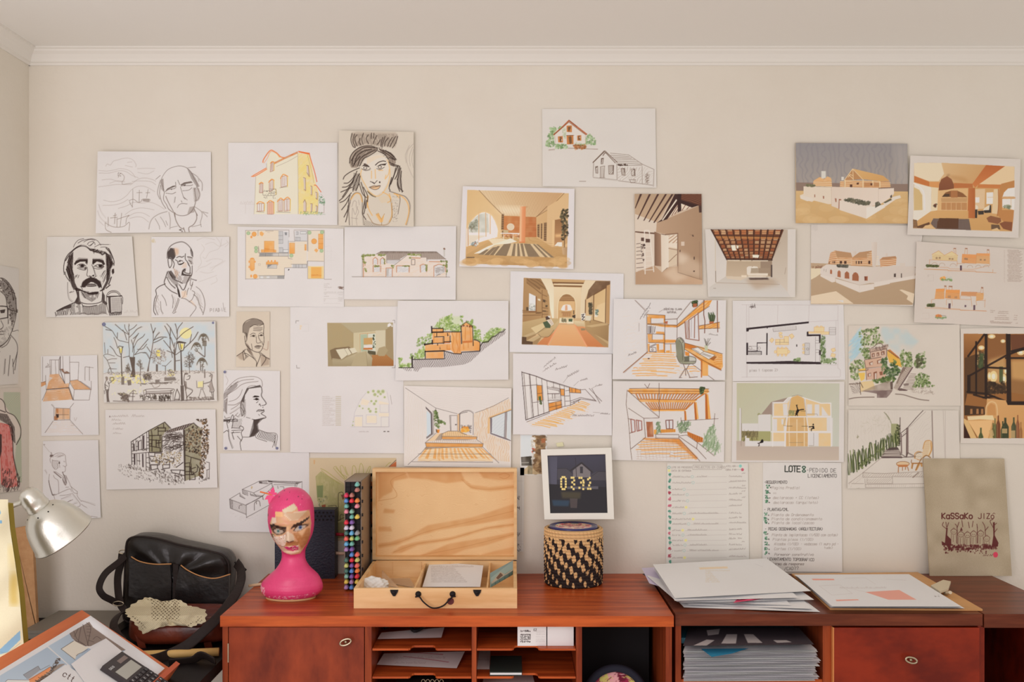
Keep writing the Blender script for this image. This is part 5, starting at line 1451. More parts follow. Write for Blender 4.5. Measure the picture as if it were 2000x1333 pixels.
# kitchen in perspective
d = Sheet((995,685,1205,935),(1002,691,1195,692,1195,851,1002,849),base=(217,207,203))
d.sk = 1.0
LI = (84,64,58)
d.f("~13 22.5 62 38 64 57 41 64 17 72.5",(222,212,204),.6)
d.f("285 362 335 365 345 520 290 520",(222,142,62),.95,n=.15)
d.f("408 550 540 525 545 600 415 635",(216,136,60),.95,n=.2)
d.f("530 400 570 402 572 470 535 468|622 385 740 410 745 445 625 435",(222,142,64),.95,n=.15)
d.l("~12.8 22 17 72.5|13 22.5 28 26.8 39 31.2 46 32.8 62 38 74 41|17 72.5 41 64 54.5 59 64 57 74 51|21 24.5 24.8 70|27.8 26.8 30 68|33.5 29 36 66|39 31.5 41.2 64|15 24 19 72|45.8 32.8 46 38.5|52 35 52.5 41|57 37 58 58|62.2 38.2 63.8 57|39 38 53 41|39.5 39.5 53 42.5|39.5 45 52 45|40 52 54 51.5|41 55 54.5 52.2|48 54.5 49 62|41.5 59.5 54.5 56.5|53 40 57.2 40.2 57.2 47 53.5 46.8 53 40|52.5 41 54.5 60|58.5 42 62.5 41.5|58 47.5 62.5 47.5|58 53 64 52.5|28.5 36.2 33.5 36.5 34.5 52 29 52 28.5 36.2|29 45 34 44.5|13 37 29 36|23.5 54.5 35 53|44.5 45 44.8 50|47 45.5 47 50|74 41 79 40.5 90 52.5|62.5 38.5 62.8 44 74.5 44.5 74 40.5|69 39.5 69 44|65 39.5 65.2 44|64 54.5 74 50.5 83 51.5 90 52.5|64 52.5 74 49 90 52|67 53 67.5 55.5|72 52 72.2 54.5|83 39.5 96 53|86 40 94 55|18 74.5 42 65",1,LI,.8,0)
d.l("~12.8 22 17 72.5 41 64|13 22.5 28 26.8 39 31.2 62 38|21 24.5 24.8 70",1.3,(66,48,46),.85,0)
d.h("~41 49 53 48 53 51.5 40.5 52|47 45.5 52 45 52.5 49 47.5 50",-20,2.4,.7,(150,136,128),.6)
d.l("~44 38 53 40 52.8 41.2|40 45 52 45 51.5 42",1,LI,.8,0)
for i in range(19):
 t = i / 18
 x0,y0 = 240 + t * 500,770 - t * 240
 x1 = x0 + 220 - 120 * t + d.r.uniform(-40,50)
 y1 = y0 + 32 - 6 * t + d.r.uniform(0,8)
 d.l(f"{x0} {y0} {(x0+x1)/2} {(y0+y1)/2-4} {x1} {y1}",1.8,(230,164,74),.85)
d.h("~18 74.5 42 66 72 54 83 56 83 64 50 79 24 80",12,3.5,.6,(220,170,110),.5,1.5,.4)
GN = [(82,96,56),(104,116,70),(60,70,44)]
d.b("~30 48 32.5 48 33.5 56 32 56 31 51|81 46.5 84 47 83 50 82.5 54.5 80.5 54.5|72 44 74 42 73.5 46",44,.8,1.5,GN,.9)
for q in ((360,175,480,26,-38),(370,210,490,26,-32),(480,205,600,24,-16),(600,285,720,24,-28),(735,318,810,20,-14),(900,375,970,18,-14),(660,685,880,24,0),(945,660,1045,16,4)):
 d.wr(q[0],q[1],q[2],q[3],(104,88,84),.8,.8,q[4])
d.l("~56 33.5 60 28.5|67 37 72 32|85 40 90 37|87 64.5 94 65|65 64 66 68|36 21 35 21.5",.7,(140,124,118),.7)
put(d,'drawing','kitchen cabinets in perspective with hand-written notes and orange floor strokes','drawing',1,(2,2,1,3))

# ruin photo half behind the white frame
d = Sheet((995,685,1205,935),(1016,849,1068,849,1069,928,1016,929),base=(222,214,208))
d.f("~12 88.5 23.6 88.5 23 111 12 111",(214,214,216),1)
d.f("236 885 374 885 374 1290 240 1290",(150,116,80),1,n=.3)
d.b("~25 89 37 89 37 128 25 128",150,1.5,4,[(126,94,62),(172,136,96),(104,76,52),(184,150,110)],.7,1.4)
d.f("330 920 372 915 372 960 335 965",(168,100,64),.9)
d.f("~12 111 23.5 110 23.5 120 12.5 120",(62,54,44),1,n=.3)
d.l("125 1170 200 1168",1.2,(220,212,200),.9,0)
d.b("~23 89 26.5 89 26 110 23.5 120",50,1,2.4,[(232,226,216),(206,196,184)],.9)
d.f("~12.5 129 13 126 20 120 32 129",(206,180,140),1,n=.3)
d.f("~19 120 24 119.5 24 129 19 129",(110,98,72),.9,n=.4)
d.l("~24 119.5 37.4 119.5|24 114 33 114|28 104 37.4 104",.8,(96,70,48),.7,0)
d.b("235 1000 265 1000 265 1080 235 1080",8,1,1.8,[(70,54,42),(190,80,60)],.9)
put(d,'print','small photo of a ruined stone wall partly behind the white frame','print',0,(0,0,0,0),m=M_PRINT)

# sheet behind the box lid: narrow strip with writing
d = Sheet((650,880,1250,1280),(985,914,1024,914,1022,1078,985,1078),base=(214,205,198))
for y in (310,375,545,620,650):
 d.t_(f"1200 {y-8} 1222 {y-8} 1222 {y+10} 1200 {y+10}",6,3,80,30,1,[(70,62,62)],.8)
d.l("~122.8 16 122.6 66|120 20 124 20|120 59 124 59.2|120 61 124 61.2",.6,(180,170,164),.7)
put(d,'plan','narrow edge of a sheet showing past the box lid','floor plan',0,(0,0,0,0))

# attic photo with door and ladder
d = Sheet((1230,370,1385,565),(1239,379,1370,379,1372,556,1241,556),base=(200,176,154))
d.f("~6.5 6 96 6 97 127 7.8 127",(200,174,150),1)
d.f("~6.5 6 60 6 36 45 7 33",(178,148,120),1,c2=(196,164,134),ang=90)
d.f("~7 33 36 44 35 60 7 58",(214,194,176),1)
d.f("~36 45 92 22 96.5 21 97 121.5 64 111 64 59 48 60 35 57",(184,150,122),1,c2=(166,132,104),ang=0)
d.f("~64 85 85 93 96 100 96 120 65 111",(204,176,150),.7,soft=6)
d.f("~64 82 80 90 70 100 64 98",(220,198,176),.6,soft=5)
for q in ("135 62 165 62 75 260 68 250","255 65 282 65 112 400 98 400","365 65 392 65 195 420 180 420","470 65 496 65 265 435 250 435","555 66 585 66 330 450 314 445"):
 d.f(q,(72,44,38),.95)
d.f("~60 6.2 70 6.2 69 13 50 40 36 44.8 43 40",(66,42,36),1)
d.f("640 62 690 62 685 290 635 310",(58,36,32),1)
d.f("~69 6.2 96 6.2 96 22 90 22 68 14",(88,52,40),1)
d.h("~69 6.2 96 6.2 96 20 90 20 69 14",20,3,1.3,(150,96,68),.7,1)
d.f("~68 14 92 21.5 83 24.5 69 29",(60,36,32),1)
d.f("~43 41 62 13 63 15 44 42",(232,216,196),.95)
d.f("~53 36 64 21 64 30 56 35|68.5 19 83 24.5 69 29",(224,204,182),1)
d.l("~56 35 64 22|60 33 64 27|70 28 74 21.5|76 26.5 79 23.5",1.8,(110,60,46),.9,0)
d.f("~92 22 96 22 96 31 92.5 31",(72,48,42),.95)
d.f("~7 56 33 58 36.5 60 36.5 62 7 57.5",(110,80,64),1)
d.f("~7.5 58 33 60 33 102 8 110",(216,196,178),1)
d.f("~32.8 56.5 42 60 42 103 33 102",(122,90,70),1,c2=(166,130,104),ang=0)
d.f("~41.5 60 52 62 52 104 42.5 112",(218,198,178),1,c2=(226,210,192),ang=0)
d.f("~52 61.5 63.5 60 63 100 52 103.5",(226,208,188),1)
d.h("~52 62 63.5 60.5 63 72 52 72",-40,5,2.2,(176,134,104),.8)
d.f("~52 77 63.5 79 63 100 52 103.5",(212,188,162),1)
d.l("~52 97 62.5 87|52 79 63 81",1.6,(130,92,70),.8,0)
d.l("~48 60.5 64 59 64 111",2.6,(128,94,74),.9,0)
d.l("~42.5 60 48 61|42.5 112 50 105|64 111 96 121.5",1.6,(96,66,52),.85,0)
d.f("~7.8 111 33 102 43 111 52 104 64 103 64 111.5 96.8 121.5 97 127 7.8 127",(178,142,112),1,c2=(196,160,130),ang=0)
d.f("~43 112 62 101 64 111 80 117 60 125",(216,190,164),.7,soft=5)
# ladders
d.l("~19.5 56 20.5 113|26 56 32 110|19.5 57 20 55 25 55 26 58",2.4,(226,212,198),.95,0)
for y in (710,770,830,900,960,1020,1080):
 d.l(f"205 {y} {262+(y-600)*.11} {y-6}",2,(220,204,188),.9,0)
d.l("~8 70 9.5 110|13 68 19 108",2,(216,200,184),.9,0)
for y in (730,780,830,880,930,990,1050):
 d.l(f"90 {y} {140+(y-700)*.12} {y-8}",1.5,(92,70,60),.8,0)
d.f("~21.2 66 27 66.5 27 71 21.2 71|15 64.5 19 64.5 19 69.5 15 69",(86,60,50),.95)
d.b("150 735 200 735 190 960 165 960|205 735 225 735 225 980 210 980",26,1,1.7,[(72,52,46)],.85)
d.f("685 700 730 700 730 755 685 755",(214,192,172),.9)
d.f("830 605 850 610 855 635 835 630|852 900 868 900 868 940 852 940|848 1085 868 1085 868 1105 848 1105|665 810 678 812 676 840 664 838",(86,62,52),.9)
d.l("~80 60 85 63|93 70 93.5 120",.8,(130,100,82),.7,0)
put(d,'print','tall sepia photo of an attic with door and step ladders','print',0,(1,2,4,1),m=M_PRINT)

# tiled roof photo
d = Sheet((1375,440,1565,590),(1377,448,1554,448,1553,581,1383,580),base=(214,200,188))
d.f("~2 7.5 11 7.5 22 30 39 59 38 90 9 108 9.5 124 3 125",(212,200,190),1)
d.f("~19 25 39 59 37 91 20.5 100",(204,192,182),1,c2=(216,204,194),ang=60)
d.f("~138 7.5 145.5 8 145 116 118 90 119 59",(186,166,146),1,c2=(206,190,174),ang=90)
d.f("~39.5 60 118.5 61 118 90 38 89",(180,156,130),1,c2=(196,172,146),ang=90)
d.f("~98 62 118 62 118 90 98 82",(150,126,106),.9)
d.f("~9 108 21 100 38 89 118 90 131 101 150 121 151 124.5 9.5 124.5",(200,186,172),1,c2=(206,196,188),ang=90)
d.f("~70 93 118 92 131 102 90 112 78 101",(176,146,118),.6,soft=5)
d.f("~38 89 76 90 64 96 40 93",(212,190,164),.8)
d.l("~21 100 131 103",1,(150,120,96),.7,0)
# roof
d.f("~11 7.5 138.5 8 118 60.5 39 59",(104,62,42),1)
for r,(y,h,n) in enumerate(((130,34,9),(300,22,9),(370,22,9),(430,18,9),(482,16,9),(525,14,9),(560,10,9),(95,12,9),(250,14,9))):
 t = (y - 75) / 525
 xl,xr = 130 + 270 * t,1350 - 180 * t
 st = (xr - xl) / 10
 for i in range(10):
  x = xl + st * i
  c = [(190,116,72),(206,150,104),(172,96,58),(216,172,128)][(i * 3 + r * 5 + (i * r) % 3) % 4]
  d.f(f"{x+st*.22} {y-h} {x+st*.9} {y-h} {x+st*.86} {y+h*.9} {x+st*.2} {y+h*.9}",c,.85)
  d.l(f"{x+st*.22} {y} {x+st*.9} {y}",.8,(84,46,32),.7,0)
d.f("~20 18.5 133 20.5 132 24 22 23.5",(176,116,68),1)
d.l("200 185 1330 205",1.4,(60,36,28),.8,0)
for i in range(11):
 t = i / 10
 d.l(f"{125+1230*t} 78 {395+780*t} 600",2.2 if i not in (0,10) else 3,(62,36,28),.9,0)
d.f("~46.5 35 54 34.5 56 44 49 44.5|56 34.5 60 36 59 41 56.5 40|84 51.5 96 52 94 57 84.5 56.5",(244,226,204),.95)
d.l("395 595 1180 608",3,(60,38,30),.9,0)
d.f("395 605 620 607 620 625 420 622|645 608 820 610 820 625 650 625|840 612 1110 612 1110 628 840 626",(228,208,184),.9)
d.l("~19.5 25 20 99",1.2,(196,170,130),.7,0)
d.l("~20 80 20.5 99",1.3,(90,66,56),.8,0)
d.f("~74 74 77 71.5 83 71.5 80 85 74.5 86",(222,208,194),.95)
d.f("815 745 940 740 945 830 815 830",(170,150,128),1)
d.f("~83 73 86 71.5 92 72 94 74.5 82 74.8",(230,218,204),.9)
d.f("945 745 1150 745 1150 890 945 830",(160,136,114),1)
d.f("755 838 1110 838 1105 880 760 875|770 885 1080 890 1075 915 770 905",(224,208,190),1)
d.f("~77 92 110 91.5 113 94.5 80 95",(72,52,46),.95,soft=1)
d.f("1160 690 1185 690 1185 905 1160 905",(74,58,54),.9)
d.f("~64.5 87 74 87 74 90.5 65 90.5",(228,208,184),.9)
d.l("~142 74 140 85|132 30 120 56",1,(140,114,92),.7,0)
d.f("~145.2 8 159 7.5 158 125 150 124.5 145 116",(212,200,190),1)
d.l("165 1098 205 1098",1,(130,110,96),.8,0)
put(d,'print','photo of an empty room under an exposed clay tile roof','print',1,(0,0,6,1),m=M_PRINT)

# study with chair
d = Sheet((1190,575,1425,750),(1199,584,1418,587,1416,743,1196,741),base=(217,207,202))
d.sk = 1.0
OA,OB = (228,156,72),(214,130,52)
LI = (92,60,46)
d.h("~20 25 54 42 56 86 22 115",-20,7,.6,(220,196,172),.5,2,.4)
for q in ("560 300 830 315 825 360 600 360","560 430 1010 460 1010 495 820 490 565 450","565 330 620 350 620 430 565 430","570 590 640 600 630 690 580 720","590 720 820 720 815 675 640 675","690 590 820 595 820 560 700 555","820 675 990 680 985 720 820 725","700 740 740 740 740 860 710 860","740 830 810 825 815 870 740 865","570 740 600 740 600 860 575 860","808 310 830 315 825 440 808 440","800 590 825 590 825 870 805 870","905 740 920 740 925 880 910 880","840 840 900 835 900 870 850 870"):
 d.f(q,OA,.9,c2=OB,ang=30,n=.25)
d.f("~101 45.5 142 9.5 153 9 148 18 102 49.5",OA,.9,n=.3)
d.h("~101 45.5 142 9.5 153 9 148 18 102 49.5",-35,4.4,1.6,OB,.7,1)
d.f("~130 48 164 41.5 164 51 133 52",OA,.9,n=.35)
d.h("~130 48 164 41.5 164 51 133 52",-25,3.6,1.4,OB,.7)
d.f("~112 72.5 140 79 168 89 169 108 166 113 140 100 112 82",OA,.9,n=.3)
d.f("~112 72.5 125 76 130 79 125 83 112 80",(196,106,44),.8,n=.2)
d.h("~155 85 169 90 168 110 155 104",0,4,1.8,OB,.7,1,.3)
d.f("~112 81.5 140 98 167 111 166 113.5 138 101",(206,124,54),.9)
d.f("~137 98 147 101 147 121.5 138.5 121.5",OA,.95,n=.2)
d.f("~136 98 138.5 98.5 138 124 136.2 124",(186,108,52),.95)
d.f("~112.5 85 119 87 119 92 113 91.5",OB,.9)
for q in ("560 880 980 870","640 905 960 905","620 930 980 935","500 965 985 975","520 995 990 1000","450 1030 1000 1035","480 1060 1040 1070","360 1100 420 1100","440 1100 960 1110","340 1140 700 1130","620 1150 990 1175","350 1185 700 1190","400 1215 860 1215","1170 1085 1290 1085","1160 1110 1300 1115","1200 1150 1340 1150"):
 x = [float(v) for v in q.split()]
 d.l(f"{x[0]} {x[1]} {(x[0]+x[2])/2} {(x[1]+x[3])/2-7} {x[2]} {x[3]}",2,OA,.8)
d.h("~56 88 100 87 130 125 36 122",2,3.2,.8,(232,176,106),.6,1.5,.5)
d.l("~56 30 56.5 86 57.5 86|56 30 83 31.5 82.5 87.5|57 44 82 43.5|56.5 59 82 59.5|58 72 82 72.5|82 38 101 37 101 46|101 37 122 11|57 45 100.5 46.5 142 9.5|100.5 49.5 149 18|101 46 100.5 68|56.5 86 21 116.5|60 85 70 86|82 74 98.5 74|112 82 140 98.5 167 113.5|112 72.5 168 89|130 48 164 41.5|133 52 164 50.5|124 104.5 137 114|130 48 133 52|38 9 53 24|147 121 156 128|64 60 64 68|62 35 62 43",1,LI,.85,0)
d.l("210 1165 560 865",2,(150,96,64),.8,0)
# books, boxes
d.l("~58 47.5 58 57.5|60 47.5 60 58|62.5 47.5 62.2 58|65 48 64.5 58|68 48.5 67 57|61 48 61.2 57.5",1.5,(86,70,66),.8,0)
d.l("~60 79.5 69 79.5 70 85.5 60 86 60 79.5|60 78 69 74|62 79 70 75",1,(90,70,64),.85,0)
d.e(643,828,12,14,1,(90,70,64))
# window
d.f("~112.5 41 132 27 133.5 69 114 66",(216,208,206),.9)
d.l("~118.5 40 119 65|127 33 126.5 65|132 28 133.5 69 114 66 112.5 41|118 39 132 29",2.6,(146,96,78),.85,0)
d.h("~112.5 41 118 39 119 65 114 65.5",80,2.4,1.4,(150,104,86),.75,1)
d.l("~122 37 121.5 64",1,(150,130,130),.7,0)
# hanging shelf ropes
d.l("~141 9 141 30 142.5 40 142 58|160.5 10 160.5 30 161 42 161.5 56",2.4,(116,70,56),.85,0,.5)
GN = [(66,78,52),(92,106,68),(48,56,40)]
d.b("~123 11 131 10 130 17 124 18|116 24 124 15 122 32 119 33|83.5 39 90 39 90.5 44 84 44|87 43 90.5 44 90 59 88.5 59",130,1,2.2,GN,.9)
d.f("~124.5 14 130.5 14 130 19 124.5 20|83 40.5 87 40 86.5 44.5 83 44|148.5 40 156 39.5 155 43.5 149 44",(176,98,66),.95)
for a in range(9):
 d.l(f"{1500+a*7} 400 {1495+a*8+(a-4)*3} 340 {1480+a*11} {275+(a%3)*20}",2,GN[a % 3],.9)
# chair
CH = (150,146,120)
d.f("~98.5 72 101 67 106 65 110 69 112 76 111 93 118 92 128 95 128.5 101 125 103.5 110 104 104 101 100 92",CH,.95,n=.2)
d.h("~98.5 72 102 67 108 76 110 102 104 101 100 92",35,1.7,.7,(84,80,64),.75,1)
d.f("~111 93 119 92 119 100 112 100",(96,92,78),.8)
d.f("~119 92 127 93.5 128 100 119 101",(206,200,190),.8)
d.l("~98.5 72 101 66.5 106 64.8 110.5 69 112 76 111 93|104 69 108 76 109.5 98|100 92 104 101 110 104 125 103.5 128.5 101 128 95 118 92|111 100 128 100|106 65.5 110 70 109 72",1.3,(84,72,62),.85)
d.l("~110 104 113 112 113.5 120|119 104 114.5 112|113 111 105 124|114.5 111 120 124|113.5 119 114 121|104 124.5 107 124|119 124 131 123",1.6,(120,92,80),.85,0)
# desk things
d.f("1415 760 1465 760 1465 845 1420 845",(190,190,160),.95)
d.l("~141 66 144 76|143 67 144 76|150 66 145 76|147 66 145 76|150.5 72 146 77|144 70 144.5 76",1.2,(110,100,90),.85)
d.f("~121.5 81 132 79 140.5 85 134 89|134.5 89 140.5 85.5 157.5 90.5 148 97",(222,214,208),.95)
d.l("~121.5 81 132 79 140.5 85 157.5 90.5 148 97 134.5 89 121.5 81|134.5 89 140.5 85.5|125 81.5 134 87|138 89 150 94|140 88 152 92.5",.9,(100,86,78),.8,0)
d.f("~149 96 157 92 160 93 155 99",(150,84,44),.8)
d.wr(460,370,620,34,(84,70,66),.9,.85,-55)
d.wr(510,350,610,30,(84,70,66),.9,.7,-55)
d.t("MADEIRA CLARA",815,210,26,(96,80,76),.7,.8)
d.t("NATURAL",860,255,26,(96,80,76),.7,.8)
d.wr(285,920,405,30,(96,80,76),.8,.8,-22)
d.wr(1480,600,1615,26,(110,96,90),.7,.7,8)
d.l("~74 27 80 23|44.5 43 44.5 55",.7,(130,110,104),.7)
d.b("575 955 595 955 595 975 575 975|75 1210 95 1210 95 1230 75 1230",6,.8,1.2,[(96,66,54)],.9)
put(d,'drawing','marker sketch of a study with grey swivel chair and wooden shelves','drawing',2,(2,2,1,3))

# plan with thick black walls
d = Sheet((1420,580,1660,755),(1431,588,1647,587,1651,742,1431,745),base=(216,206,201))
d.l("~29 12.5 29 120|32.5 13 32.5 47|75.5 13 75 40|122 12.5 121.5 37|165 13 165 106 168.5 109 168.5 119|22 12 164 12.5|22 119.5 168 119.5|30 100.5 30 119.5|121 37.5 165 35.2|140 101 164 101.5|162 36 162 101",.6,(170,150,146),.75,0)
WK = (50,38,40)
d.f("285 465 1215 368 1215 395 325 490 318 518 285 518|285 970 590 968 920 955 1080 962 1400 972 1400 1005 290 998|285 685 312 685 312 868 285 868|585 540 604 540 600 868 582 868|442 680 600 680 600 692 452 694 452 805 515 808 515 866 505 866 505 820 312 820 312 805 442 805|1185 520 1210 518 1212 560 1393 560 1393 688 1368 688 1366 585 1185 588|1368 792 1395 795 1395 868 1368 866|590 458 605 458 605 472 590 472",WK,.95)
SO = (234,200,150)
for q in ("720 635 845 630 850 590 915 590 915 715 720 715","740 770 905 770 905 855 740 855","1295 450 1445 450 1440 530 1295 530","630 650 665 612 700 640 665 685","920 575 965 550 998 590 960 628","1545 780 1600 762 1612 805 1570 825","1540 885 1555 840 1612 855 1600 905","770 570 820 575 825 610 790 610","1210 520 1520 522 1515 560 1400 560 1395 545 1215 545"):
 d.f(q,SO,.9)
 d.l(q + " " + " ".join(q.split()[:2]),.9,(206,152,92),.8,0)
for c in ((795,545,26,16),(758,762,17,12),(818,760,17,12),(874,762,17,12),(758,870,17,14),(818,872,17,14),(874,870,17,14),(718,820,17,22),(918,818,16,22),(1138,720,17,20),(1138,775,17,20),(1138,830,17,20),(1340,443,18,9),(1400,443,18,9)):
 d.e(c[0],c[1],c[2],c[3],0,SO,.95)
 d.e(c[0],c[1],c[2],c[3],.8,(206,152,92),.7)
d.f("1155 690 1228 690 1222 862 1155 862",(196,188,184),.7)
d.l("~115.5 69 122.8 69 122.2 86.2 115.5 86.2 115.5 69|131.5 60 131.5 97|131.5 69 137 69|132 65 136.5 65|138 69 138 97|132 79 137 79|132 83 137 83|152 45.8 161.5 45.8 161.5 56.5 152 56.5 152 45.8|152 48.5 161.5 48.5|152 51.2 161.5 51.2|152 53.8 161.5 53.8|68 47.5 69 52 103 49 102.5 43|32 73.5 44 73.5|32 77 44 80|72 68 91.5 68|78.5 63.5 78.5 71|85 63 85 68",.8,(110,94,92),.75,0)
d.h("~69 46 103 43 102.5 49 69 52",88,2.4,.6,(150,136,130),.7)
d.h("320 825 500 825 505 868 320 868",45,1.6,.8,(84,74,70),.7,2)
d.e(345,765,24,24,.8,(120,106,100))
d.e(478,765,20,18,.8,(120,106,100))
d.e(1198,778,18,16,.9,(120,106,100))
GN = [(120,136,90),(90,108,66),(150,164,118)]
d.b("~140 58 145 58 146.5 92 162 92 162 99.5 140 99",170,1,2.4,GN,.85)
d.b("~98.5 93 108 91.5 109 96 100 95.5|60.5 61 63.5 60 63 69 60.5 69|114 52.5 117.5 52.5 117 58 115 57.5|98.5 69.5 104 69 103.5 72 99 72",60,.9,2,GN,.85)
d.f("1028 710 1044 712 1044 745 1028 742",WK,.9)
d.h("1395 575 1465 575 1470 900 1395 980",45,2,.6,(84,100,64),.6,2)
d.t_("~34 12.5 42 12 41 18 36 18|34 117.5 39.5 117 38.5 121 34.5 120.5",12,6,20,50,1,[(90,74,70)],.8)
d.t("piso 1 (opcao 2)",335,1080,34,(120,104,98),.7,.8,-1)
put(d,'plan','floor plan with thick black walls and a planted courtyard','floor plan',0,(1,1,1,1))

# pergola
d = Sheet((1190,735,1425,910),(1197,745,1416,746,1414,903,1195,899),base=(216,205,198))
d.sk = 1.0
d.f("~30 19 147 18.5 148 24 144 27 32 26 27 22",OA,.9,n=.3)
d.f("~43 34 130 35 127 39.5 45 38.5|62 49 115 49 112 52 65 52.2",OA,.95,n=.25)
d.l("270 222 1480 225|320 262 1440 268|430 345 1300 355|620 495 1150 495",1.4,(150,84,40),.8,0)
for i in range(21):
 t = i / 20
 x0,x1 = 390 + t * 940,430 + t * 810
 d.l(f"{x0} 262 {x1} 340",2.2,(200,118,52),.9,0)
 d.l(f"{x0+12} 262 {x1+12} 340",.9,(130,70,40),.8,0)
for i in range(19):
 t = i / 18
 x0,x1 = 540 + t * 660,620 + t * 510
 d.l(f"{x0} 395 {x1} 490",2.2,(206,124,56),.9,0)
 d.l(f"{x0+12} 395 {x1+10} 490",.9,(130,70,40),.8,0)
d.l("~124 40 114 49|140 27 128 35",3.6,(190,108,48),.9,0)
for q in ("1425 270 1470 270 1510 640 1430 640","1258 390 1300 390 1330 640 1275 645","1115 520 1140 515 1155 655 1120 660"):
 d.f(q,OA,.95,n=.2)
for q in ("1425 270 1450 270 1470 640 1430 640","1258 390 1280 390 1305 650 1275 650","1115 520 1135 518 1140 660 1120 660"):
 d.f(q,(176,94,44),.9)
d.f("~50 92 104 93.5 132 122 129 125 100 100 54 95",(206,116,50),.85,n=.25,soft=1)
for q in ("500 940 1040 960","470 985 1060 985","430 1025 1080 1010","450 1055 1100 1045","400 1095 1140 1080","480 1110 1180 1100","470 1160 900 1150","960 1150 1240 1145","980 1195 1280 1190","1060 1230 1300 1225","960 1080 1160 1075","900 1190 980 1195"):
 x = [float(v) for v in q.split()]
 d.l(f"{x[0]} {x[1]} {(x[0]+x[2])/2} {(x[1]+x[3])/2-5} {x[2]} {x[3]}",2,OA,.8)
d.h("~50 93 104 94 132 124 40 124 41 110",0,4.5,.5,(150,104,76),.6)
d.h("~50 93 104 94 132 124 40 124 41 110",84,7,.5,(160,116,90),.5)
d.f("548 680 645 680 660 905 565 910",(160,90,58),.95,n=.15)
d.f("~60 78 64 70 65 88 61 86",(206,150,106),.7,soft=2)
d.f("840 660 945 655 945 785 850 785",(214,206,204),.95)
d.l("840 660 945 655 945 785 850 785 840 660|890 660 895 785",2.4,(120,72,62),.85,0)
d.f("320 640 375 655 385 825 335 840|400 655 480 670 485 800 415 820",(212,204,202),.95)
d.l("~32 64 37.5 65.5 38.5 82.5 33.5 84 32 64|40 65.5 48 67 48.5 80 41.5 82 40 65.5|43 66.5 44 81.5",2.4,(146,80,66),.85,0)
d.f("760 795 985 790 985 835 765 845|660 800 705 795 710 860 665 870",OA,.95)
d.h("760 795 985 790 985 835 765 845",88,3,1,(150,78,36),.8)
d.f("1160 825 1395 920 1390 985 1310 985 1165 880",(206,120,52),.95)
d.h("1160 825 1395 920 1390 985 1310 985 1165 880",85,3.4,1.1,(130,66,34),.8)
d.l("~26.5 21 25 42 28 62 30 85 31.5 109 33.5 124.5|28 22.5 50 42 74 61.5|51 63 74 62.2 74.5 53|28.5 48 51.5 63 54 90.5|28 63 32.5 64.5|30 85.5 34 84|32 108.5 54 91|107 66.5 162 63.5|106.5 62 107 80|68.5 87 69 93|69 87 103.5 87.5 103.5 93 69 92.5|104 90 130 108 144 123|104.5 84 116 83.5|105 89 115 88 131 99 130 108.5|131 99 156 119|104 93.5 134.5 126.5|30 18.5 58 18 148 19|52.5 12 57 18 60 11|74 10.5 74 53|157 56 155.5 76|74.5 80 76.5 85",1,LI,.85,0)
GN = [(72,84,54),(104,118,76),(52,60,42)]
d.b("~135 17 142 16.5 139 25 135 27|147 24 150 30 153 50 152 60 150 56 148 30|131 36 134.5 42 135.5 56 132.5 64 131 56|115 51 118 56 117.5 66 114.5 65|41 30 64 30 63 34 42 33.5|44 27 59 26 60 31 46 31|126 29 132 27 129 34 124 33.5|115 44 123 41 120 48 114 49",260,.8,1.8,GN,.88)
d.b("~70 69 75 69 76 85 70 86",60,1,1.9,[(110,128,96),(136,150,116)],.9)
d.t_("~101 70 122 69 115 82 104 83",90,9,-62,28,1.4,[(120,138,104),(150,162,126),(96,112,82)],.85)
d.t_("~141 90 154 72 160 96 166 108 156 116 140 102",150,11,-72,26,2,[(150,164,128),(126,144,108),(170,180,150)],.85)
put(d,'drawing','marker sketch of a patio under a wooden pergola','drawing',1,(2,4,1,2))

# handstand section
d = Sheet((1425,735,1660,910),(1431,746,1649,746,1648,903,1429,903),base=(213,201,193))
d.f("105 105 1635 108 1625 1055 105 1050",(190,182,152),1,c2=(196,192,178),ang=30)
d.f("100 965 230 970 230 1045 1625 1050 1625 1255 100 1255",(186,166,152),1,c2=(196,176,158),ang=90)
SOR = (222,188,140)
d.f("~64 39.5 80 39 90 32 101 28 110 32 136 40.5 151 40 151.5 104.5 64 104.5",(214,202,194),1)
d.f("~66 41 86 40.5 90 34 88.5 60 66 59|64 62 84 62 82.5 82 64 82|62.5 84.5 81.5 84.5 81.5 104.5 62.5 104.5|113 34 135 40 149.5 41.5 150 59 115 59|115 62 144.5 62 144.5 81.5 118 81.5|132.5 85 151 85 151 104.5 132.5 104.5",SOR,1,n=.12)
d.f("~91.5 32 101 28.5 110.5 33 114 60 86.5 60",(212,168,108),1)
d.f("860 615 1145 615 1165 825 845 825|835 845 1170 845 1168 1045 832 1045",(208,164,110),1,n=.1)
d.f("~47 57 62 38.5 86 32 80 39 64 39.5 63 57.5",(158,136,122),1)
d.f("425 575 610 570 610 820 425 820|180 705 425 705 425 820 180 820|145 475 172 480 172 965 145 965",(212,202,196),1)
d.f("~18 82 61 82.5 60.5 97 18 96.5",(160,150,100),1)
d.f("~18 82 42.5 82 42.5 91 18 91.5",(124,108,78),.9,n=.3)
d.t_("~18 82 42.5 82 42.5 96 18 96",60,7,-85,14,1,[(96,86,60),(150,140,96)],.8)
d.f("425 825 605 825 605 965 430 960",(164,158,110),.9)
d.f("~23 89 25 89 25 92 29.5 92.5 29.5 96.5 60 97 83 97 83 104.5 23 104.5",(216,206,200),1)
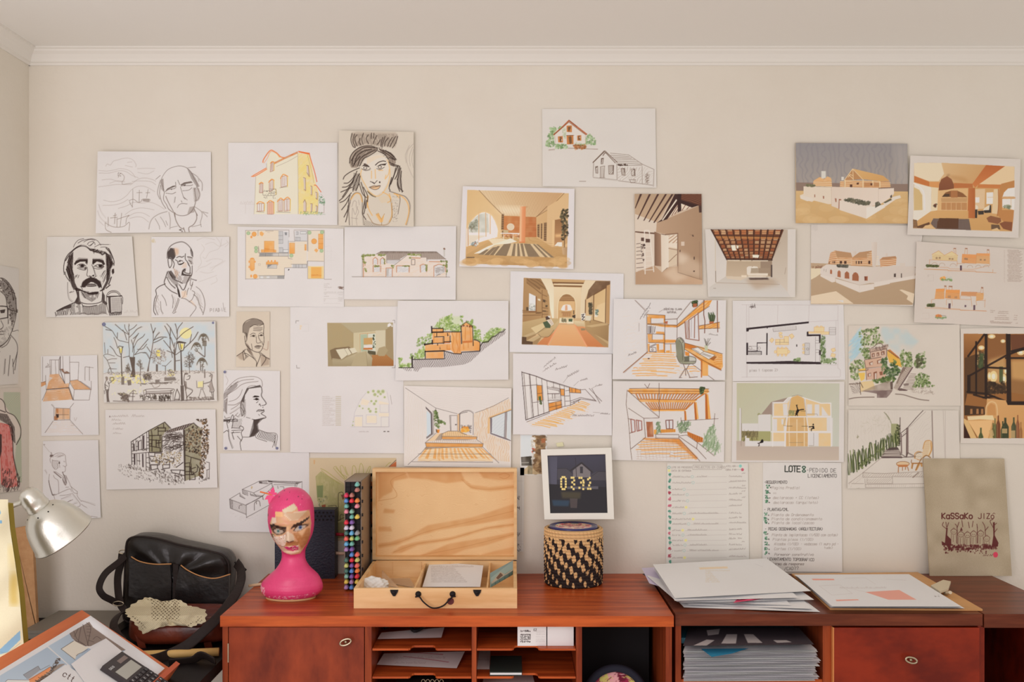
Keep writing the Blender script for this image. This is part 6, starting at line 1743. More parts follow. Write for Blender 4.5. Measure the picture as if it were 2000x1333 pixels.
for q in ("790 415 860 415 860 590 800 590","1150 420 1225 420 1225 560 1150 560","1265 420 1335 420 1335 590 1265 590","1370 450 1470 590 1370 590","645 640 705 640 705 820 645 820","770 640 800 640 800 720 770 720","805 740 835 740 825 820 805 820","1445 620 1510 620 1510 815 1445 815","1175 845 1320 845 1320 1035 1250 1035 1175 1030","1515 620 1535 620 1530 1045 1515 1045"):
 d.f(q,(214,204,198),1)
WH = (222,212,206)
d.l("640 395 800 392 870 325 920 315|1090 320 1360 405 1505 402 1512 1045|640 395 640 1045|640 605 1510 605|615 830 1515 830|905 335 825 830 820 1045|1110 335 1175 830|1170 845 1170 1045|830 845 830 1045",2.6,WH,1,0)
d.l("~88.5 62 88.5 82|100 65 100 82|111 62 111.5 82|88.5 85 89 104|100 85 100 104|111 85 111 104",2.4,(226,200,164),.95,0)
d.l("~64 39.5 63.5 60|90.5 34 86.5 60|114.5 60 111 34|84 74 80 74 83 62|125 85 125 103.5 117.5 103.5|92.5 30 101 28 108 30|115 56.5 130 56.5 131 59|118 76 123 75.5|89 99 109 99|18 70.5 18 96.5|17.2 48 17.2 104|42 57 47 57",.8,(124,104,88),.8,0)
d.l("885 515 985 520|1060 520 1130 520|850 745 930 745|1075 748 1160 748",1.5,(118,100,70),.85,0)
d.t_("~88.5 52 96 52 96 59 88.5 59|108 52.5 113 52.5 113 59 108 59|85 75 93 75 92 82 85 82|109 75 116 75 116 82 110 82",50,5,60,50,1,[(130,128,84),(160,150,100)],.8)
BKK = (34,28,28)
d.l("995 435 1010 490 1015 515|1015 515 1060 500 1100 497",2.6,BKK,.95)
d.f("~100.5 49 103.5 50 103 53 101 56 98.5 56.5 98.5 53",BKK,.95)
d.l("985 555 980 590|1005 555 1008 590",2,BKK,.95)
d.e(992,568,12,14,0,BKK,.95)
d.l("992 435 1005 432",2,BKK,.95)
d.e(1243,722,11,14,0,BKK,.95)
d.f("1232 740 1255 740 1262 785 1230 785",BKK,.95)
d.l("1255 780 1215 785 1215 815|1235 750 1180 757",2.2,BKK,.95,0)
d.e(485,955,14,15,0,BKK,.95)
d.f("~47 95.5 50.5 96 50 99 46 100 44 100",BKK,.95)
d.l("~46 99 43.5 100 44 103.5 43 104|44 100 42 100",2.2,(60,40,36),.95,0)
d.b("~41.5 56 45 56 44 58 42 58|151.5 53 154.5 53 154.5 57 152 57|72 21 80 20 79 22 73 27",10,.8,1.4,[(150,144,100)],.7)
put(d,'print','house section with a person doing a handstand on olive ground','print',0,(1,1,6,1))

# hand-written list
d = Sheet((1290,895,1470,1110),(1303,905,1461,905,1463,1100,1301,1105),base=(214,203,192))
LI = (128,110,102)
d.e(103,115,15,15,1.3,(110,160,150))
d.e(103,153,17,17,0,(226,214,140),.9)
d.t("LOTE DO PROCESSO",130,104,20,LI,.55,.8)
d.t("DATA DE ENTRADA",135,145,20,LI,.55,.8)
d.l("395 85 745 85 740 140 390 140 395 85",.7,LI,.8,0)
d.t("PROJECTOS EM CURSO",415,100,26,LI,.6,.8)
d.t("ATELIER",795,90,20,LI,.6,.8)
d.t("OBRA FIM",790,133,20,LI,.6,.8)
d.l("880 100 945 100|885 142 975 142",.6,LI,.7)
d.e(967,98,18,18,0,(130,190,176),.9)
d.e(992,142,18,18,0,(190,84,100),.9)
for i,(y,c,cc,xc) in enumerate(((230,0,1,385),(302,0,1,395),(382,0,1,285),(447,1,1,322),(522,2,1,328),(600,2,3,310),(675,0,1,288),(742,0,3,395),(802,0,1,340),(878,0,3,268),(937,2,1,272),(1000,0,3,305),(1058,0,1,296),(1125,1,1,285),(1210,1,3,292))):
 dot = [(84,140,118),(170,70,84),(196,100,116)][c]
 d.b(f"98 {y-40} 124 {y-40} 124 {y-12} 98 {y-12}",9,1,1.9,[dot],.9)
 d.l(f"112 {y-14} 116 {y-2}",1.2,(90,80,76),.8)
 d.wr(140,y + 6,xc - 24,22,LI,.7,.75)
 if cc == 3:
  d.e(xc,y - 2,17,16,0,(228,214,130),.85)
 else:
  d.e(xc,y - 2,15,15,.9,(140,180,170),.8)
 d.l(f"{xc+30} {y+4} 600 {y-2+i%3} {800} {y-4}",.6,(170,154,146),.75)
 if i in (0,6,8,9,10,12,13):
  d.wr(xc + 60,y,700 if i in (6,8,13) else 560,20,LI,.7,.7)
 d.wr(830,y - 2 - (i % 3) * 6,1035 if i in (1,2,8,13,14) else 985,22,LI,.75,.75,-3 if i % 2 else 1)
 if i in (0,2,3,4,12):
  d.wr(985,y - 40,1025,18,LI,.7,.75)
d.b("102 1245 130 1245 128 1275 104 1270",10,1,2,[(84,140,118)],.9)
put(d,'note_sheet','handwritten list with coloured dots, left of two lists above the cabinet','note',0,(1,0,3,0))

# LOTE 8 list
d = Sheet((1480,890,1660,1125),(1490,904,1643,904,1645,1118,1489,1117),base=(215,204,196),dens=1.6)
d.t("LOTE",302,116,64,(40,44,38),2.6,.95,1,0,0,.75)
d.t("8",492,122,64,(60,96,72),2.8,.9)
d.t("8",496,122,62,(44,60,50),1.2,.8)
d.t("-PEDIDO DE",540,142,42,(70,62,58),1.1,.9,1)
d.t("LICENCIAMENTO",556,208,36,(66,58,54),1.1,.9,0,0,0,.7)
HD = (62,52,48)
TX = (136,116,106)
d.t("-REQUERIMENTO",72,282,30,HD,1,.9,0,0,0,.5)
d.t("Pagina Predial",155,345,28,TX,.7,.85,0,.2)
d.t("cc",172,405,22,TX,.6,.7)
d.t("declaracao + CC (lotes)",168,455,28,TX,.7,.85,0,.2)
d.t("declaracao (arquiteto)",172,508,28,TX,.7,.85,0,.2)
d.t("- PLANTAS/CML",70,585,30,HD,1,.9,0,0,0,.8)
d.t("Planta de Ordenamento",150,645,28,TX,.7,.85,0,.2)
d.t("Planta de condicionamento",152,690,28,TX,.7,.85,0,.2)
d.t("Planta de localizacao",155,733,28,TX,.7,.85,0,.2)
d.t("- PECAS DESENHADAS (ARQUITECTURA)",78,800,30,HD,1,.9,0,0,0,.5)
d.t("Planta de implantacao (1/500 com cotas)",155,868,27,TX,.7,.85,0,.2,0,.8)
d.t("Plantas pisos (1/100)",165,918,27,TX,.7,.85,0,.2)
d.t("Alcados (1/100) - vedacoes (1 muro pd -",180,968,27,TX,.7,.85,0,.2,0,.7)
d.t("tudo)",735,1010,25,TX,.7,.8)
d.t("Cortes (1/100)",182,1022,27,TX,.7,.85,0,.2)
d.t("Pormenor construtivo",185,1085,27,(110,92,84),.8,.85,0,.2)
d.t("LEVANTAMENTO TOPOGRAFICO",112,1133,30,HD,1,.9,1,0,0,.9)
d.t("termo de responsa",160,1190,26,(92,76,70),.9,.85,0,.2)
d.t("/CAD??",292,1240,34,(72,62,58),.9,.85,-3)
for x,y in ((110,345),(103,408),(102,460),(97,510),(90,652),(87,700),(90,742),(78,860),(92,920),(92,978),(93,1030),(92,1080)):
 d.b(f"{x-16} {y-18} {x+16} {y-18} {x+16} {y+18} {x-16} {y+18}",15,.7,1.5,[(76,122,90),(100,146,110),(60,98,74)],.85)
 d.b(f"{x+24} {y+6} {x+36} {y+6} {x+36} {y+16} {x+24} {y+16}",4,.7,1,[(90,78,72)],.9)
put(d,'note_sheet','handwritten sheet headed LOTE 8 with green dots','note',0,(0,0,3,3))
# villa print with blue sky
d = Sheet((1545,270,1785,445),(1553,279,1772,281,1774,437,1554,436),base=(190,160,122))
d.f("~6.5 7 174 8 174.5 69 7.5 67",(146,138,138),1,c2=(166,152,142),ang=80)
d.h("~6.5 7 174 8 174.5 69 7.5 67",89,11,4,(138,130,132),.45,1)
d.f("~150 8 174 8 174.5 69 160 69",(176,164,156),.5,soft=8)
d.f("~7 66 175 68.5 175 80 7.5 78.5",(142,118,104),1)
d.f("75 785 1750 795 1740 1275 65 1270",(212,174,122),1,c2=(202,160,108),ang=90,n=.1)
d.b("~8 90 174 90 174 126 8 126",60,4,9,[(206,164,112),(218,182,132)],.4,2)
WHT = (222,206,190)
d.f("~18.5 71.8 60 72.8 60 98 56 98.5 34 93 31 95 15 90 13.5 85 18.5 83",(222,202,182),1)
d.f("~60 72.5 130 74 130 75.5 153 74.5 153 83 149 88 130 100 73 106 60 101",(218,196,178),1,c2=(226,206,190),ang=10)
d.f("~72 93 119 100 125 104 138 98.5 140 101 140 103 112 120 72 107",(222,204,188),1)
d.f("~112 103 139 99 139 102 112 120",(230,214,200),1)
d.f("~137 96 153 90 154.5 92 140 102|149 88 162 85 163.5 89 150 93|13 85 31 89 34 92 24 94 14 90",WHT,1)
RF = (216,170,112)
d.f("~92 45.5 137 56 146.5 64 131 64 106 61",RF,1,c2=(206,154,96),ang=40)
d.f("~79 63 91.5 45.5 106 61",(186,134,90),1)
d.f("~79 62.5 131 64 146.5 65 148 73 130 74 80 73",(204,148,100),1)
d.h("~79 64 131 65 148 66 148 73 80 73",1,3.2,1.4,(232,200,160),.8)
d.l("~79 63 91.5 45.8 106 61|91.8 46.5 92.5 62|92 56 88 54 85 58|80 63 131 64.5|92.5 61 86 55",1.6,(234,204,160),.9,0)
d.l("~80.5 63 80 73|107 62 107 73|121.5 64 121.5 69|132 65 132 73",3,(232,200,158),.95,0)
d.f("~108.5 66 121 66.5 121 72 108.5 72|123 66 131 66.5 131 72 123 72",(184,128,84),.8)
d.f("875 690 910 690 910 730 875 730|975 665 1010 660 1005 690 975 690|1180 670 1210 675 1205 705 1180 700|525 685 565 685 565 712 525 712",(84,50,40),.95)
d.f("~33 64 42 58 48 62 60 62 61 72.5 33 71.5",(212,158,108),1)
d.h("~33 64 60 63 61 72.5 33 71.5",1,3.6,1.6,(234,204,166),.85)
d.f("~34 63 43 58 49 60 48 64 34 64|49 61 54 57 59 59 60.5 63 49 63.5",(222,172,120),1)
d.f("450 490 515 492 515 590 480 600 450 600|748 575 785 577 785 625 748 630",(214,204,192),1)
d.f("~73 64 79 64 79 73 72.5 72.5",(206,152,104),1)
d.h("~73 64 79 64 79 73 72.5 72.5",1,3.2,1.4,(232,200,160),.8)
d.b("~23 69 35 70 35 71.8 23 71.4|61 69 80 69 80 72.5 61 72.2|97 71.5 131 73 130 74.5 97 73.5|131 73.5 149 72 150 74.5 131 75.5",70,1,2.2,[(128,120,90),(104,98,72)],.8)
DK = [(78,76,62),(96,92,74),(118,110,88)]
d.f("~79 92 86 89.5 92 93 92 96 80 93.5|95 95 102 93 118 97 111 100.5 96 97.5|137 96 148 90 150 92 140 97|125 96 130 94 134 99 125 104",(88,84,68),.9)
d.b("~79 92 85 89 118 95 117 99 110 100 80 94|137 95 149 89 150 92 138 97|125 95 133 94 134 100 125 103|16.5 85 21 83 30 88 26 89|149 85 160 83 160 86 150 87",120,1,2.2,DK,.8)
d.f("~147.5 86 150 84 150 89 147.5 89",(70,58,50),.9)
d.f("345 840 358 840 358 880 345 880|472 860 492 865 490 905 475 900|650 895 675 900 675 955 660 950|710 905 745 910 745 925 720 925 718 1050 705 1050",(150,90,66),.9)
d.l("~60 72.8 60 101|130 74.5 130 98",.8,(196,172,152),.8)
put(d,'print','print of a white villa with timber roofs against grey-blue sky','print',1,(1,1,3,1),m=M_PRINT)

# warm interior print
d = Sheet((1765,295,2000,470),(1778,304,1993,311,1989,465,1772,459),base=(213,199,188))
d.f("~15.5 18 60 18 164.5 23.5 164.5 56 161 120 13.8 115",(206,158,104),1)
d.f("~15.5 18 60 18 123 21 102 49 74 47 64 37 53 47 38 46 15.5 37",(222,190,148),1,c2=(200,150,98),ang=10)
d.f("~15.5 18 56 18 60 34 52 45 38 45 15.5 37",(228,206,176),1)
d.f("~64 36 74 42 98 47 90 40",(186,132,82),.7,soft=4)
d.f("~150 22.5 164.5 23.5 164.5 44 145 50 111 49.5 111 47",(226,194,154),1)
d.f("~122.5 21 150.5 22.8 110 51 106 55 102 49",(186,104,58),1,c2=(204,124,72),ang=90)
d.f("~15.5 37 38 46 38 53 15.5 46.5",(196,116,64),1)
d.f("385 458 530 462 520 555 385 525",(214,148,90),1)
d.f("745 478 1025 488 1030 550 745 555",(186,112,66),1)
d.f("~111 49.5 145 50.5 145.5 56 109 55",(200,124,72),1)
d.f("~145 49 164.5 44 164.5 55 148 68 146 88 164 88 163 101 161 119 139.5 96 142 57",(190,130,78),1)
# arch left, niche, hood
d.f("~15.5 47 33 52 41 54 41 97 20 106 13.8 101",(226,212,196),1)
d.f("~15 54 23 58 27.5 66 28 88 15 88.5",(208,176,124),1)
d.l("~15 48 24 54 30 64 31 88",3,(236,226,214),.9)
d.f("~41 54 52 55 50 88.5 41 90",(226,202,168),1)
d.f("~51 56 96 56 96 89 50 89",(218,174,122),1)
d.f("~56.5 68.5 62 62 69 59.5 80 59.5 88 63 94.5 69",(140,92,58),1)
d.f("~70 59 80 59 80 69.5 70 69.5",(170,112,70),1)
d.f("~57 68.5 61 64 68 64 68 68",(80,62,46),.9)
d.f("555 700 945 700 940 765 560 765",(196,150,104),1)
d.f("560 765 940 765 940 885 560 885",(196,142,94),1)
d.h("~56 77.5 94 77.5 94 88 56 88",90,2.6,.9,(160,106,66),.6)
d.l("~56 76.5 94 76.5|63 77.5 63 88|70.5 77.5 70.5 88|78 77.5 78 88|85.5 77.5 85.5 88|56 88 94 88.5",1,(230,196,150),.8,0)
d.f("~52 59 52.5 50 56 42 64.5 37.5 71 42 74.5 50 74.5 56 64 58",(150,92,62),1,c2=(132,80,54),ang=90)
d.h("~52 59 52.5 50 56 42 64.5 37.5 71 42 74.5 50 74.5 56",85,2.6,.8,(116,70,48),.6)
d.f("~63.5 36 69 34.5 66 38",(120,80,54),.7,soft=2)
d.f("~96 55.5 106 55 106 100.5 94.5 100",(190,114,66),1,c2=(176,100,56),ang=0)
d.f("~106.5 57 121 56.5 120 86 106.5 87",(220,186,146),1)
d.f("~106.5 69 112.5 69 112.5 77 106.5 77|123 62 133 61.5 133 79 123 79",(232,220,208),1)
d.f("~134 57 140.5 57 140 94 131 93",(222,192,152),1)
d.l("~140.5 57 141 80 139 97",2,(170,104,64),.9)
d.f("~147 68 149 62 155 56 165 54.5 165 68|146.5 71.5 165 71.5 164 88 146.5 84",(228,218,208),1)
d.b("~148 80 159 81 159 86 148 84|162 82 164 82 164 88 162 88",30,1,2.4,[(150,150,120),(120,124,96)],.8)
d.l("~159.5 71.5 159.5 86|125 69 133 69",1.4,(214,176,136),.9,0)
d.f("~146 68 166 68.5 166 71.2 146 70.8",(206,160,116),1)
# floor, rug, furniture
d.f("~40 90 96 89 96 100 106 101 123 96 140 100 161 119 13.8 115 20 104",(212,164,108),1,c2=(200,150,94),ang=40)
d.f("~44 100.5 97 101.5 100 118 47 116 40 108",(112,92,84),1)
d.h("~44 100.5 97 101.5 100 118 47 116 40 108",88,3,1,(150,128,110),.7)
d.h("~44 100.5 97 101.5 100 118 47 116 40 108",2,3,.9,(84,68,62),.6)
d.f("~53 100 81.5 100.5 81 116 49 115 50 106",(100,66,46),1)
d.h("~53 100 81.5 100.5 81 116 49 115",88,2.2,.8,(74,50,38),.6)
d.f("~13.8 102 19.5 103 20.5 112 38 106 39 109 28 115 13.8 114.8",(104,72,52),1)
d.h("140 1025 195 1030 200 1145 140 1145",0,2.4,1,(206,160,110),.8)
d.f("~28 115 32 111 39 110 48 115.8",(218,178,128),1)
d.f("~123 100 129 96.5 144 100 145 105 140 109 126 106",(142,92,64),1)
d.f("~142 108 150 105 161.5 106 160.5 119.5 148 116",(136,84,58),1)
d.f("~130 109.5 142 110 144 117 130 116.5",(110,84,64),1)
d.f("~131 117 139 114.5 143 119 132 119.2",(218,180,132),1)
d.f("~106 87 109.5 87 109 100 106 100|119 89 127 80 130 81 130 92 120 92.5|110 89.5 119 89 119 94.5 111 95",(58,50,46),.95)
d.f("~120 85 128 80 127 88 118 88.5|106.5 80 110 82 111 87 106.5 87",(226,208,184),1)
d.b("~45 79 49 79 49 84 45 84|44.5 86 49 86 48.5 89.5 45 89.5",14,1.2,2.2,[(60,56,44),(120,66,50)],.9)
put(d,'print','warm interior print with terracotta beams, top of the right edge','print',2,(2,1,4,2),m=M_PRINT)

# villa with chimneys on white
d = Sheet((1575,430,1815,605),(1584,439,1804,441,1783,598,1583,595),base=(211,197,186))
d.f("~6.5 64 164 70 163.5 87 158 126.5 6.5 125",(186,156,126),1,c2=(176,146,116),ang=60)
d.f("~6.5 72 26 72 21 80 14 85 6.5 89",(222,202,172),1)
d.f("~7 113 44 106 70 124.5 6.5 124.5|138 104 142 103.5 161 110 159 124.5 149 118 151 113",(222,198,170),1)
WHT = (216,200,188)
d.f("~21 72 30 66 46 67 96 70 117 68 158 69 164 72 160 86 124 94 94 94 79 97 44 86 33 88 20.5 80",WHT,1,c2=(206,188,174),ang=10)
d.f("~20.5 81 43 86 43 92 38 93 21 84|43 87 79 97 79 108 44 93|79 97 100.5 95 100.5 103 79 108|100.5 93 124 89 124 95 100.5 100|124 89 164 82 164 87 124 94",(218,202,190),1)
d.l("~43 87 79 97 100.5 94.5",1,(190,168,150),.8,0)
BRK = (198,140,96)
d.f("~32 65.5 35.5 49 42.5 45.5 46 56 46 66",BRK,1)
d.f("~42.5 45.5 66 49 68.5 56 66 60 68 66 46 66 44.5 56",(204,150,106),1)
d.f("~66 60 69 55 78 48.5 97 45.5 98 68 66 68",(200,146,102),1)
d.f("~42.5 45.5 66 49 68 56 45 55.5|69 56 79 48 96.5 45.8 92 56",(182,138,100),1)
d.f("~109 59 113 56 132.5 54 134 56 133 67 110 70",BRK,1)
d.f("1130 555 1325 538 1335 570 1110 600",(180,132,94),1)
for q in ("320 655 355 490 425 455 460 560 460 660","445 560 680 570 680 660 460 660","660 580 980 580 980 680 660 680","1090 600 1340 570 1330 670 1100 700","900 500 980 460 985 580 900 570","1030 520 1075 540 1070 690 1020 690"):
 d.h(q,3,3.6,1.3,(230,204,174),.85)
d.f("675 462 740 465 740 500 690 555 675 500|965 330 1050 330 1045 560 1030 700 980 690|1165 495 1205 497 1205 545 1165 548",(216,200,188),1,c2=(206,186,170),ang=0)
d.f("495 610 530 610 530 650 495 650|560 612 595 612 595 652 560 652|735 610 748 610 748 655 735 655|770 610 790 610 790 655 770 655|805 610 825 610 825 650 805 650|920 610 950 605 950 655 920 655|390 615 400 610 400 645 390 645|410 615 425 610 425 645 410 645|335 625 345 620 345 650 335 650",(70,46,38),.95)
d.f("350 800 352 745 368 735 382 755 380 805|460 845 462 770 485 748 508 770 510 855|568 870 570 790 600 762 635 790 638 875|680 900 682 820 705 785 735 778 765 800 778 840 775 910|865 900 862 840 912 838 910 905",(168,104,72),1)
d.h("680 900 682 820 735 778 778 840 775 910|568 870 570 790 600 762 638 875",88,3,1,(120,70,50),.6)
d.f("860 840 895 838 890 900 865 905",(120,66,48),.9)
DK = [(92,86,76),(70,66,58),(120,112,98)]
d.b("~46 67 61 68 61 70 46 69|61 67 98 68 96 71 62 69.5|106 68 111 69 110 70.5 106 70.5|23 80.5 43 84 42 88 33 86|45 84 70 90 80 96 90 93 92 90 94 94 80 97 64 92|95 91 119 87 118 91 96 94.5|117 84 122 84 121 86 117 86|124 84 149 83 149 86 124 87|120 65 131 65 131 67 120 67|150 65.5 156 65.5 156 67.5 150 67.5|21.5 75.5 33 78 32 79.5 22 77",260,1,2.3,DK,.85)
d.f("~130 80 133 79.5 133 85 130 85|140.5 79.5 142 79.5 142 86 140.5 86",(74,58,52),.9)
d.t_("~7 69 23 69 23 71.5 7 71.5",22,4,0,50,1.4,[(140,100,80)],.8)
d.l("~26 76 26.2 73|29 77 29.5 73.5",.8,(120,104,90),.8)
d.f("~139 64 147 64 147 69 139 69",(210,192,178),.9)
d.b("85 80 155 80 155 140 85 140",12,2,3,[(202,188,178)],.5)
put(d,'print','print of a white villa with brick striped roofs and arches on pale sky','print',0,(1,0,5,2),m=M_PRINT)

# two street elevations with notes at the right edge
d = Sheet((1780,465,2000,640),(1790,472,2012,488,2008,640,1785,630),base=(210,194,182))
OL_ = (200,134,86)
def strip(q,c):
 d.f(q,c,.9)
 d.h(q,2,2.6,.8,(190,112,66),.7)
d.f("~30.5 24.5 40.5 19 49 25.5 60 20 69 26 68 34.5 31 32.5",(222,196,148),.9)
d.h("~31 25 69 26.5 68 34.5 31 32.5",2,2.8,.7,(190,140,90),.7)
strip("755 240 965 250 960 380 745 370",(224,160,104))
strip("970 230 1165 232 1165 390 960 380",(222,172,118))
d.f("~75.5 24 96.5 25 96 30 75 29|97 23 116.5 23.2 116.5 27 97 26.5",(226,150,92),.7)
d.l("~30.5 24.5 40.5 19 49 26 60 20 69 26.2|27 32.5 68 34.5 68 41|27 32.5 26.5 42|22 46.5 54 47 54.5 49 95 49 96 51 121 51.5 121 47|22.5 43 54.5 44 57 46 91 47 116.5 41 116.5 39|80 16 79 24|83 16 83 24|62.5 16 64 21.5|66 16 66 24|112.5 19 113 23|115.5 18.5 116 23|68 38 79 38|19 46.5 126 52|96 38 97 23|76 37 96 38.5",1,OL_,.8,0)
d.f("625 150 665 150 660 165 630 165|795 150 835 152 832 168 795 165|1122 170 1158 172 1155 190 1125 188",(160,110,84),.9)
for x,y,r in ((345,395,42),(455,400,42),(620,410,45),(870,430,40),(995,430,40),(1110,430,40)):
 d.e(x,y + 10,r,r * .85,1,(176,140,112),.8,180,360)
for x,y in ((375,300),(420,298),(570,312),(610,315),(800,312),(825,315),(1030,325),(1090,328)):
 d.f(f"{x-14} {y-14} {x+14} {y-14} {x+14} {y+14} {x-14} {y+14}",(150,116,92),.75)
d.f("722 410 750 410 750 485 722 485",(92,66,76),.95)
GN = [(88,92,58),(112,112,74),(70,72,46)]
d.b("~22.5 40.5 40 41 40 43 23 42.5|41 41 56 42.5 56 44 41 43|55 44.5 72 45 72 47 55 46|76.5 45 92 45.5 91 47.5 76.5 46.8|91.5 44.5 120.5 45.5 120 47.5 91.5 46.5|74.5 36 79 36.5 78.5 38 74.5 37.8",150,1,2,GN,.85)
d.b("~43 58 50.5 58.5 50.5 62 43 62",30,1.2,2.4,[(226,150,80),(230,170,100)],.85)
d.b("525 590 605 590 605 620 525 620",26,1,2.2,[(190,190,180),(206,196,180)],.8)
d.b("425 610 605 615 600 635 425 630",26,1,1.8,[(130,150,100)],.85)
strip("365 760 490 755 490 910 345 910",(224,164,106))
strip("510 770 720 775 715 910 500 900",(226,160,98))
strip("740 800 980 805 975 870 735 855",(210,150,104))
strip("965 820 1075 820 1070 920 960 940",(222,172,116))
d.f("~51 77 72 77.5 72 82 51 81.5|36.5 76 49 75.5 48 80 36.5 80",(228,150,84),.7)
d.l("~34.5 91 30 92 29.5 100|49 79 50 72|52 72 51.5 77|55.5 73 56 76.5|60.5 73 60.5 77|104 75 103 81|106.5 75 106.5 82|72 91 73 86 88 87 89 92|52 92 52 100|60 92 61 101|89 93 90 102|96 94 97 100|109.5 91 109 103|23 102 33 103 54 105 72 106 73 108 92 108 111 108.5|20.5 104.2 112 109.2|52 91.5 62 91 89 92|98 93 110 93.5|96.5 82 101 81 107.5 85",1,OL_,.8,0)
d.f("485 708 520 710 515 730 490 728|555 712 610 716 608 735 555 730|1035 730 1070 734 1065 755 1038 752",(160,110,84),.9)
d.f("~55 97.5 58.5 97.5 58 105.5 54.8 105|92 100 95 100 94.8 107.5 92 107.5|79 100 81.5 100 81.5 103 79 103",(92,68,78),.9)
d.f("~54 86 58.5 86 58.5 89.5 54 89|64 87 68 87.2 68 90 64 89.5",(170,128,96),.7)
d.b("~23.5 99 34 98.5 34 102 24 101.5|34 101 54.5 101.5 54 103 34 102.5|59 101 74 101.5 74 104.5 60 103|74 103 92 103.5 92 105 74 104.5|96 101.5 111 102.5 111 104 96 103.5|30 90 34.5 90 34.5 92 30 92|62 89.5 89 90.5 89 92 62 91.5",160,1,2,GN,.85)
d.b("~36.5 115 44 115 44 119 37 119",22,1.2,2.4,[(228,140,64),(190,120,90)],.85)
d.b("355 1180 515 1180 515 1200 355 1200",26,1,1.8,[(130,150,110)],.85)
d.l("~44 115.5 51 116",1,(110,90,80),.8)
d.l("~24 55 33 55 33 64 23 64.5|16 112 26 112 26.5 120.5 15 120.5",.6,(190,170,158),.7,0)
d.t("E",245,555,24,(176,156,146),.6,.7)
for i in range(26):
 y = 185 + i * 18.5
 d.wr(1425 + (i % 4) * 6,y,1600 + (i * 37) % 60,12,(150,124,110),.65,.7,1.5)
 d.wr(1375,y + 8,1392,9,(176,150,136),.5,.6)
for y,a,b in ((1100,1300,1440),(1125,1290,1440),(1160,1285,1410),(1190,1240,1455),(1215,1240,1455),(1255,1170,1500),(1085,1175,1240),(1110,1175,1215),(1240,1170,1220),(1270,1180,1480),(1160,1530,1575),(1190,1530,1570),(1220,1520,1570),(1275,1550,1580)):
 d.wr(a,y,b,14,(150,122,108),.7,.75,1.5)
put(d,'plan','sheet with two coloured street elevations and dense notes, at the right edge','plan',1,(5,2,0,1))

# house among trees
d = Sheet((1645,625,1885,805),(1657,636,1874,634,1876,793,1657,793),base=(211,196,182))
d.sk = 1.0
d.f("~11 60 13 30 23 12 26 20 30 56 20 56|56 9 70 11 93 14 100 22 111 31 100 42 80 48 64 36 56 23",(178,196,198),.6,n=.7,nc=14,soft=3)
d.t_("~12 60 14 30 24 12 28 40 22 56|57 10 93 14 111 32 90 45 62 33",46,20,-40,10,3.4,[(176,200,206),(160,190,202)],.5)
GN = [(116,132,76),(92,108,58),(146,158,104),(74,88,50),(160,170,122)]
for q,n in (("240 170 380 130 520 100 560 300 600 330 440 380 300 390 250 300",170),("230 420 390 400 400 560 280 600 330 560",70),("110 640 220 570 320 600 320 690 240 760 240 880 130 840",110),("840 430 890 430 900 680 840 680",50),("910 480 990 470 1020 680 910 690",80),("1050 560 1110 470 1190 460 1215 680 1040 730",90),("1050 800 1130 760 1260 820 1240 880 1060 880",70),("1000 980 1060 890 1240 880 1330 950 1300 970",90)):
 d.b(q,n,1,2.5,GN,.8)
d.b("~108 56 116 56 114 65 108 70|109 81 124 82 118 88 108 86",40,1.4,3,[(84,80,60),(104,100,74)],.8)
d.f("~40.5 43 64 39 64 54 32 60 41 56",(206,172,150),.9)
d.f("~32 59 57 54 58 68 33 70",(206,164,138),.9)
d.f("~35 70 63 68 63 86 35 87",(206,164,140),.9)
d.f("~65 44 83 56 86 69 68 62 65 52",(232,178,76),.95,n=.2)
d.h("~65 44 83 56 86 69 68 62 65 52",75,3,1.4,(206,144,54),.6)
d.f("~23 72 34 70 34 74 25 74.5|23 77 33 76.5 32 86 27 89",(232,182,84),.9)
d.f("~65 44 69 43 83 55 80 56",(190,110,48),.9)
BRN = (110,84,74)
d.l("~40 47 64 42|39.5 43 64 38.5 66 36 60 38 56 34 50 34.5 46 39 40 42|40 44 41 56|64 40 64 54|32 58 56 54|32 59 34 70 57 68|34 70 35 87|24 74 37 73 38 70|65 44 84 57",1.6,BRN,.8,0)
d.b("395 425 660 355 665 405 400 470",50,1,2.2,[(160,132,118),(120,96,86),(190,166,150)],.8)
d.f("425 490 465 480 468 535 430 545|495 478 530 470 535 520 500 530|560 462 610 450 612 505 565 515",(130,84,64),.9)
d.f("440 500 455 495 458 530 444 534|505 490 515 488 520 520 508 522|575 475 590 470 595 505 580 508",(212,194,180),.9)
d.f("385 620 440 600 442 650 395 660|500 590 555 572 560 630 505 640|365 780 415 765 420 815 370 825|450 760 500 745 500 860 455 865|535 755 580 745 585 800 545 805",(138,86,64),.9)
d.f("400 625 438 612 440 650 410 655|515 595 555 582 558 625 520 632|380 785 412 775 415 812 385 820|470 775 495 770 495 860 470 862",(214,196,182),.9)
d.f("~37 70 57 67.5 57 69 37.5 71.5",(196,170,156),.9)
d.b("~56 56 64 54 64 69 68 68 74 56 84 74 78 86 64 85 58 74",150,1.2,2.8,[(70,88,54),(90,108,66),(54,70,44),(110,128,80)],.88)
d.b("~43 88 64 82 78 85 74 90 48 91",90,1.2,2.6,[(92,110,60),(116,130,76),(70,84,48)],.85)
d.f("~27 90 44 88 48 100 30 104 26 104",(222,186,126),.8,n=.2)
d.f("~10 92 25 90 26 106 15 107",(196,180,168),.7)
d.h("~10 92 25 90 26 106 15 107",50,3.4,1,(120,100,90),.7,3,.3)
d.f("~45 96 68 88 72 100 72 103 28 103.5",(150,128,114),.7,n=.3)
d.f("~27 103 73 102 68 109 64 113 50 113 50 107",(104,80,76),.8,n=.25)
d.f("~69 90 73 89 73 101 70 101",(90,70,62),.85)
d.f("~74 99 88 68 102 68.5 81 99 81 103",(186,166,150),.85)
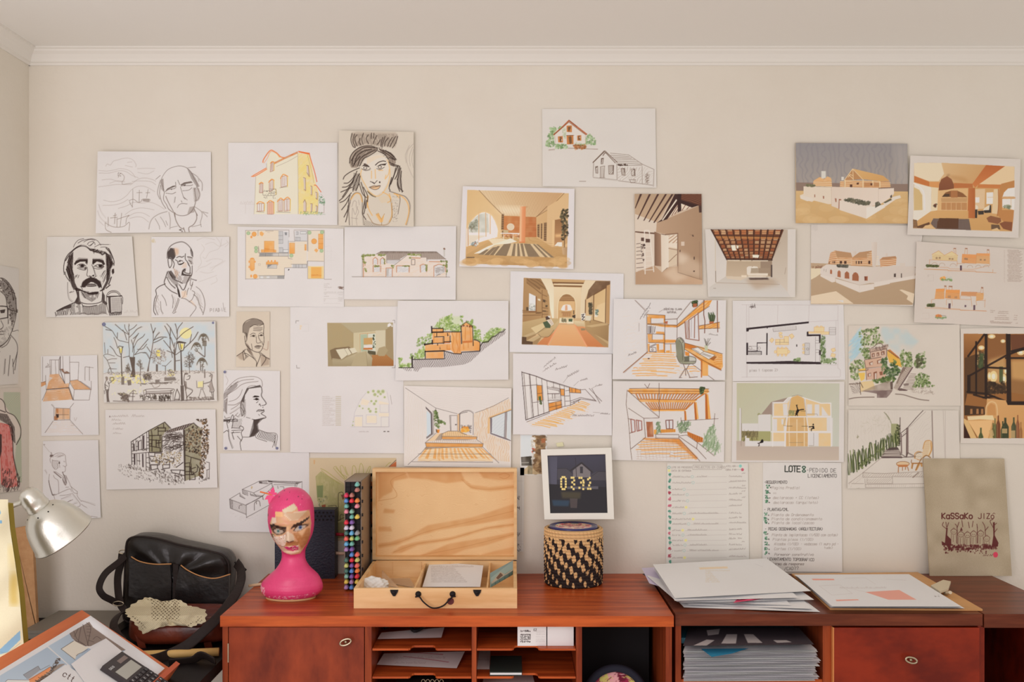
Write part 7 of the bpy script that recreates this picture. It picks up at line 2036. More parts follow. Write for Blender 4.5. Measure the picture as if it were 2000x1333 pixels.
d.h("~74 99 88 68 102 68.5 81 100",30,3,1,(120,98,88),.7,3,.2)
d.f("~78 92 87 69 93 69 85 80 80 92",(110,88,76),.7,n=.3)
d.l("~101.5 69 90 87 81 101",3,(92,68,66),.85,0)
d.f("~81 100 85 99 95 102 93 103 82 102.8",(96,74,70),.85)
for i in range(12):
 y = 780 + i * 20
 d.l(f"{985-i*10} {y} {1060-i*3} {y+4}",1.4,(130,106,96),.6)
d.f("~88 92.5 96 92 96 95 89 95.5",(96,76,70),.75,n=.3)
d.l("~10 114.5 18 113 30 112.2 46 112|77 107.5 88 108.5 100 112 113 115.5 125 116.8",2.6,(116,96,86),.8)
d.t_("~98 99 125 96 134 108 100 105",80,4,0,80,.8,[(150,130,116)],.6)
d.l("~10 93 26 92.5|25 90 26.5 108|26 90.5 30 98",1.4,(90,66,50),.8,0)
put(d,'drawing','watercolour of a pink and yellow house among green trees','drawing',0,(1,1,3,1))

# patio with wicker chair
d = Sheet((1645,790,1885,965),(1657,801,1872,802,1876,950,1655,955),base=(211,197,184))
d.sk = 1.0
d.h("~9 10 85 10 85 30 72 29 72 48 25 65 9 75",86,6,.5,(196,182,168),.5,1)
d.t_("~20 30 62 12 72 26 72 48 56 42 30 42",50,7,-20,60,.7,[(176,164,140),(190,176,160)],.6)
d.f("~72.5 29 82 29 85 32 85 60 72.5 56",(166,162,118),.9)
d.h("~72.5 29 82 29 85 32 85 60 72.5 56",0,2.2,.6,(130,128,90),.6)
d.h("~72.5 29 82 29 85 32 85 60 72.5 56",90,2.6,.6,(130,128,90),.6)
GN = [(72,80,46),(98,104,62),(52,58,36),(128,132,84)]
d.b("~82 31 86 32 86 62 80 62 78 48",80,1,2,[(54,56,38),(78,80,50)],.85)
for i in range(64):
 t = i / 63
 x = 105 + t * 720 + d.r.uniform(-16,16)
 y0 = 1040 - t * 420 + d.r.uniform(-20,26)
 h = 290 - t * 90 + d.r.uniform(-50,30)
 c = GN[i % 4]
 d.l(f"{x+d.r.uniform(-8,8)} {y0} {x-8} {y0-h*.5} {x+d.r.uniform(-30,10)} {y0-h}",1.8 + d.r.uniform(0,1.2),c,.85)
d.b("~24 88 42 76 60 64 70 56 64 64 42 86 28 98",80,1,2,GN,.8)
d.l("~62 12 69 20 73 29|65 14 70 23",1.4,(120,116,84),.7)
LI = (96,78,72)
d.f("~58 77 62 72 64 68 74 64 82 64 86 70 89 80 58.5 80.5",(110,92,86),.85)
d.l("~63 69 85 68.5|62 72.5 85 72.5|58.5 76.5 88.5 76.5|63 71 85 70.5|62 75.5 85 75",1.6,(206,190,176),.8,0)
d.l("585 790 885 795",3,(86,66,66),.85,0)
d.f("~69 65 82 64 85 68 66 69",(78,62,58),.7)
d.f("~95 35 98.5 35 98.5 72 96 79 94.5 78",(130,106,100),.9)
d.f("~87 44 88.5 44 89 74 87 73",(110,86,82),.9)
d.l("~86.5 43.5 97 35 110 20 120 9.5|87 74 95.5 79 97.5 72 107 77|88.5 79 118 78|96.5 36 95.5 79|89 48 95 43|86 20 86 60",1.8,LI,.85,0)
d.l("~124 11 101 33 90 45",.8,(150,134,124),.7,0)
d.f("1325 95 1342 95 1358 800 1342 800",(136,116,108),.85)
d.h("~99 33 132 12 133 62 120 70 108 72 99 70",-50,5,.6,(186,170,158),.5,2,.4)
d.l("~150 10 153 80|153 10 153.5 80",.9,(170,152,142),.7,0)
# wicker chair and stool
WK_ = (196,142,84)
d.f("~120 64 123 56 129 54 133 57 133.5 64 129 76 119 78",(218,192,158),.9)
d.h("~120 64 123 56 129 54 130 64 127 76 119 78",2,2,.7,(186,140,92),.7)
d.l("~120 66 123 56 129 54 133 57 133 68 129 77|119 72 113 70.5 108 74 108 80|118 80 125 76 131 80|107 80 115 83 119 80|131 57 132 68 128 77",2,WK_,.9)
d.l("~108 79 111 73 117 71.5|118 80 113 90 110 98|120 80 125 76.5 131 79",2.2,(120,90,66),.8)
d.f("~109 74 119 73 119 80 109 82",(222,204,180),.8)
d.h("~109 74 119 73 119 80 109 82",30,3,.7,(150,116,84),.6)
d.f("~103 87 119 87 119.5 93 117 93 116 89 106 89 104 96 102 96|112 88 116 89 111 98.5 108 98.5",WK_,.9)
d.l("~105 88 104 96|115 86 109 98.5|103 83 104 88 119 88",1.8,(150,100,60),.85)
d.e(900,888,96,34,0,(214,180,140),.9)
d.e(900,888,96,36,1.4,(150,100,64),.85)
d.f("805 900 995 900 960 935 840 935",(186,116,70),.9)
d.l("835 935 830 1010|895 940 895 985|970 935 985 990|940 935 940 970",2,(160,106,66),.85,0)
# terrace edge
d.l("~30.5 102 45 103 62 103.5 90 102 119 100.5|30.5 102 30.5 109 74.5 109 74.5 108 121 108.5|33.5 111 34.5 124 78 124.5 122 124.5|37 111 36.5 117|74.5 109 75 118 36.5 117.5|34 119.5 122 118|30.5 102 60 78|25 125 9 128|14 118 32 118|32 101 9 118",.9,(140,120,108),.75,0)
d.h("~31 102.5 119 102 120 108 31 108.5|37 111.5 74.5 110 75 117 37 117",-45,3.2,.9,(156,136,122),.65,1,.2)
d.h("~35 119 121.5 118.5 122 124 35 124",88,4,.7,(176,158,144),.6,1,.3)
d.h("~9 118 30 102 34 108 12 124",-55,4,.7,(170,152,138),.6,1.5,.3)
d.l("~113 102 105 109",3,(130,108,94),.7,0)
d.b("~22.5 45 25 50 23 52 21.5 49",8,.8,1.4,[(150,140,110)],.6)
put(d,'drawing','sketch of a patio with plants and wicker chair behind the leaning grey board','drawing',0,(2,2,3,3))

# bar print
d = Sheet((1865,630,2000,875),(1876,642,2010,640,2010,868,1876,866),base=(212,197,184))
d.f("92 122 900 122 900 1232 92 1232",(150,98,54),1)
d.f("~9.2 12.2 32 12.2 24 24 13 38 10 42",(176,120,70),1,c2=(120,74,40),ang=100)
d.f("~10 38 33 30 33 78 13 76 10 90",(92,62,38),1)
d.f("~34 13 54 13 54 34 34 46",(140,92,54),1)
d.f("~59 13 90 13 90 24 60 30",(110,66,44),1)
d.f("~35 44 90 40 90 80 35 70",(150,104,62),1)
d.f("~36 40 54 35 54 65 35 64",(206,160,104),.7,soft=4)
d.f("~59 40 90 39 90 64 60 60",(206,156,98),.8,soft=4)
for q in ((390,150,40,24),(280,270,34,24),(700,320,40,30),(510,200,26,20),(410,575,40,60),(520,600,30,50),(365,570,20,40),(540,520,20,30)):
 d.e(q[0],q[1],q[2],q[3],0,(240,208,150),.85)
 d.e(q[0],q[1],q[2] * .5,q[3] * .5,0,(250,234,200),.9)
d.b("~24 32 32 32 32 48 24 48|35 20 54 15 54 40 36 42|35 48 54 46 54 74 35 74|60 42 90 42 90 76 60 76|13 44 32 48 32 74 14 74",190,1.4,4,[(60,44,30),(90,66,42),(130,96,60),(70,74,46),(210,170,116)],.7,.6)
d.f("~26.5 33 30 33 30 49 25 49|47 47 51 47 51 64 47 64",(66,78,48),.85)
d.b("~35 64 54 64 54 75 35 75|60 62 90 64 90 78 62 74",90,2,4,[(52,38,28),(70,50,34)],.85)
DKF = (44,30,24)
d.f("~54 12.2 59 12.2 60 90 55 90|31.5 12.2 34.5 12.2 34.5 80 31.5 79|13 56 16.5 56 16.5 75 13 75|21.5 20 23.5 20 23.5 77 21.5 77",DKF,.97)
d.l("~31 13 14 36|15 57 54 35.5 90 21|13 74 34 76 56 85 90 85|20 77 56 87|30 80 42 79|54 38 74 38|35 48 54 49",5,DKF,.95,0)
d.f("~51 86 90 83 90 87 56 90.5 51 88|59 30 90 22 90 26 60 33",DKF,.97)
# bar counter, tap, bottles
d.f("~34 81 54 83 56 88 90 88 90 123.2 25 123.2 13 104 33 98",(212,160,104),1,c2=(200,144,88),ang=60)
d.f("~10 88 31 90 32 98 10 99",(70,48,32),1)
for x in (175,240,290):
 d.f(f"{x-12} 920 {x+10} 920 {x+12} 975 {x-14} 975",(190,130,80),.8)
d.f("~13 100 40 98.5 42 104 26 103 14 104",(238,206,160),.9)
d.f("~14 105 40 104 35 123.2 25 123.2",(226,178,122),1)
d.f("95 1020 140 1050 230 1232 165 1232 95 1070",(214,172,116),1)
d.f("95 1070 165 1232 95 1232",(60,34,26),1)
d.l("~32.5 98.5 33.5 89 38 84.5 43 86 44.8 92 45 99",3,(222,182,132),.95)
d.f("~34.5 90 38 86 42.5 88 43.5 99 34.5 99",(196,136,80),.8)
for x,t,w,c in ((275,1120,26,(70,78,46)),(425,1020,18,(104,104,62)),(405,1070,22,(96,92,54)),(460,990,22,(110,60,36)),(535,1015,36,(54,60,40)),(508,1050,22,(60,66,42)),(625,1010,26,(70,74,50)),(667,985,18,(140,84,54)),(700,1060,16,(150,100,60)),(385,1150,26,(206,170,112))):
 d.f(f"{x-w*.32} {t} {x+w*.32} {t} {x+w*.32} {t+50} {x+w} {t+95} {x+w} 1232 {x-w} 1232 {x-w} {t+95} {x-w*.32} {t+50}",c,.95)
 d.l(f"{x-w*.4} {t+90} {x-w*.4} 1220",1,(190,180,130),.4,0)
d.f("~36 115 40 114 41.5 120 38 123|50 113 55.5 113 55.5 118 50 118|58.5 115 64 115 64 123 59 123",(196,160,110),.8)
put(d,'print','dark photo print of a bar with hanging glass shelf and bottles','print',0,(1,2,0,2),m=M_PRINT)

# left wall: man with glasses and red-haired figure, half outside the frame
d = Sheet((0,500,100,980),(-62,508,37,525,36,750,-64,757),base=(208,196,186))
d.sk = 1.0
IK = (62,50,46)
d.l("~-6 20 -3 14 1 12 5 15 8 21 9 30 7.5 38 6 42 4 46 0 49.5|2 13 6 18 7.5 24|0 19 3 22 4 27 4.5 34",1.6,IK,.85)
d.b("~-6 13 1 12 6 15 9 23 9.5 30 7 39 5.5 38 5 28 3 21 -1 18 -5 20",170,.8,1.5,[IK,(90,76,70)],.8)
d.h("~-1 13 5 14.5 9 23 9 31 6.5 39 4.5 26 2 20",60,1.4,1,IK,.7,3)
d.l("-60 270 40 275 45 290 42 335 -10 345 -50 345|42 285 70 300",2.6,IK,.95,0)
d.f("0 295 30 290 25 310 5 312",IK,.9)
d.l("~-1 28 1 27.2 3.8 27.8|.5 35 1.8 38 .8 39.5 -1 40|-2 43 2 42.5|4.5 34.5 4.5 37|-1 41 3 40.8",1.3,IK,.85)
d.l("~6.5 39 7 41 10 40.5 10.5 44|6 43 9 47 9.5 52 7 60|6 44 4 48 1 50|-4 60 0 52|3 56 2.5 64|5.5 54 4.5 65|2 48 -2 50|7 56 7.5 64|9.5 52 8 62",1.3,IK,.8)
d.h("~-2 40 6 38 6 43 2 49 -2 50",70,2.4,.8,IK,.6,2,.4)
put(d,'drawing','ink portrait of a curly-haired man with glasses at the left edge','drawing',0,(0,1,1,1),wall='L')

d = Sheet((0,500,100,980),(-64,762,41,757,43,958,-64,972),base=(206,190,176))
d.sk = 1.0
d.h("~2 74 11 74 12 123 7 123 9 101 6 86 2 80",-55,2.2,1.3,(140,160,120),.75,1.5)
d.f("~-6 77 0 77.5 2.5 80 3.5 84.5 8 87 11 93 11 98 8.5 102 7 94 4 89 0 86 -6 86",(214,196,182),.95)
d.f("~-6 90 0 90.5 4.5 91.5 7 94 7 105 8 113 10 125 4 126 .5 124 0 100",(206,92,84),.9,n=.2)
d.h("~0 90.5 7 94 7 105 10 125 2 126",84,2.6,1.2,(236,200,190),.6,1.5,.3)
d.f("~-2 96 1 97 1 106 -.5 112 -3 124 -6 124 -6 100",(64,46,44),.9)
d.l("~-6 77 0 77.5 2.5 80 3.5 84.5 8 87 11.2 93 11.2 98 9 102.5|4.5 91.5 6.5 93 7 102 7.5 110 10.5 123|-2 83 3 85",1.8,(60,46,42),.9)
d.h("~-2 85 4 86 8 93 8.5 102 6.5 100 5 92 0 89",85,2.4,2,(58,44,40),.85,1.5)
d.t_("~-2 122 11 121 11 130 -2 132",46,9,105,10,1.6,[(70,52,48)],.8)
d.t_("~1 115 10 118 10 126 1 126",30,6,95,20,2,[(70,50,46)],.8)
put(d,'drawing','drawing of a red-haired figure with hat on green at the left edge','drawing',0,(0,1,1,1),wall='L')
# ------------------------------------------------------------------ cabinets
def wood(name,c,c2,stretch,vs=3.0,rough=0.38,coat=0.0,spec=0.4):
 return mat(name,c,rough,spec=spec,c2=c2,stretch=stretch,vscale=vs,coat=coat,detail=6)

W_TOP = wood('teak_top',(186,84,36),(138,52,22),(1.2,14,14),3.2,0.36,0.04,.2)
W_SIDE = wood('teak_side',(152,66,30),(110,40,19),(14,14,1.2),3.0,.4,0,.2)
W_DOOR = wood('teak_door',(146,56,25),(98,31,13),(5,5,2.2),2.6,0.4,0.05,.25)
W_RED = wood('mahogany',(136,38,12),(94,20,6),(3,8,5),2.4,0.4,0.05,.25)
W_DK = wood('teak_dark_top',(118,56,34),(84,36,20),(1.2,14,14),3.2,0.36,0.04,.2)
M_BLK = mat('black_and_bay_shade',(26,20,20),0.5,spec=.2)
M_BRASS = mat('nickel',(176,156,132),0.28,metal=1.0)
WH_ = mat('white_card',(216,206,202),0.7)

def fx(px,d):
 return (px - 1000) * d / F

def fz(py,d):
 return ZC - (py - HZ) * d / F

def part(name,par,m,*boxes,bevel=0.0015):
 bm = bmesh.new()
 for b in boxes:
  box(bm,*b)
 return obj(name,bm,m,par,bevel=bevel)

def pull(par,c,r,ang):
 bm = bmesh.new()
 pts = [Vector((c.x + math.cos(t) * r * math.cos(ang) - math.sin(t) * r * .5 * math.sin(ang),c.y - .012,c.z + math.cos(t) * r * math.sin(ang) + math.sin(t) * r * .5 * math.cos(ang))) for t in np.linspace(0,2 * math.pi,25)]
 tube(bm,pts,.0022,8)
 tube(bm,[c,c + Vector((0,-.012,0))],.003,8)
 return obj('handle',bm,M_BRASS,par,True)

Y1,D1 = -0.4335,D - 0.4335
ZT = 0.895
X = lambda p: fx(p,D1)
Z = lambda p: fz(p,D1)
cab = empty('sideboard',(X(873),-0.2,0),'teak sideboard under the pink head and wooden case','cabinet')
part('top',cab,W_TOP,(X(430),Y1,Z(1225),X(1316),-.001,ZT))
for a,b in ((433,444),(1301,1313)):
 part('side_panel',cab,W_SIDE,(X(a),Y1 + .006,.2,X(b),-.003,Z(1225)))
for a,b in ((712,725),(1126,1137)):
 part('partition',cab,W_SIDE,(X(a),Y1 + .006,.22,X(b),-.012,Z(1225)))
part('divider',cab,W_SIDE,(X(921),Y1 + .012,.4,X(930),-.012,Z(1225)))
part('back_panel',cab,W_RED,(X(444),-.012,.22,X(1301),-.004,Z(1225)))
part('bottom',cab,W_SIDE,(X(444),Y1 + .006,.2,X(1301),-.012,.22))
dr = part('door',cab,W_DOOR,(X(446),Y1 + .004,.22,X(710.5),Y1 + .022,Z(1227)))
pull(dr,Vector((X(676),Y1 + .004,Z(1253))),.0125,.35)
part('hinge',dr,M_BRASS,(X(444.3),Y1 + .001,Z(1295),X(446.6),Y1 + .006,Z(1258)),bevel=0)
for (a,b,n0,n1) in ((726,920,800,850),(931,1125,1003,1052)):
 for yl in (1270,1325,1385):
  z = Z(yl)
  xa,xb,xn,xm,yf = X(a),X(b),X(n0),X(n1),Y1 + .01
  bm = bmesh.new()
  prism(bm,[(xa,yf,z),(xn - .004,yf,z),(xn,yf + .004,z),(xn + .002,yf + .019,z),(xn + .007,yf + .024,z),(xm - .007,yf + .024,z),(xm - .002,yf + .019,z),(xm,yf + .004,z),(xm + .004,yf,z),(xb,yf,z),(xb,-.013,z),(xa,-.013,z)],(0,0,-.0045))
  obj('shelf',bm,W_TOP,cab,bevel=.001)
for a in (470,1280):
 for y in (Y1 + .05,-.06):
  part('leg',cab,W_SIDE,(X(a) - .015,y - .015,0,X(a) + .015,y + .015,.2))

D2 = 2.184
Y2 = D2 - D
X = lambda p: fx(p,D2)
Z = lambda p: fz(p,D2)
cb2 = empty('sideboard',(X(1619),-0.2,0),'red-brown sideboard with a drawer under the loose papers','cabinet')
part('top',cb2,W_DK,(X(1319),Y2,Z(1223),X(1919),-.001,ZT))
for a,b in ((1320,1331),(1912,1918)):
 part('side_panel',cb2,W_SIDE if a < 1500 else W_RED,(X(a),Y2 + .006,.2,X(b),-.003,Z(1223)))
part('partition',cb2,W_SIDE,(X(1609),Y2 + .008,.22,X(1626),-.012,Z(1223)))
part('back_panel',cb2,W_RED,(X(1331),-.012,.22,X(1912),-.004,Z(1223)))
part('shelf',cb2,W_TOP,(X(1331),Y2 + .012,Z(1331) - .012,X(1609),-.012,Z(1331)))
part('bottom',cb2,W_SIDE,(X(1331),Y2 + .006,.2,X(1912),-.012,.22))
dw = part('drawer',cb2,W_RED,(X(1628),Y2 - .004,.5,X(1911),Y2 + .012,Z(1226)))
part('edging',dw,mat('pale_edge',(206,130,74),.5),(X(1626.2),Y2 - .003,.5,X(1628),Y2 + .01,Z(1226)),bevel=0)
pull(dw,Vector((X(1774),Y2 - .004,Z(1286))),.0125,-.25)
part('drawer',cb2,W_RED,(X(1628),Y2 - .004,.22,X(1911),Y2 + .012,.495))
for a in (1340,1900):
 for y in (Y2 + .05,-.06):
  part('leg',cb2,W_SIDE,(X(a) - .014,y - .014,0,X(a) + .014,y + .014,.2))
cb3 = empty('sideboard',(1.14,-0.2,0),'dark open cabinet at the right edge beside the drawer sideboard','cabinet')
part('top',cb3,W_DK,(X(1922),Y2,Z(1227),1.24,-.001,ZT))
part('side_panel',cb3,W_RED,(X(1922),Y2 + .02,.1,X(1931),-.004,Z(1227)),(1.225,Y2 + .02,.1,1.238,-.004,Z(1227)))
part('back_panel',cb3,M_BLK,(X(1931),-.012,.1,1.225,-.004,Z(1227)))  # black colour stands in for the shade inside this open cabinet
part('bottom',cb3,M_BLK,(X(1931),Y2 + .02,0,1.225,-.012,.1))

# flat sheets lying about: px quads at height z
def flat(name,q,z,label,cat,group=None,dz=0.0,wav=0.0,base=PW,draw=None,reg=None,m=None,dens=1.0,ph=0.0,tx=0.0):
 s = Sheet(reg or (0,0),q,base,dens,1.5)
 if draw:
  draw(s)

 def place(px,py,off):
  zz = z + off
  dd = (ZC - zz) * F / (py - HZ)
  return np.stack([(px - 1000) * dd / F,dd - D,zz],-1)
 me = s.mesh(name,place,lambda u,v: dz * (1 - v) + tx * u + wav * np.sin(u * 7 + ph) * np.sin(v * 4 + ph * 2))
 return tag(link(name,me,m or M_INK),label,cat,group)

def lines(a,b,y0,y1,n,h=5,c=(150,138,134)):
 def fn(s):
  for i in range(n):
   s.wr(a,y0 + (y1 - y0) * i / max(1,n - 1),b - (i * 37) % 40,h,c,.6,.6)
 return fn

# pigeonholes
X = lambda p: fx(p,D1)
Z = lambda p: fz(p,D1)
z1,z2,z3 = Z(1270),Z(1325),Z(1385)
flat('paper_sheet',(745,1236,868,1226,862,1246,737,1249),z1 + .004,'folded white paper in the upper left pigeonhole','paper',dz=.004)
bm = bmesh.new()
tube(bm,[(X(735),-.3,z1 + .012),(X(775),-.27,z1 + .03),(X(800),-.33,z1 + .013),(X(830),-.28,z1 + .026),(X(780),-.24,z1 + .02),(X(860),-.22,z1 + .014),(X(812),-.3,z1 + .034)],.004,8,8)
tag(obj('cable',bm,M_BLK,None,True),'black cable coiled on the folded paper','cable')

def redlines(s):
 s.l("795 1275 865 1279|788 1283 876 1294",1.3,(150,30,50),.9)
 lines(770,870,1287,1297,2,5)(s)

flat('paper_sheet',(750,1277,908,1273,892,1306,736,1299),z2 + .003,'printed sheet underlined in red in the lower left pigeonhole','paper',dz=.006,draw=redlines)
flat('paper_sheet',(931,1272,958,1272,956,1308,931,1308),z2 + .001,'white note beside the green notebook','paper',draw=lines(933,955,1290,1303,5,3))
bk = empty('notebook',(X(985),-.35,z2),'dark green notebook in the right pigeonhole','notebook')
part('pages',bk,WH_,(X(957),-.418,z2 + .002,X(1019),-.3,z2 + .007),bevel=0)
part('cover',bk,mat('green_cover',(38,46,42),.5),(X(956),-.42,z2 + .0072,X(1020),-.3,z2 + .009),(X(956),-.42,z2 + .0004,X(1020),-.3,z2 + .0018))
flat('paper_sheet',(946,1318,1040,1318,1047,1345,940,1345),z3 + .03,'white paper below the green notebook shelf','paper')
sp = empty('spiral_notebook',(X(845),-.36,z3),'black wire-bound notebook in the lowest visible pigeonhole','notebook')
part('cover',sp,M_BLK,(X(770),-.41,z3 + .001,X(880),-.3,z3 + .05))
for i in range(5):
 bm = bmesh.new()
 c = Vector((X(825 + i * 9),-.412,z3 + .052))
 tube(bm,[c + Vector((.004 * math.cos(t),0,.005 * math.sin(t))) for t in np.linspace(0,6.283,13)],.0006,6)
 obj('ring',bm,M_BRASS,sp)
for a,b,lab,pr in ((1011,1068,'white carton printed with small text and barcodes',1),(1070,1122,'plain white carton right of the printed one',0)):
 cx = empty('carton',(X((a + b) / 2),-.385,z1),lab,'box')
 part('body',cx,WH_,(X(a),-.405,z1 + .0005,X(b),-.36,Z(1226)),bevel=.0008)
 if pr:
  s = Sheet((710,1200,1150,1333),(1012,1225,1067,1225,1067,1259,1012,1259),PW,3.0,1)
  for y in (150,183,203,222,243):
   s.t_(f"1392 {y-6} {1465 if y < 160 else 1485} {y-6} 1485 {y+7} 1392 {y+7}",70,1.5,90,3,.6,[(60,50,50)],.9)
  s.t("EZ",1512,132,18,K,1,.9)
  for y in (155,170,185,205,225,238,248):
   s.wr(1530,y,1612,7,(150,140,138),.4,.6)
  me = s.mesh('printed_label',lambda px,py,off: np.stack([(px - 1000) * (D - .4055) / F,np.full_like(px,-.4055),ZC - (py - HZ) * (D - .4055) / F],-1))
  link('printed_label',me,M_INK,cx)

# navy hat with patterned lining in the open bay
ht = empty('hat',(X(1190),-.3,.55),'navy round hat with colourful patterned lining in the dark open bay','hat')
c = P(1200,1362,-.33)
M_NAVY = mat('navy_felt',(30,30,42),.85,bump=.3)
bm = bmesh.new()
lathe(bm,[(.062,.0),(.072,.004),(.076,.014),(.072,.022),(.06,.022),(.058,.012)],64,(0.05,-1,.1),c,capped=False)
obj('brim',bm,M_NAVY,ht,True)
n = 90
rr,th = np.meshgrid(np.linspace(.001,.061,30),np.linspace(0,2 * math.pi,n),indexing='ij')
cols = np.empty((30,n,3))
r2 = np.random.default_rng(3)
xx,yy = rr * np.cos(th),rr * np.sin(th)
pal = np.array([(200,120,120),(150,40,70),(200,180,100),(216,150,150),(110,30,50),(190,160,90)])
cell = (np.floor((xx + .3 * yy) / .022) * 7 + np.floor((yy - .4 * xx) / .03) * 3).astype(int) % 6
cols[:] = pal[cell]
sp_ = r2.random((30,n)) > .82
cols[sp_] = pal[r2.integers(0,6,sp_.sum())]
co = np.stack([c.x + xx,np.full_like(xx,c.y - .002) - .008 * np.cos(rr / .061 * 1.5),c.z + yy],-1).reshape(-1,3)
link('lining',grid_mesh('lining',co,n,30,alb(cols.reshape(-1,3)),True),M_INK,ht)
bm = bmesh.new()
lathe(bm,[(.06,.0),(.058,-.03),(.05,-.05),(0,-.055)],48,(0.05,-1,.1),c)
obj('crown',bm,M_NAVY,ht,True)
part('cloth',empty('bay_darkening_cloth',(X(1200),-.2,.22),'dark cloth block added to darken the bay behind the navy hat','cloth'),mat('bay_shade_cloth',(22,19,20),.95),(X(1142),-.25,.223,X(1290),-.03,.866),(X(1142),-.42,.223,X(1290),-.25,.6),bevel=.008)  # cloth added to blacken the bay, standing in for its shade

# paper stack in the right bay
X = lambda p: fx(p,D2)
Z = lambda p: fz(p,D2)
zs = Z(1331)
for i in range(18):
 k = random.uniform(-5,5)
 y = 1331 - i * 3.55
 z = zs + .0028 + i * .0041
 flat('stacked_paper',(1345 + k,y - 52 + i * .9,1560 + k,y - 52 + i * .9,1594 + k + i % 3 * 3,y - .5,1333 + abs(k),y - random.uniform(-1,1.5)),z,'white sheet in the thick paper stack in the right open bay','paper','papers stacked in the open bay',wav=.0016,ph=i * 1.3,base=(214,204,203) if i % 4 else (222,214,208))
zt = zs + .0012 + 18 * .0042
fo = empty('folder',(X(1460),-.3,zt),'teal folder lying on the paper stack','folder')
part('cover',fo,mat('teal_plastic',(28,78,92),.35),(X(1334),-.395,zt,X(1578),-.12,zt + .012),bevel=.004)
mg = Sheet((1120,1200,1640,1333),(1345,1226,1560,1226,1590,1259,1334,1262),(66,56,60),1.2)
for q in ("900 235 1000 190 1060 195 1000 235","1110 220 1150 150 1230 150 1220 220","1280 150 1350 150 1420 215 1310 215","1500 195 1600 195 1640 210 1530 215","1000 120 1100 110 1090 150 1010 160"):
 mg.f(q,(196,180,176),.85)
me = mg.mesh('magazine',lambda px,py,off: np.stack([(px - 1000) * ((ZC - zt - .014) * F / (py - HZ)) / F,(ZC - zt - .014) * F / (py - HZ) - D,np.full_like(px,zt + .0135)],-1))
tag(link('magazine',me,M_PRINT),'dark magazine with pale shapes on top of the teal folder','magazine')
flat('postcard',(1369,1268,1462,1267,1430,1277,1390,1284),zs + .072,'blue card sticking out below the teal folder','card',base=(48,120,150),dz=.004)

# loose pile on the right sideboard
SH = [(1272,1122,1490,1112,1602,1196,1336,1187,.002,.012),(1290,1118,1500,1110,1588,1190,1345,1182,.005,.014),(1263,1125,1480,1110,1545,1183,1322,1176,.009,.016),(1285,1115,1490,1104,1590,1172,1330,1178,.013,.018),(1276,1110,1480,1100,1560,1168,1318,1174,.018,.02)]
NM = ['lowest and widest','second lowest','creased middle','fourth from the bottom','second from the top']
for i,q in enumerate(SH):
 flat('paper_sheet',q[:8],ZT + q[8],'white sheet in the messy pile, ' + NM[i],'paper','messy pile of sheets',q[9],.002,ph=i * 2.1,base=(220,211,208))

def topdraw(s):
 s.f("1365 1109 1420 1107 1422 1111 1367 1113",(226,196,160),.8)
 lines(1378,1425,1116,1138,8,3,(206,180,150))(s)
 s.l("1475 1102 1490 1108|1535 1132 1542 1133",.8,(170,160,160),.7)

flat('paper_sheet',(1275,1103,1497,1091,1584,1155,1318,1169),ZT + .0235,'topmost sheet of the messy pile with faint orange print','paper','messy pile of sheets',.022,.0015,draw=topdraw,base=(220,211,207))
flat('paper_sheet',(1253,1110,1290,1108,1300,1150,1268,1140),ZT + .016,'lilac paper corner at the left of the messy pile','paper',base=(196,180,196),dz=.014)
flat('folder',(1254,1122,1290,1113,1306,1146,1286,1140),ZT + .011,'dark folder edge at the left of the messy pile','folder',base=(70,66,66),dz=.012)
flat('tissue',(1452,1160,1512,1155,1490,1170,1432,1178),ZT + .016,'crumpled magenta tissue between the loose sheets','tissue',base=(206,70,100),wav=.002,ph=1)

# clipboard
cl = empty('clipboard',(X(1740),-.2,ZT),'tan clipboard under the plan sheets','clipboard')
q = [onz(a,b,ZT + .0005) for a,b in ((1546,1124),(1792,1121),(1919,1194),(1621,1192))]
bm = bmesh.new()
prism(bm,q,(0,0,.004))
obj('board',bm,mat('clipboard',(202,146,92),.5,var=.1,vscale=20),cl,bevel=.001)
bm = bmesh.new()
q = [onz(a,b,ZT + .012) for a,b in ((1818,1148),(1842,1137),(1857,1140),(1852,1154),(1836,1160))]
prism(bm,q,(0,0,.005))
tube(bm,[onz(1846,1160,ZT + .006),onz(1856,1158,ZT + .016)],.004,10)
obj('clip',bm,mat('cream_clip',(206,186,158),.4),cl,bevel=.0015)
for i in range(4):
 def plan(s):
  s.f("1690 1157 1756 1153 1790 1172 1735 1172|1632 1172 1675 1171 1678 1173 1634 1175|1585 1131 1628 1131 1630 1134 1588 1134",(232,150,130),.85)
  s.l("1600 1145 1640 1143 1665 1160 1625 1163 1600 1145|1650 1130 1690 1129 1710 1142|1690 1157 1660 1150|1730 1132 1770 1134|1825 1165 1832 1165",.6,(170,150,146),.6,0)
  s.wr(1640,1150,1730,4,(170,150,146),.5,.5)
  s.b("1826 1163 1834 1163 1834 1167 1826 1167",4,1,1.4,[(110,96,94)],.8)
 flat('plan_sheet',(1551 + i,1123 + i * .3,1772 + i,1122,1884 - i * 2,1189 - i * 1.2,1622 + i,1188 - i),ZT + .0068 + i * .003,('lowest plan sheet on the clipboard','second plan sheet on the clipboard','third plan sheet on the clipboard','top plan sheet on the clipboard with red areas')[i],'plan','plan sheets on the clipboard',.002,.0012,ph=i * 1.7,draw=plan if i == 3 else None,base=(220,211,208))

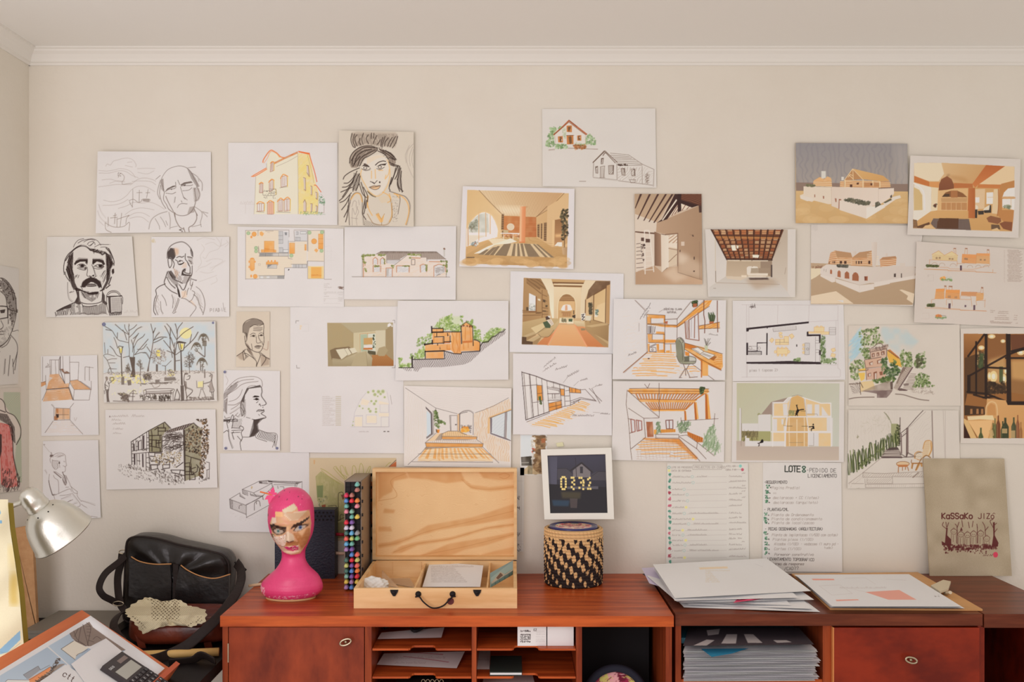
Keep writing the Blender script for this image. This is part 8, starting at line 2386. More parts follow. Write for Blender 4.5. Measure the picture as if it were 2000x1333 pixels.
# ------------------------------------------------------------------ pink head
hd = empty('mannequin_head',onz(570,1150,ZT),'pink mannequin head with collaged magazine face on the sideboard','mannequin head')
s = Sheet((500,930,650,1180),(503,944,637,944,637,1182,503,1182),(214,62,110),3.0,5)
s.b("~6 113 13 115 14 124 8 123",30,.8,2.2,[(232,180,180)],.9)
s.b("~15 123 65 119 64 124 25 127.5",70,.4,1.2,[(230,190,190)],.85)
s.b("~14 14 58 13 58 33 20 33",12,.5,1.3,[(228,130,150),(80,30,40)],.8)
SK,SKD = (214,172,134),(150,98,62)
s.f("~18.5 47 21.5 40 25.5 39.5 25.5 34.5 33 33.5 44 25.8 47 29 49 34 58 34.5 59.2 48 58 60 54.5 69 48 79 40 79.5 30 76 25 70 20 62 20.5 56",(206,156,112),1,n=.12)
s.f("~33 32 44 25.8 47.5 30 45 33 35 35",(206,182,150),1)
s.f("255 345 330 335 340 390 255 395",(224,168,116),1)
s.f("~34 36 48 34 56 34.5 48 43 42 43",(216,184,156),1)
s.f("~34 34.5 56 35 57 40 43 43",(178,130,92),.5,soft=3)
s.f("~21.5 40 26 39.5 27 45 21 47",(214,184,160),1)
s.f("~44 56 58 52 58 60 54.5 69 50 74 48 64",(176,112,66),1,n=.3)
s.f("~48 54 56 52 52 60",(222,170,128),.8,soft=3)
s.f("~20 60 30 59 38 56 36 68 33 70 25 68",(220,190,172),1,n=.2)
s.f("~19 57.5 24 57.5 23 61 20 62",(120,104,70),.9)
s.f("~26 70 48 69 49 76 40 79.5 30 76",(216,178,150),1,n=.2)
s.f("~37 54.5 40 53 44 57 45.5 62 44 64 38 64.5 36.5 62",(214,180,152),1)
s.f("~37.5 64 39 62.2 41 64 44 62.8 45 64 42 65.5",(84,52,40),.9)
s.f("~37 65.5 44 64 49 65 48 69 35 69",(166,106,64),.9)
DKE = (48,30,26)
s.f("~18.3 48 24 46.8 30 48 37.5 49 37.2 53.5 33 57 27 57.8 22.5 56 19.5 52",(90,62,46),.95,soft=2)
s.f("~18.3 47.5 24 46.5 31 48.5 37.5 49 37 51.5 30 50 24 49 20 51.5",DKE,.95)
s.f("225 530 270 512 330 525 345 545 300 565 250 560",(176,150,132),.95)
s.f("~41.8 51 44 47 52 44 57.8 40.5 58 42.5 52 47 45 50",DKE,.95)
s.f("~44 52 48 49 54 47 58 48 57 50 50 54 45 54",(120,84,66),.8,soft=2)
s.f("~45 52.5 48 49.2 54 48.2 55.5 50 51 53 47 54",(190,166,150),.95)
for x,y in ((283,538),(503,505)):
 s.e(x,y,17,17,0,(110,136,130) if x < 400 else (84,108,150),1)
 s.e(x,y,9,9,0,(20,16,18),1)
s.l("222 532 270 508 330 520 352 540|445 530 480 488 545 478 565 495",2.2,DKE,.95)
s.l("230 545 260 568 320 565",1.4,DKE,.8)
s.f("~34 70.5 37 69.5 40 70.2 44 69 48 70 47 74 42 75.5 37 74",(206,50,110),1)
s.b("~41 70 48 69 49 74 44 76",30,.6,1.6,[(226,206,190),(150,30,60),(230,180,160)],.9)
s.l("~34.5 70.8 40 71.2 47 70.5|30 70 35 69.8|34 58 37 56|30 62 35 60",.8,(110,60,50),.8)
s.b("~20 59 38 57 36 69 26 69",40,.5,1.4,[(240,224,212),(190,130,110)],.8)
s.b("~14 38 16 38 16 40.5 14 40.5",5,1,1.6,[(60,30,40)],.9)
RG = [(118,375,375),(121,345,410),(128,312,448),(140,285,475),(160,255,505),(190,215,535),(230,175,565),(280,146,585),(340,132,597),(400,129,601),(460,130,602),(520,138,600),(570,150,594),(610,167,584),(650,190,568),(690,217,550),(720,240,536),(745,257,524),(765,268,516),(785,271,512),(810,272,511),(850,270,512),(880,263,519),(910,250,532),(940,232,552),(970,210,578),(1000,180,612),(1030,146,643),(1060,115,664),(1095,80,682),(1130,58,694),(1165,51,697),(1195,54,692),(1220,66,676),(1245,85,650),(1260,105,625)]
rg = np.array(RG,float)
YC = -.262
zz = np.linspace(0,len(RG) - 1,170)
li = np.interp(zz,range(len(RG)),rg[:,0])
xl = np.interp(zz,range(len(RG)),rg[:,1])
xr = np.interp(zz,range(len(RG)),rg[:,2])
n = 220
th = np.linspace(0,2 * math.pi,n,endpoint=False)[None,:]
KD = (D + YC) / F
pxc = (500 + (xl + xr) / 2 * .1875)[:,None]
hw = ((xr - xl) / 2 * .1875)[:,None]
y0 = (930 + li * .1875)[:,None]
top = li[:,None]
fr = np.interp(li,[118,300,560,700,770,800,830,950,1100,1200,1280],[1.0,1.08,1.12,1.3,1.3,1.06,.95,.9,.72,.72,.74])[:,None]
bk_ = np.interp(li,[118,300,560,700,800,950,1100,1280],[1.2,1.25,1.2,1.0,.95,.8,.5,.5])[:,None]
sn,cs = np.sin(th),np.cos(th)
pxx = pxc + hw * cs
yy = np.where(sn < 0,fr,bk_) * hw * sn              # towards the viewer is negative
ux = (pxx - 500) / .1875                                # zoomed view coordinates of each point
ft = np.clip(-sn,0,1) ** .5

def bump_(x,z,sx,sz,a):
 return a * np.exp(-((ux - x) / sx) ** 2 - ((top - z) / sz) ** 2) * ft

pr = bump_(405,600,34,55,7) + bump_(400,630,40,22,5) + bump_(395,540,26,60,3) + bump_(385,455,190,26,2.6) - bump_(285,530,55,34,4.5) - bump_(505,510,55,34,4.5) + bump_(415,712,70,26,4) - bump_(415,752,70,12,2) + bump_(405,780,60,22,4) + bump_(270,620,60,50,1.6) + bump_(530,610,50,50,1.6)
yy = yy - pr
WX = (pxx - 1000) * KD
WZ = ZC - (y0 - HZ) * KD + 0 * th
WY = YC + yy * KD
# keep the foot on the sideboard
zmin = WZ.min()
WZ = WZ + (ZT + .0045 - zmin) * np.clip((top - 800) / 460,0,1)
gi = s.g(np.stack([(pxx - 500).ravel() / .1875,(y0 + 0 * th - 930).ravel() / .1875],1))
ix = np.clip(gi[:,0].round().astype(int),0,s.W - 1)
iy = np.clip(gi[:,1].round().astype(int),0,s.H - 1)
col = s.im[iy,ix].reshape(len(li),n,3).copy()
col[np.broadcast_to(sn > -.02,col.shape[:2])] = (214,62,110)
M_HEAD = ink_mat('painted_foam',.38,.5,.12)
link('head',grid_mesh('head',np.stack([WX,WY,WZ],-1).reshape(-1,3)[::-1].copy(),n,len(li),alb(np.clip(col,0,255).reshape(-1,3))[::-1],True),M_HEAD,hd)
bm = bmesh.new()
a = [Vector((WX[-1,k],WY[-1,k],ZT + .0003)) for k in range(0,n,4)]
cc = sum(a,Vector()) / len(a)
prism(bm,[cc + (p - cc) * .99 for p in a],(0,0,.0045))
obj('base',bm,mat('cork',(196,150,104),.8),hd)
fl = empty('paper_flower',P(530,966,YC),'pink paper flower stuck to the head with orange stalk','flower')
M_PET = mat('pink_petal',(222,74,120),.6)
c = P(531,967,YC - .01)
for i in range(6):
 a = math.radians([75,20,-50,215,255,130][i])
 L = [.02,.015,.013,.019,.022,.012][i]
 bm = bmesh.new()
 u = Vector((math.cos(a),-.25,math.sin(a)))
 v = Vector((-math.sin(a),0,math.cos(a)))
 prism(bm,[c,c + u * L * .5 + v * L * .28,c + u * L,c + u * L * .5 - v * L * .28],(0,-.0012,0))
 obj('petal',bm,M_PET,fl)
bm = bmesh.new()
tube(bm,[c,P(508,961,YC - .015)],.0018,8)
obj('stalk',bm,mat('orange_stalk',(214,110,60),.5),fl)
bm = bmesh.new()
tube(bm,[onz(486,1145,ZT + .004),onz(540,1138,ZT + .004)],.0035,10)
tag(obj('wooden_stick',bm,mat('pale_wood',(214,176,138),.6),None,True),'pale wooden stick behind the pink head','stick')

# modem, cables
mo = empty('router',(-.53,-.04,ZT),'navy box-shaped router behind the pink head','router')
a,b = fx(537,2.54),fx(654,2.54)
M_RT = mat('navy_plastic',(34,36,50),.45,bump=.5,bscale=220)
part('body',mo,M_RT,(a,-.062,ZT,b,-.015,fz(996,2.54)),bevel=.007)
bm = bmesh.new()
for r in range(3):
 for i in range(14):
  p = Vector((a + .012 + i * .01 + r % 2 * .005,-.0625,fz(1003 + r * 7,2.54)))
  box(bm,p.x,p.y - .001,p.z,p.x + .004,p.y + .002,p.z + .004)
obj('vents',bm,M_BLK,mo)
for y,c1,lab in ((1044,(150,30,44),'red plug and cable at the router side'),(1081,(214,176,150),'beige plug at the router side')):
 bm = bmesh.new()
 tube(bm,[P(655,y,-.04),P(674,y + 1,-.04)],.0042,10)
 tube(bm,[P(674,y + 1,-.04),P(680,y + 20,-.03),P(676,1112,-.02)],.0018,8,6)
 tag(obj('cable',bm,mat('plug',c1,.4),None,True),lab,'cable')

# marker rack and markers
YM,DM = -.18,D - .18
xa,xb = fx(673.5,DM),fx(705.5,DM)
zt = fz(940,DM)
rk = empty('marker_rack',((xa + xb) / 2,-.1,ZT),'tall black and bronze marker rack between head and wooden case','rack')
M_BRZ = mat('bronze_plastic',(118,96,80),.35,bump=.1)
part('case',rk,M_BRZ,(xa - .001,YM,ZT,xa + .001,-.012,zt),(xb - .001,YM,ZT,xb + .001,-.012,zt),(xa,YM,zt - .002,xb,-.012,zt),(xa,-.014,ZT,xb,-.012,zt),bevel=0)
part('core',rk,M_BLK,(xa + .001,YM + .004,ZT,xb - .001,-.02,zt - .002),bevel=0)
for i in range(8):
 z = ZT + .012 + i * .033
 part('clip',rk,M_BLK,(xb + .0005,YM + .002,z,xb + .004,YM + .008,z + .007),bevel=0)
 part('clip',rk,M_BLK,(xb + .0005,-.022,z + .014,xb + .004,-.016,z + .021),bevel=0)
bm = bmesh.new()
for i in range(21):
 box(bm,xa,YM + .001,ZT + .001 + i * .013,xb,YM + .004,ZT + .0018 + i * .013)
for x in (xa + .0125,xa + .0255):
 box(bm,x,YM + .001,ZT,x + .0008,YM + .004,zt)
obj('grid',bm,M_BLK,rk)
CM = {'t': ('teal',(112,172,160)),'b': ('brown',(176,112,102)),'c': ('crimson',(206,52,84)),'l': ('blue',(90,136,196)),'r': ('red',(214,50,66)),'o': ('orange',(226,128,64)),'p': ('pink',(220,132,146)),'s': ('sage',(132,176,156)),'y': ('yellow',(216,186,84)),'v': ('violet',(122,86,154)),'w': ('pale lilac',(208,198,216)),'g': ('dark green',(74,112,100)),'k': ('sky blue',(104,168,206)),'e': ('grey',(146,146,150)),'a': ('coral',(226,102,90)),'m': ('mauve',(164,124,168)),'n': ('lime',(192,194,114)),'f': ('green',(112,178,128)),'-': None}
ROWS = '--t|--b|cb-|lro|t-p|ps-|-ty|rv-|ww-|gke|anf|kt-|mv-|-la|grn|nva|glo|svr|ymy|ml-'.split('|')
MC = {}
proto = None
M_BAR = mat('marker_barrel',(96,86,84),.4)
ORD = 'top,second,third,fourth,fifth,sixth,seventh,eighth,ninth,tenth,eleventh,twelfth,thirteenth,fourteenth,fifteenth,sixteenth,seventeenth,eighteenth,nineteenth,bottom'.split(',')
for r,row in enumerate(ROWS):
 for k,ch in enumerate(row):
  if ch == '-':
   continue
  nm,c = CM[ch]
  if ch not in MC:
   bm = bmesh.new()
   R = []
   for y,q in ((.0,.1),(-.0005,.62),(.003,.85),(.012,1),(.10,1)):
    ring = []
    for i in range(18):
     a = 2 * math.pi * i / 18 + math.pi / 2
     rad = .0058 * q * (1 - .10 * math.cos(3 * (a - math.pi / 2) + math.pi))
     ring.append(bm.verts.new((rad * math.cos(a),y,rad * math.sin(a))))
    R.append(ring)
   for j in range(4):
    for i in range(18):
     f = bm.faces.new([R[j][i],R[j][(i + 1) % 18],R[j + 1][(i + 1) % 18],R[j + 1][i]])
     f.material_index = 1 if j == 3 else 0
   bm.faces.new(R[0])
   bm.faces.new(R[-1])
   me = bpy.data.meshes.new('marker')
   bmesh.ops.recalc_face_normals(bm,faces=bm.faces[:])
   bm.to_mesh(me)
   bm.free()
   me.polygons.foreach_set('use_smooth',[True] * len(me.polygons))
   me.materials.append(mat('cap_' + nm,c,.35))
   me.materials.append(M_BAR)
   MC[ch] = me
  o = bpy.data.objects.new('marker',MC[ch])
  COL.objects.link(o)
  o.location = (xa + .0062 + k * .0128,YM - .022 + random.uniform(-.002,.002),ZT + .2565 - r * .01305)
  tag(o,f"{nm} marker in the {ORD[r]} row of the rack, {('left', 'middle', 'right')[k]} column",'marker','markers in the rack')

# ------------------------------------------------------------------ wooden case
M_PINE = wood('pine',(226,184,134),(206,154,100),(1.2,6,9),3.2,.5)
M_PLY = wood('pine_ply',(228,182,130),(190,132,80),(1.5,1,5.5),2.2,.45)
YB,DB = -.366,D - .366
bx = lambda p: fx(p,DB)
x0,x1,zb,zh = bx(691),bx(1010),ZT,fz(1150,DB)
wc = empty('wooden_case',((x0 + x1) / 2,-.2,ZT),'open pine case with carrying handle on the sideboard','case')
part('base',wc,M_PINE,(x0,YB,zb,x1,YB + .008,zh),(x0,YB + .008,zb,x0 + .008,-.052,zh),(x1 - .008,YB + .008,zb,x1,-.052,zh),(x0,-.06,zb,x1,-.052,zh),(x0 + .008,YB + .008,zb,x1 - .008,-.06,zb + .004),bevel=.0008)
xd1,xd2 = x0 + .132,x0 + .297
part('divider',wc,M_PINE,(xd1,YB + .008,zb + .004,xd1 + .004,-.06,zh - .006),bevel=.0005)
part('divider',wc,M_PINE,(xd2,YB + .008,zb + .004,xd2 + .004,-.06,zh - .004),bevel=.0005)
bm = bmesh.new()
for i in range(4):
 x = x0 + .05 + i * .073
 box(bm,x,-.0622,zb + .012,x + .0016,-.06,zh - .002)
obj('slots',bm,M_PINE,wc)
DL = 2.575
lx = lambda p: fx(p,DL)
a,b,zl,zu = lx(730),lx(1009.5),zh + .001,fz(914,DL)
ld = part('lid',wc,M_PINE,(a,-.05,zl,a + .0085,-.02,zu),(b - .0075,-.05,zl,b,-.02,zu),(a + .0085,-.05,zu - .0085,b - .0075,-.02,zu),(a + .0085,-.05,zl,b - .0075,-.02,zl + .0075),bevel=0)
lw = Sheet((650,880,1250,1280),(737,920,1004,920,1004,1086,737,1086),(226,184,136),1.6,4)
s = lw
PL = (204,144,90)
s.f("~30 14 47 14 50 18 40 20 39 27 33 30 30 33|48 13 83 13 86 20 74 21.5 62 19 50 18|95 14 117 15 117 19 108 19.5 98 18|84 18 90 22.5 102 24 118 22.5 118 25 102 26.8 90 25|118 35 106 39 90 44 62 49 50 56 38 60 30 61 30 64 42 62 56 56 70 52 90 49 118 44|118 47.5 100 50 76 57 54 60 44 63 38 67.5 45 67 56 62 76 59 100 52 118 49.5|118 53.5 100 57 76 61 64 66 56 69 76 69 86 65 100 62 118 56|118 63 105 66 96 68.5 117 68|34 38 41 39 40 41 33 41|30 50 38 50 39 53 30 53",PL,.75,None,90,.25,20,2)
s.h("~29 12 119 12 119 70 29 70",1,2.6,.6,(206,156,106),.35,3)
s.l("~30 33 42 30 38 20 48 15|84 19 90 24 102 25.5 118 23.8|30 62.5 42 60.5 62 53 90 46.5 118 39.5|40 66.5 56 61 76 58 100 51 118 48.5|56 69 86 63 118 54.8|108 16 112 15 115 16.5 112 18.5 108.5 17.5",1.6,(188,124,72),.5)
me = s.mesh('lid_panel',lambda px,py,off: np.stack([a + .008 + (px - 737) / 267 * (b - a - .015),np.full_like(px,-.026),zu - .008 - (py - 920) / 166 * (zu - zl - .015)],-1))
link('lid_panel',me,M_INK,ld)
for px in (770,932):
 c = Vector((bx(px),YB,fz(1152.5,DB)))
 bm = bmesh.new()
 prism(bm,[c + Vector((q[0] * .001,0,q[1] * .001)) for q in ((-9,0),(9,0),(8,-5),(2.5,-14),(-2.5,-14),(-8,-5))],(0,-.003,0))
 lathe(bm,[(.003,0),(.003,.003),(0,.004)],12,(0,-1,0),c + Vector((0,-.003,-.006)))
 obj('latch',bm,M_BLK,wc,bevel=.0006)
bm = bmesh.new()
ha,hb = Vector((bx(817),YB,fz(1161,DB))),Vector((bx(884),YB,fz(1161,DB)))
for h in (ha,hb):
 lathe(bm,[(.0068,0),(.0064,.003),(.004,.006),(0,.007)],20,(0,-1,0),h)
tube(bm,[ha + Vector((-.006,-.006,-.005)),ha + Vector((.003,-.009,-.004)),Vector((bx(828),YB - .012,fz(1174,DB))),Vector((bx(842),YB - .014,fz(1184,DB))),Vector((bx(855),YB - .014,fz(1185,DB))),Vector((bx(868),YB - .013,fz(1180,DB))),Vector((bx(877),YB - .011,fz(1171,DB))),hb + Vector((.001,-.008,-.004)),hb + Vector((.007,-.006,-.004))],.0017,10,6)
obj('handle',bm,M_BLK,wc,True)
bm = bmesh.new()
lathe(bm,[(.0078,0),(.0078,.0006),(0,.0006)],28,(0,-1,0),Vector((bx(880),YB,fz(1175,DB))))
obj('seal',bm,mat('brown_seal',(92,36,36),.6),wc)
# things in the case
z0 = zb + .0045
bm = bmesh.new()
for q in (((716,1132),(812,1150),(800,1130)),((746,1115),(746,1143),(780,1150))):
 prism(bm,[onz(p[0],p[1],z0 + (.02 if q[0][0] == 746 else .001)) for p in q],(0,0,.0015))
me_ = obj('set_square',bm,None)
mg_ = bpy.data.materials.new('clear_plastic')
mg_.use_nodes = True
pb = mg_.node_tree.nodes['Principled BSDF']
pb.inputs['Transmission Weight'].default_value = .85
pb.inputs['Base Color'].default_value = (.95,.88,.78,1)
pb.inputs['Roughness'].default_value = .15
pb.inputs['IOR'].default_value = 1.2
me_.data.materials.append(mg_)
tag(me_,'clear plastic set squares in the left compartment of the pine case','set square')
bm = bmesh.new()
bmesh.ops.create_icosphere(bm,subdivisions=5,radius=1)
for v in bm.verts:
 p = v.co
 k = 1 + .10 * math.sin(p.x * 7 + 2) * math.sin(p.y * 6) + .06 * math.sin(p.x * 17) * math.cos(p.z * 15)
 v.co = onz(728,1145,z0 + .02) + Vector((p.x * .036 * k,p.y * .022 * k,p.z * .021 * k))
tag(obj('cotton_wool',bm,mat('cotton',(218,208,200),.95,bump=.6,bscale=90),None,True),'white cotton tuft in the left corner of the pine case','cotton')
flat('paper_sheet',(840,1097,944,1105,938,1147,825,1147),z0 + .012,'printed letter in the middle of the pine case','paper',dz=.022,draw=lines(842,925,1108,1138,10,3),base=(220,211,208))
s = Sheet((680,1080,1020,1200),(957,1120,1002,1095,1002,1123,957,1149),(150,172,168),2,2)
s.f("~164 29 190 9 190 18 164 34",(172,192,184),1)
s.f("~164 35 175 22 180 25 189 19 188 23 180 26 166 35",(206,190,170),1)
s.f("~170 29 175 23 178 26 172 31",(120,90,76),.9)
s.f("~164 37 190 20 190 25 164 41",(112,142,140),1)
s.l("~169 34 169 39|174 31 174.5 37|180 28 180 32|185 25 185 29",1.5,(70,90,92),.9,0)
me = s.mesh('postcard',lambda px,py,off: np.stack([(px - 1000) * (2.36 + .003 * (px - 980)) / F,2.36 + .003 * (px - 980) - D,ZC - (py - HZ) * (2.36 + .003 * (px - 980)) / F],-1))
tag(link('postcard',me,M_PRINT),'postcard leaning in the right compartment of the pine case','card')

# ------------------------------------------------------------------ rope basket, tin lid, framed print
YK = -.108
cxk,rk_ = fx(1120,D + YK),.0735
bs = empty('basket',(cxk,YK,ZT),'round rope basket in tan and black beneath the white frame','basket')
nz,n = 150,420
t = np.linspace(0,1,nz)[:,None]
th = np.linspace(0,2 * math.pi,n,endpoint=False)[None,:]
row = t * 17
tw = np.abs(np.sin(row * math.pi)) ** .6
st = np.sin(th * 46 + np.floor(row) * 1.15 + (row % 1 - .5) * 1.8)
rad = rk_ * (1 - .02 * (1 - t) ** 3 - .015 * t ** 6) + .0022 * tw + .0011 * st * tw - .002
H = .1385
co = np.stack([cxk + rad * np.cos(th),YK + rad * np.sin(th),ZT + .001 + H * t + 0 * th],-1)
ph = (th * 46 + np.floor(row) * 1.15) / (2 * math.pi)
dark = np.sin(th * 13 + row * 1.5) + .8 * np.sin(th * 31 - row * .9) + .5 * np.sin(np.floor(ph) * 2.7) > -1.05 + 1.75 * t
dark &= t < .86
ck = np.where(dark[...,None],np.array([48,38,36]),np.array([204,160,112])) * (.8 + .25 * (tw * np.ones_like(th))[...,None])
link('body',grid_mesh('body',co.reshape(-1,3),n,nz,alb(np.clip(ck,0,230).reshape(-1,3)),True),ink_mat('rope',.9,.1),bs)
bm = bmesh.new()
lathe(bm,[(rk_ - .002,H),(rk_ - .006,H + .002),(rk_ - .01,H),(rk_ - .012,.02),(0,.01)],64,None,(cxk,YK,ZT))
obj('lining',bm,mat('rope_tan',(204,160,112),.9),bs,True)
tn = empty('tin_lid',(cxk,YK,ZT + H),'blue tin lid with painted flowers on the basket','lid')
bm = bmesh.new()
lathe(bm,[(.059,H - .004),(.061,H + .003),(.0595,H + .006),(.054,H + .0055),(.052,H + .004)],72,None,(cxk,YK,ZT),capped=False)
obj('rim',bm,mat('blue_enamel',(40,40,92),.25,coat=.3),tn,True)
rr,tt = np.meshgrid(np.linspace(.0005,.053,40),np.linspace(0,2 * math.pi,120),indexing='ij')
nv = vnoise(40,120,5,r2)
n3 = vnoise(40,120,3,r2)
pal = np.array([(84,86,110),(120,110,96),(214,84,88),(226,128,128),(232,208,160),(196,60,70)])
ci = np.clip((nv * 6).astype(int),0,5)
ci[rr > .046] = 0
ck = pal[ci] * (.85 + .3 * n3[...,None])
co = np.stack([cxk + rr * np.cos(tt),YK + rr * np.sin(tt),np.full_like(rr,ZT + H + .0045)],-1)
link('painting',grid_mesh('painting',co.reshape(-1,3),120,40,alb(np.clip(ck,0,240).reshape(-1,3)),True),ink_mat('glossy_print',.2,.5),tn)
FC = [P(1056,880,-.016),P(1193,876.5,-.016),P(1198,1015.5,-.052),P(1063,1016,-.052)]
fr = empty('picture_frame',(FC[2] + FC[3]) / 2,'white square picture frame leaning on the wall above the basket','picture frame')
U = (FC[1] - FC[0]).normalized()
V = (FC[3] - FC[0]).normalized()
N = U.cross(V).normalized()
if N.y > 0:
 N = -N
fq = lambda u,v,o=0: FC[0] * (1 - u) * (1 - v) + FC[1] * u * (1 - v) + FC[2] * u * v + FC[3] * (1 - u) * v + N * o
bm = bmesh.new()
A,B = .088,.912
for q in (((0,0),(1,0),(B,A),(A,A)),((1,0),(1,1),(B,B),(B,A)),((1,1),(0,1),(A,B),(B,B)),((0,1),(0,0),(A,A),(A,B))):
 prism(bm,[fq(*p) for p in q],N * .018)
obj('moulding',bm,mat('white_lacquer',(220,210,198),.5),fr,bevel=.0006)
s = Sheet((1030,840,1230,1180),(1067,893,1182,890,1186,1001,1072,1006),(40,36,46),2.4,2)
s.f("~14.5 21 60 19.5 60.5 44 16 44",(62,58,72),1,c2=(40,36,44),ang=90)
s.f("145 215 225 215 220 430 155 430",(78,74,88),1)
s.f("~34.5 32 41 26.5 48 32.5 48 37 34.5 37",(116,106,106),1)
s.f("~22.5 31 29 30.5 34 34 34 38 22.5 39|48.5 35 53 32.5 60 33 60 39 48.5 39",(66,60,66),1)
s.l("325 322 412 262 494 330",4,(40,32,34),1,0)
s.l("365 225 372 370|225 305 300 305 345 345|490 360 540 325 600 325",1.6,(44,38,42),.9,0)
s.f("~40 29 42.2 29 42.2 34 40 34",(50,44,48),1)
s.f("~15.5 42.5 61 44 61.2 64 16 65",(24,18,22),1)
s.f("~30 44 54 43.5 54 45.5 30 46",(120,116,124),.6)
s.f("~25 48 41 48 40 53 26 53",(80,70,40),.7,soft=4)
s.f("~18 54.5 32 54.5 31 59 19 59",(34,58,78),.9,soft=3)
s.f("~32 53 38 53 37.5 60 32.5 60",(100,84,78),.6)
for q in "255,385 255,405 255,425 255,445 265,372 280,372 290,385 290,405 290,425 290,445 265,462 280,462 335,375 350,375 355,395 340,410 355,425 335,445 350,460 395,375 412,375 425,395 408,410 428,410 425,430 395,450 425,458 475,375 462,385 478,410 470,430 462,455 480,455".split():
 x,y = map(float,q.split(','))
 s.f(f"{x-8} {y-9} {x+7} {y-9} {x+7} {y+7} {x-8} {y+7}",(238,206,126),.95)
co = []
uu = np.linspace(A - .005,B + .005,s.W)
for v in np.linspace(A - .005,B + .005,s.H):
 co += [fq(u,v,.006)[:] for u in uu]
link('glazed_print',grid_mesh('glazed_print',np.array(co),s.W,s.H,s.colours()),ink_mat('print_under_glass',.06,.22),fr)
bm = bmesh.new()
prism(bm,[P(1086,866,0),P(1099,864,0),P(1101,872,0),P(1088,873,0)],(0,-.004,0))
tag(obj('adhesive_putty',bm,mat('putty_yellow',(216,204,166),.8),bevel=.001),'yellowish putty blob on the wall above the white frame','putty')
M_PT = mat('putty_blue',(120,118,142),.8)
for x,y,lab in ((203,634,'top left corner of the park drawing'),(417,631,'top right corner of the park drawing'),(439,727,'top left corner of the smoking woman sketch'),(441,876,'bottom left corner of the smoking woman sketch'),(541,876,'bottom right corner of the smoking woman sketch')):
 bm = bmesh.new()
 bmesh.ops.create_icosphere(bm,subdivisions=3,radius=.0035 if y > 640 else .005,matrix=Matrix.Translation(P(x,y,-.0065)) @ Matrix.Scale(.6,4,(0,1,0)))
 tag(obj('adhesive_putty',bm,M_PT,None,True),'grey-blue putty dab on the ' + lab,'putty')

# ------------------------------------------------------------------ grey board leaning at the right
KB = [P(1803,896.5,-.007),P(1961,896.5,-.007),P(1976,1125.5,-.03),P(1816,1125.5,-.03)]
s = Sheet((1790,885,2000,1130),(1803,896.5,1961,896.5,1976,1125.5,1816,1125.5),(172,152,126),1.8,12)
RD = (92,42,40)
s.t("KaSSaKo",268,645,58,RD,3,.95,0,0,0,1.6)
s.t("JIZo",655,648,54,RD,2.0,.95,0,0,0,1.6)
s.l("808 652 820 642 834 652",1.3,RD,.9,0)
s.f("~30 96 31.5 80 33 80 32.5 88 36.5 92 37 99 27 98.5 26.5 94|80 98 81.5 88 81 74 83 74 83 88 87 96 86 100 80 100",RD,.95)
s.l("~31.5 81 27.5 77.5 28.5 74|32 80 31 74|32.5 79 34 74.5|43 97 43 80 41 76|43 80 45 74|64.5 96 64.5 79|64.5 80 64 76|73 88 72.5 79 70 74|72.8 83 76 79|81.5 80 78 73 81 71|82.5 77 85 75|82.5 85 85.5 81|48 72 49 79|55 74 56 80|60 73 59 79",1.8,RD,.85)
for x,y in ((395,840),(470,870),(540,875),(605,865),(680,860),(745,915)):
 s.e(x,y,32,28,1,RD,.85)
 s.l(f"{x-34} {y-8} {x} {y-40} {x+34} {y-8}|{x-16} {y+4} {x-4} {y+6}|{x+6} {y+6} {x+16} {y+4}|{x-26} {y+28} {x-30} {y+120}|{x+26} {y+28} {x+28} {y+120}|{x-6} {y+40} {x-8} {y+110}",1,RD,.8,0)
s.f("~46 83 47.5 79 49 83",RD,.9)
s.b("~28 98 86 98 85 102 30 104",150,1,2.6,[RD],.85)
s.b("~30 104 80 103 80 107 30 107",34,.7,1.8,[RD],.85)
s.wr(705,1098,810,30,RD,1,.9)
s.e(838,1085,26,30,0,(206,60,84),.9)
u_ = lambda u,v: KB[0] * (1 - u) * (1 - v) + KB[1] * u * (1 - v) + KB[2] * u * v + KB[3] * (1 - u) * v
kb = empty('grey_board',(KB[2] + KB[3]) / 2,'grey cardboard print lettered in dark red leaning on the wall','board')
co = np.array([u_(u,v) + Vector((0,-.0005,0)) for v in np.linspace(0,1,s.H) for u in np.linspace(0,1,s.W)])
link('print',grid_mesh('print',co,s.W,s.H,s.colours()),M_INK,kb)
bm = bmesh.new()
prism(bm,KB,(0,.004,0))
obj('card',bm,mat('greyboard',(172,152,126),.9),kb)

# ------------------------------------------------------------------ left corner: black desk with bags
ZD = .78
dk = empty('desk',(-.95,-.3,0),'low black desk between the wall and the teak sideboard','desk')
part('top',dk,M_BLK,(XL + .002,-.555,ZD - .025,-.652,-.002,ZD))
for x in (XL + .03,-.675):
 for y in (-.535,-.04):
  part('leg',dk,M_BLK,(x - .015,y - .015,0,x + .015,y + .015,ZD - .025))
gb = empty('laptop',(-1.0,-.1,ZD),'closed grey laptop lying against the wall behind the bags','laptop')
M_GRY = mat('grey_plastic',(120,108,96),.5)
part('base',gb,M_GRY,(-1.18,-.2,ZD,-.972,-.006,ZD + .012),bevel=.003)
part('screen_lid',gb,M_GRY,(-1.18,-.2,ZD + .0125,-.972,-.006,ZD + .02),bevel=.003)

def leather(name,c,c2):
 return mat(name,c,.3,spec=.42,c2=c2,vscale=9,bump=.55,bscale=26)

L_BLK = leather('black_leather',(30,23,20),(18,13,12))
L_BRN = leather('brown_leather',(120,50,30),(70,28,20))
L_STR = mat('dark_strap',(40,30,27),.6,spec=.2,bump=.3,bscale=90)

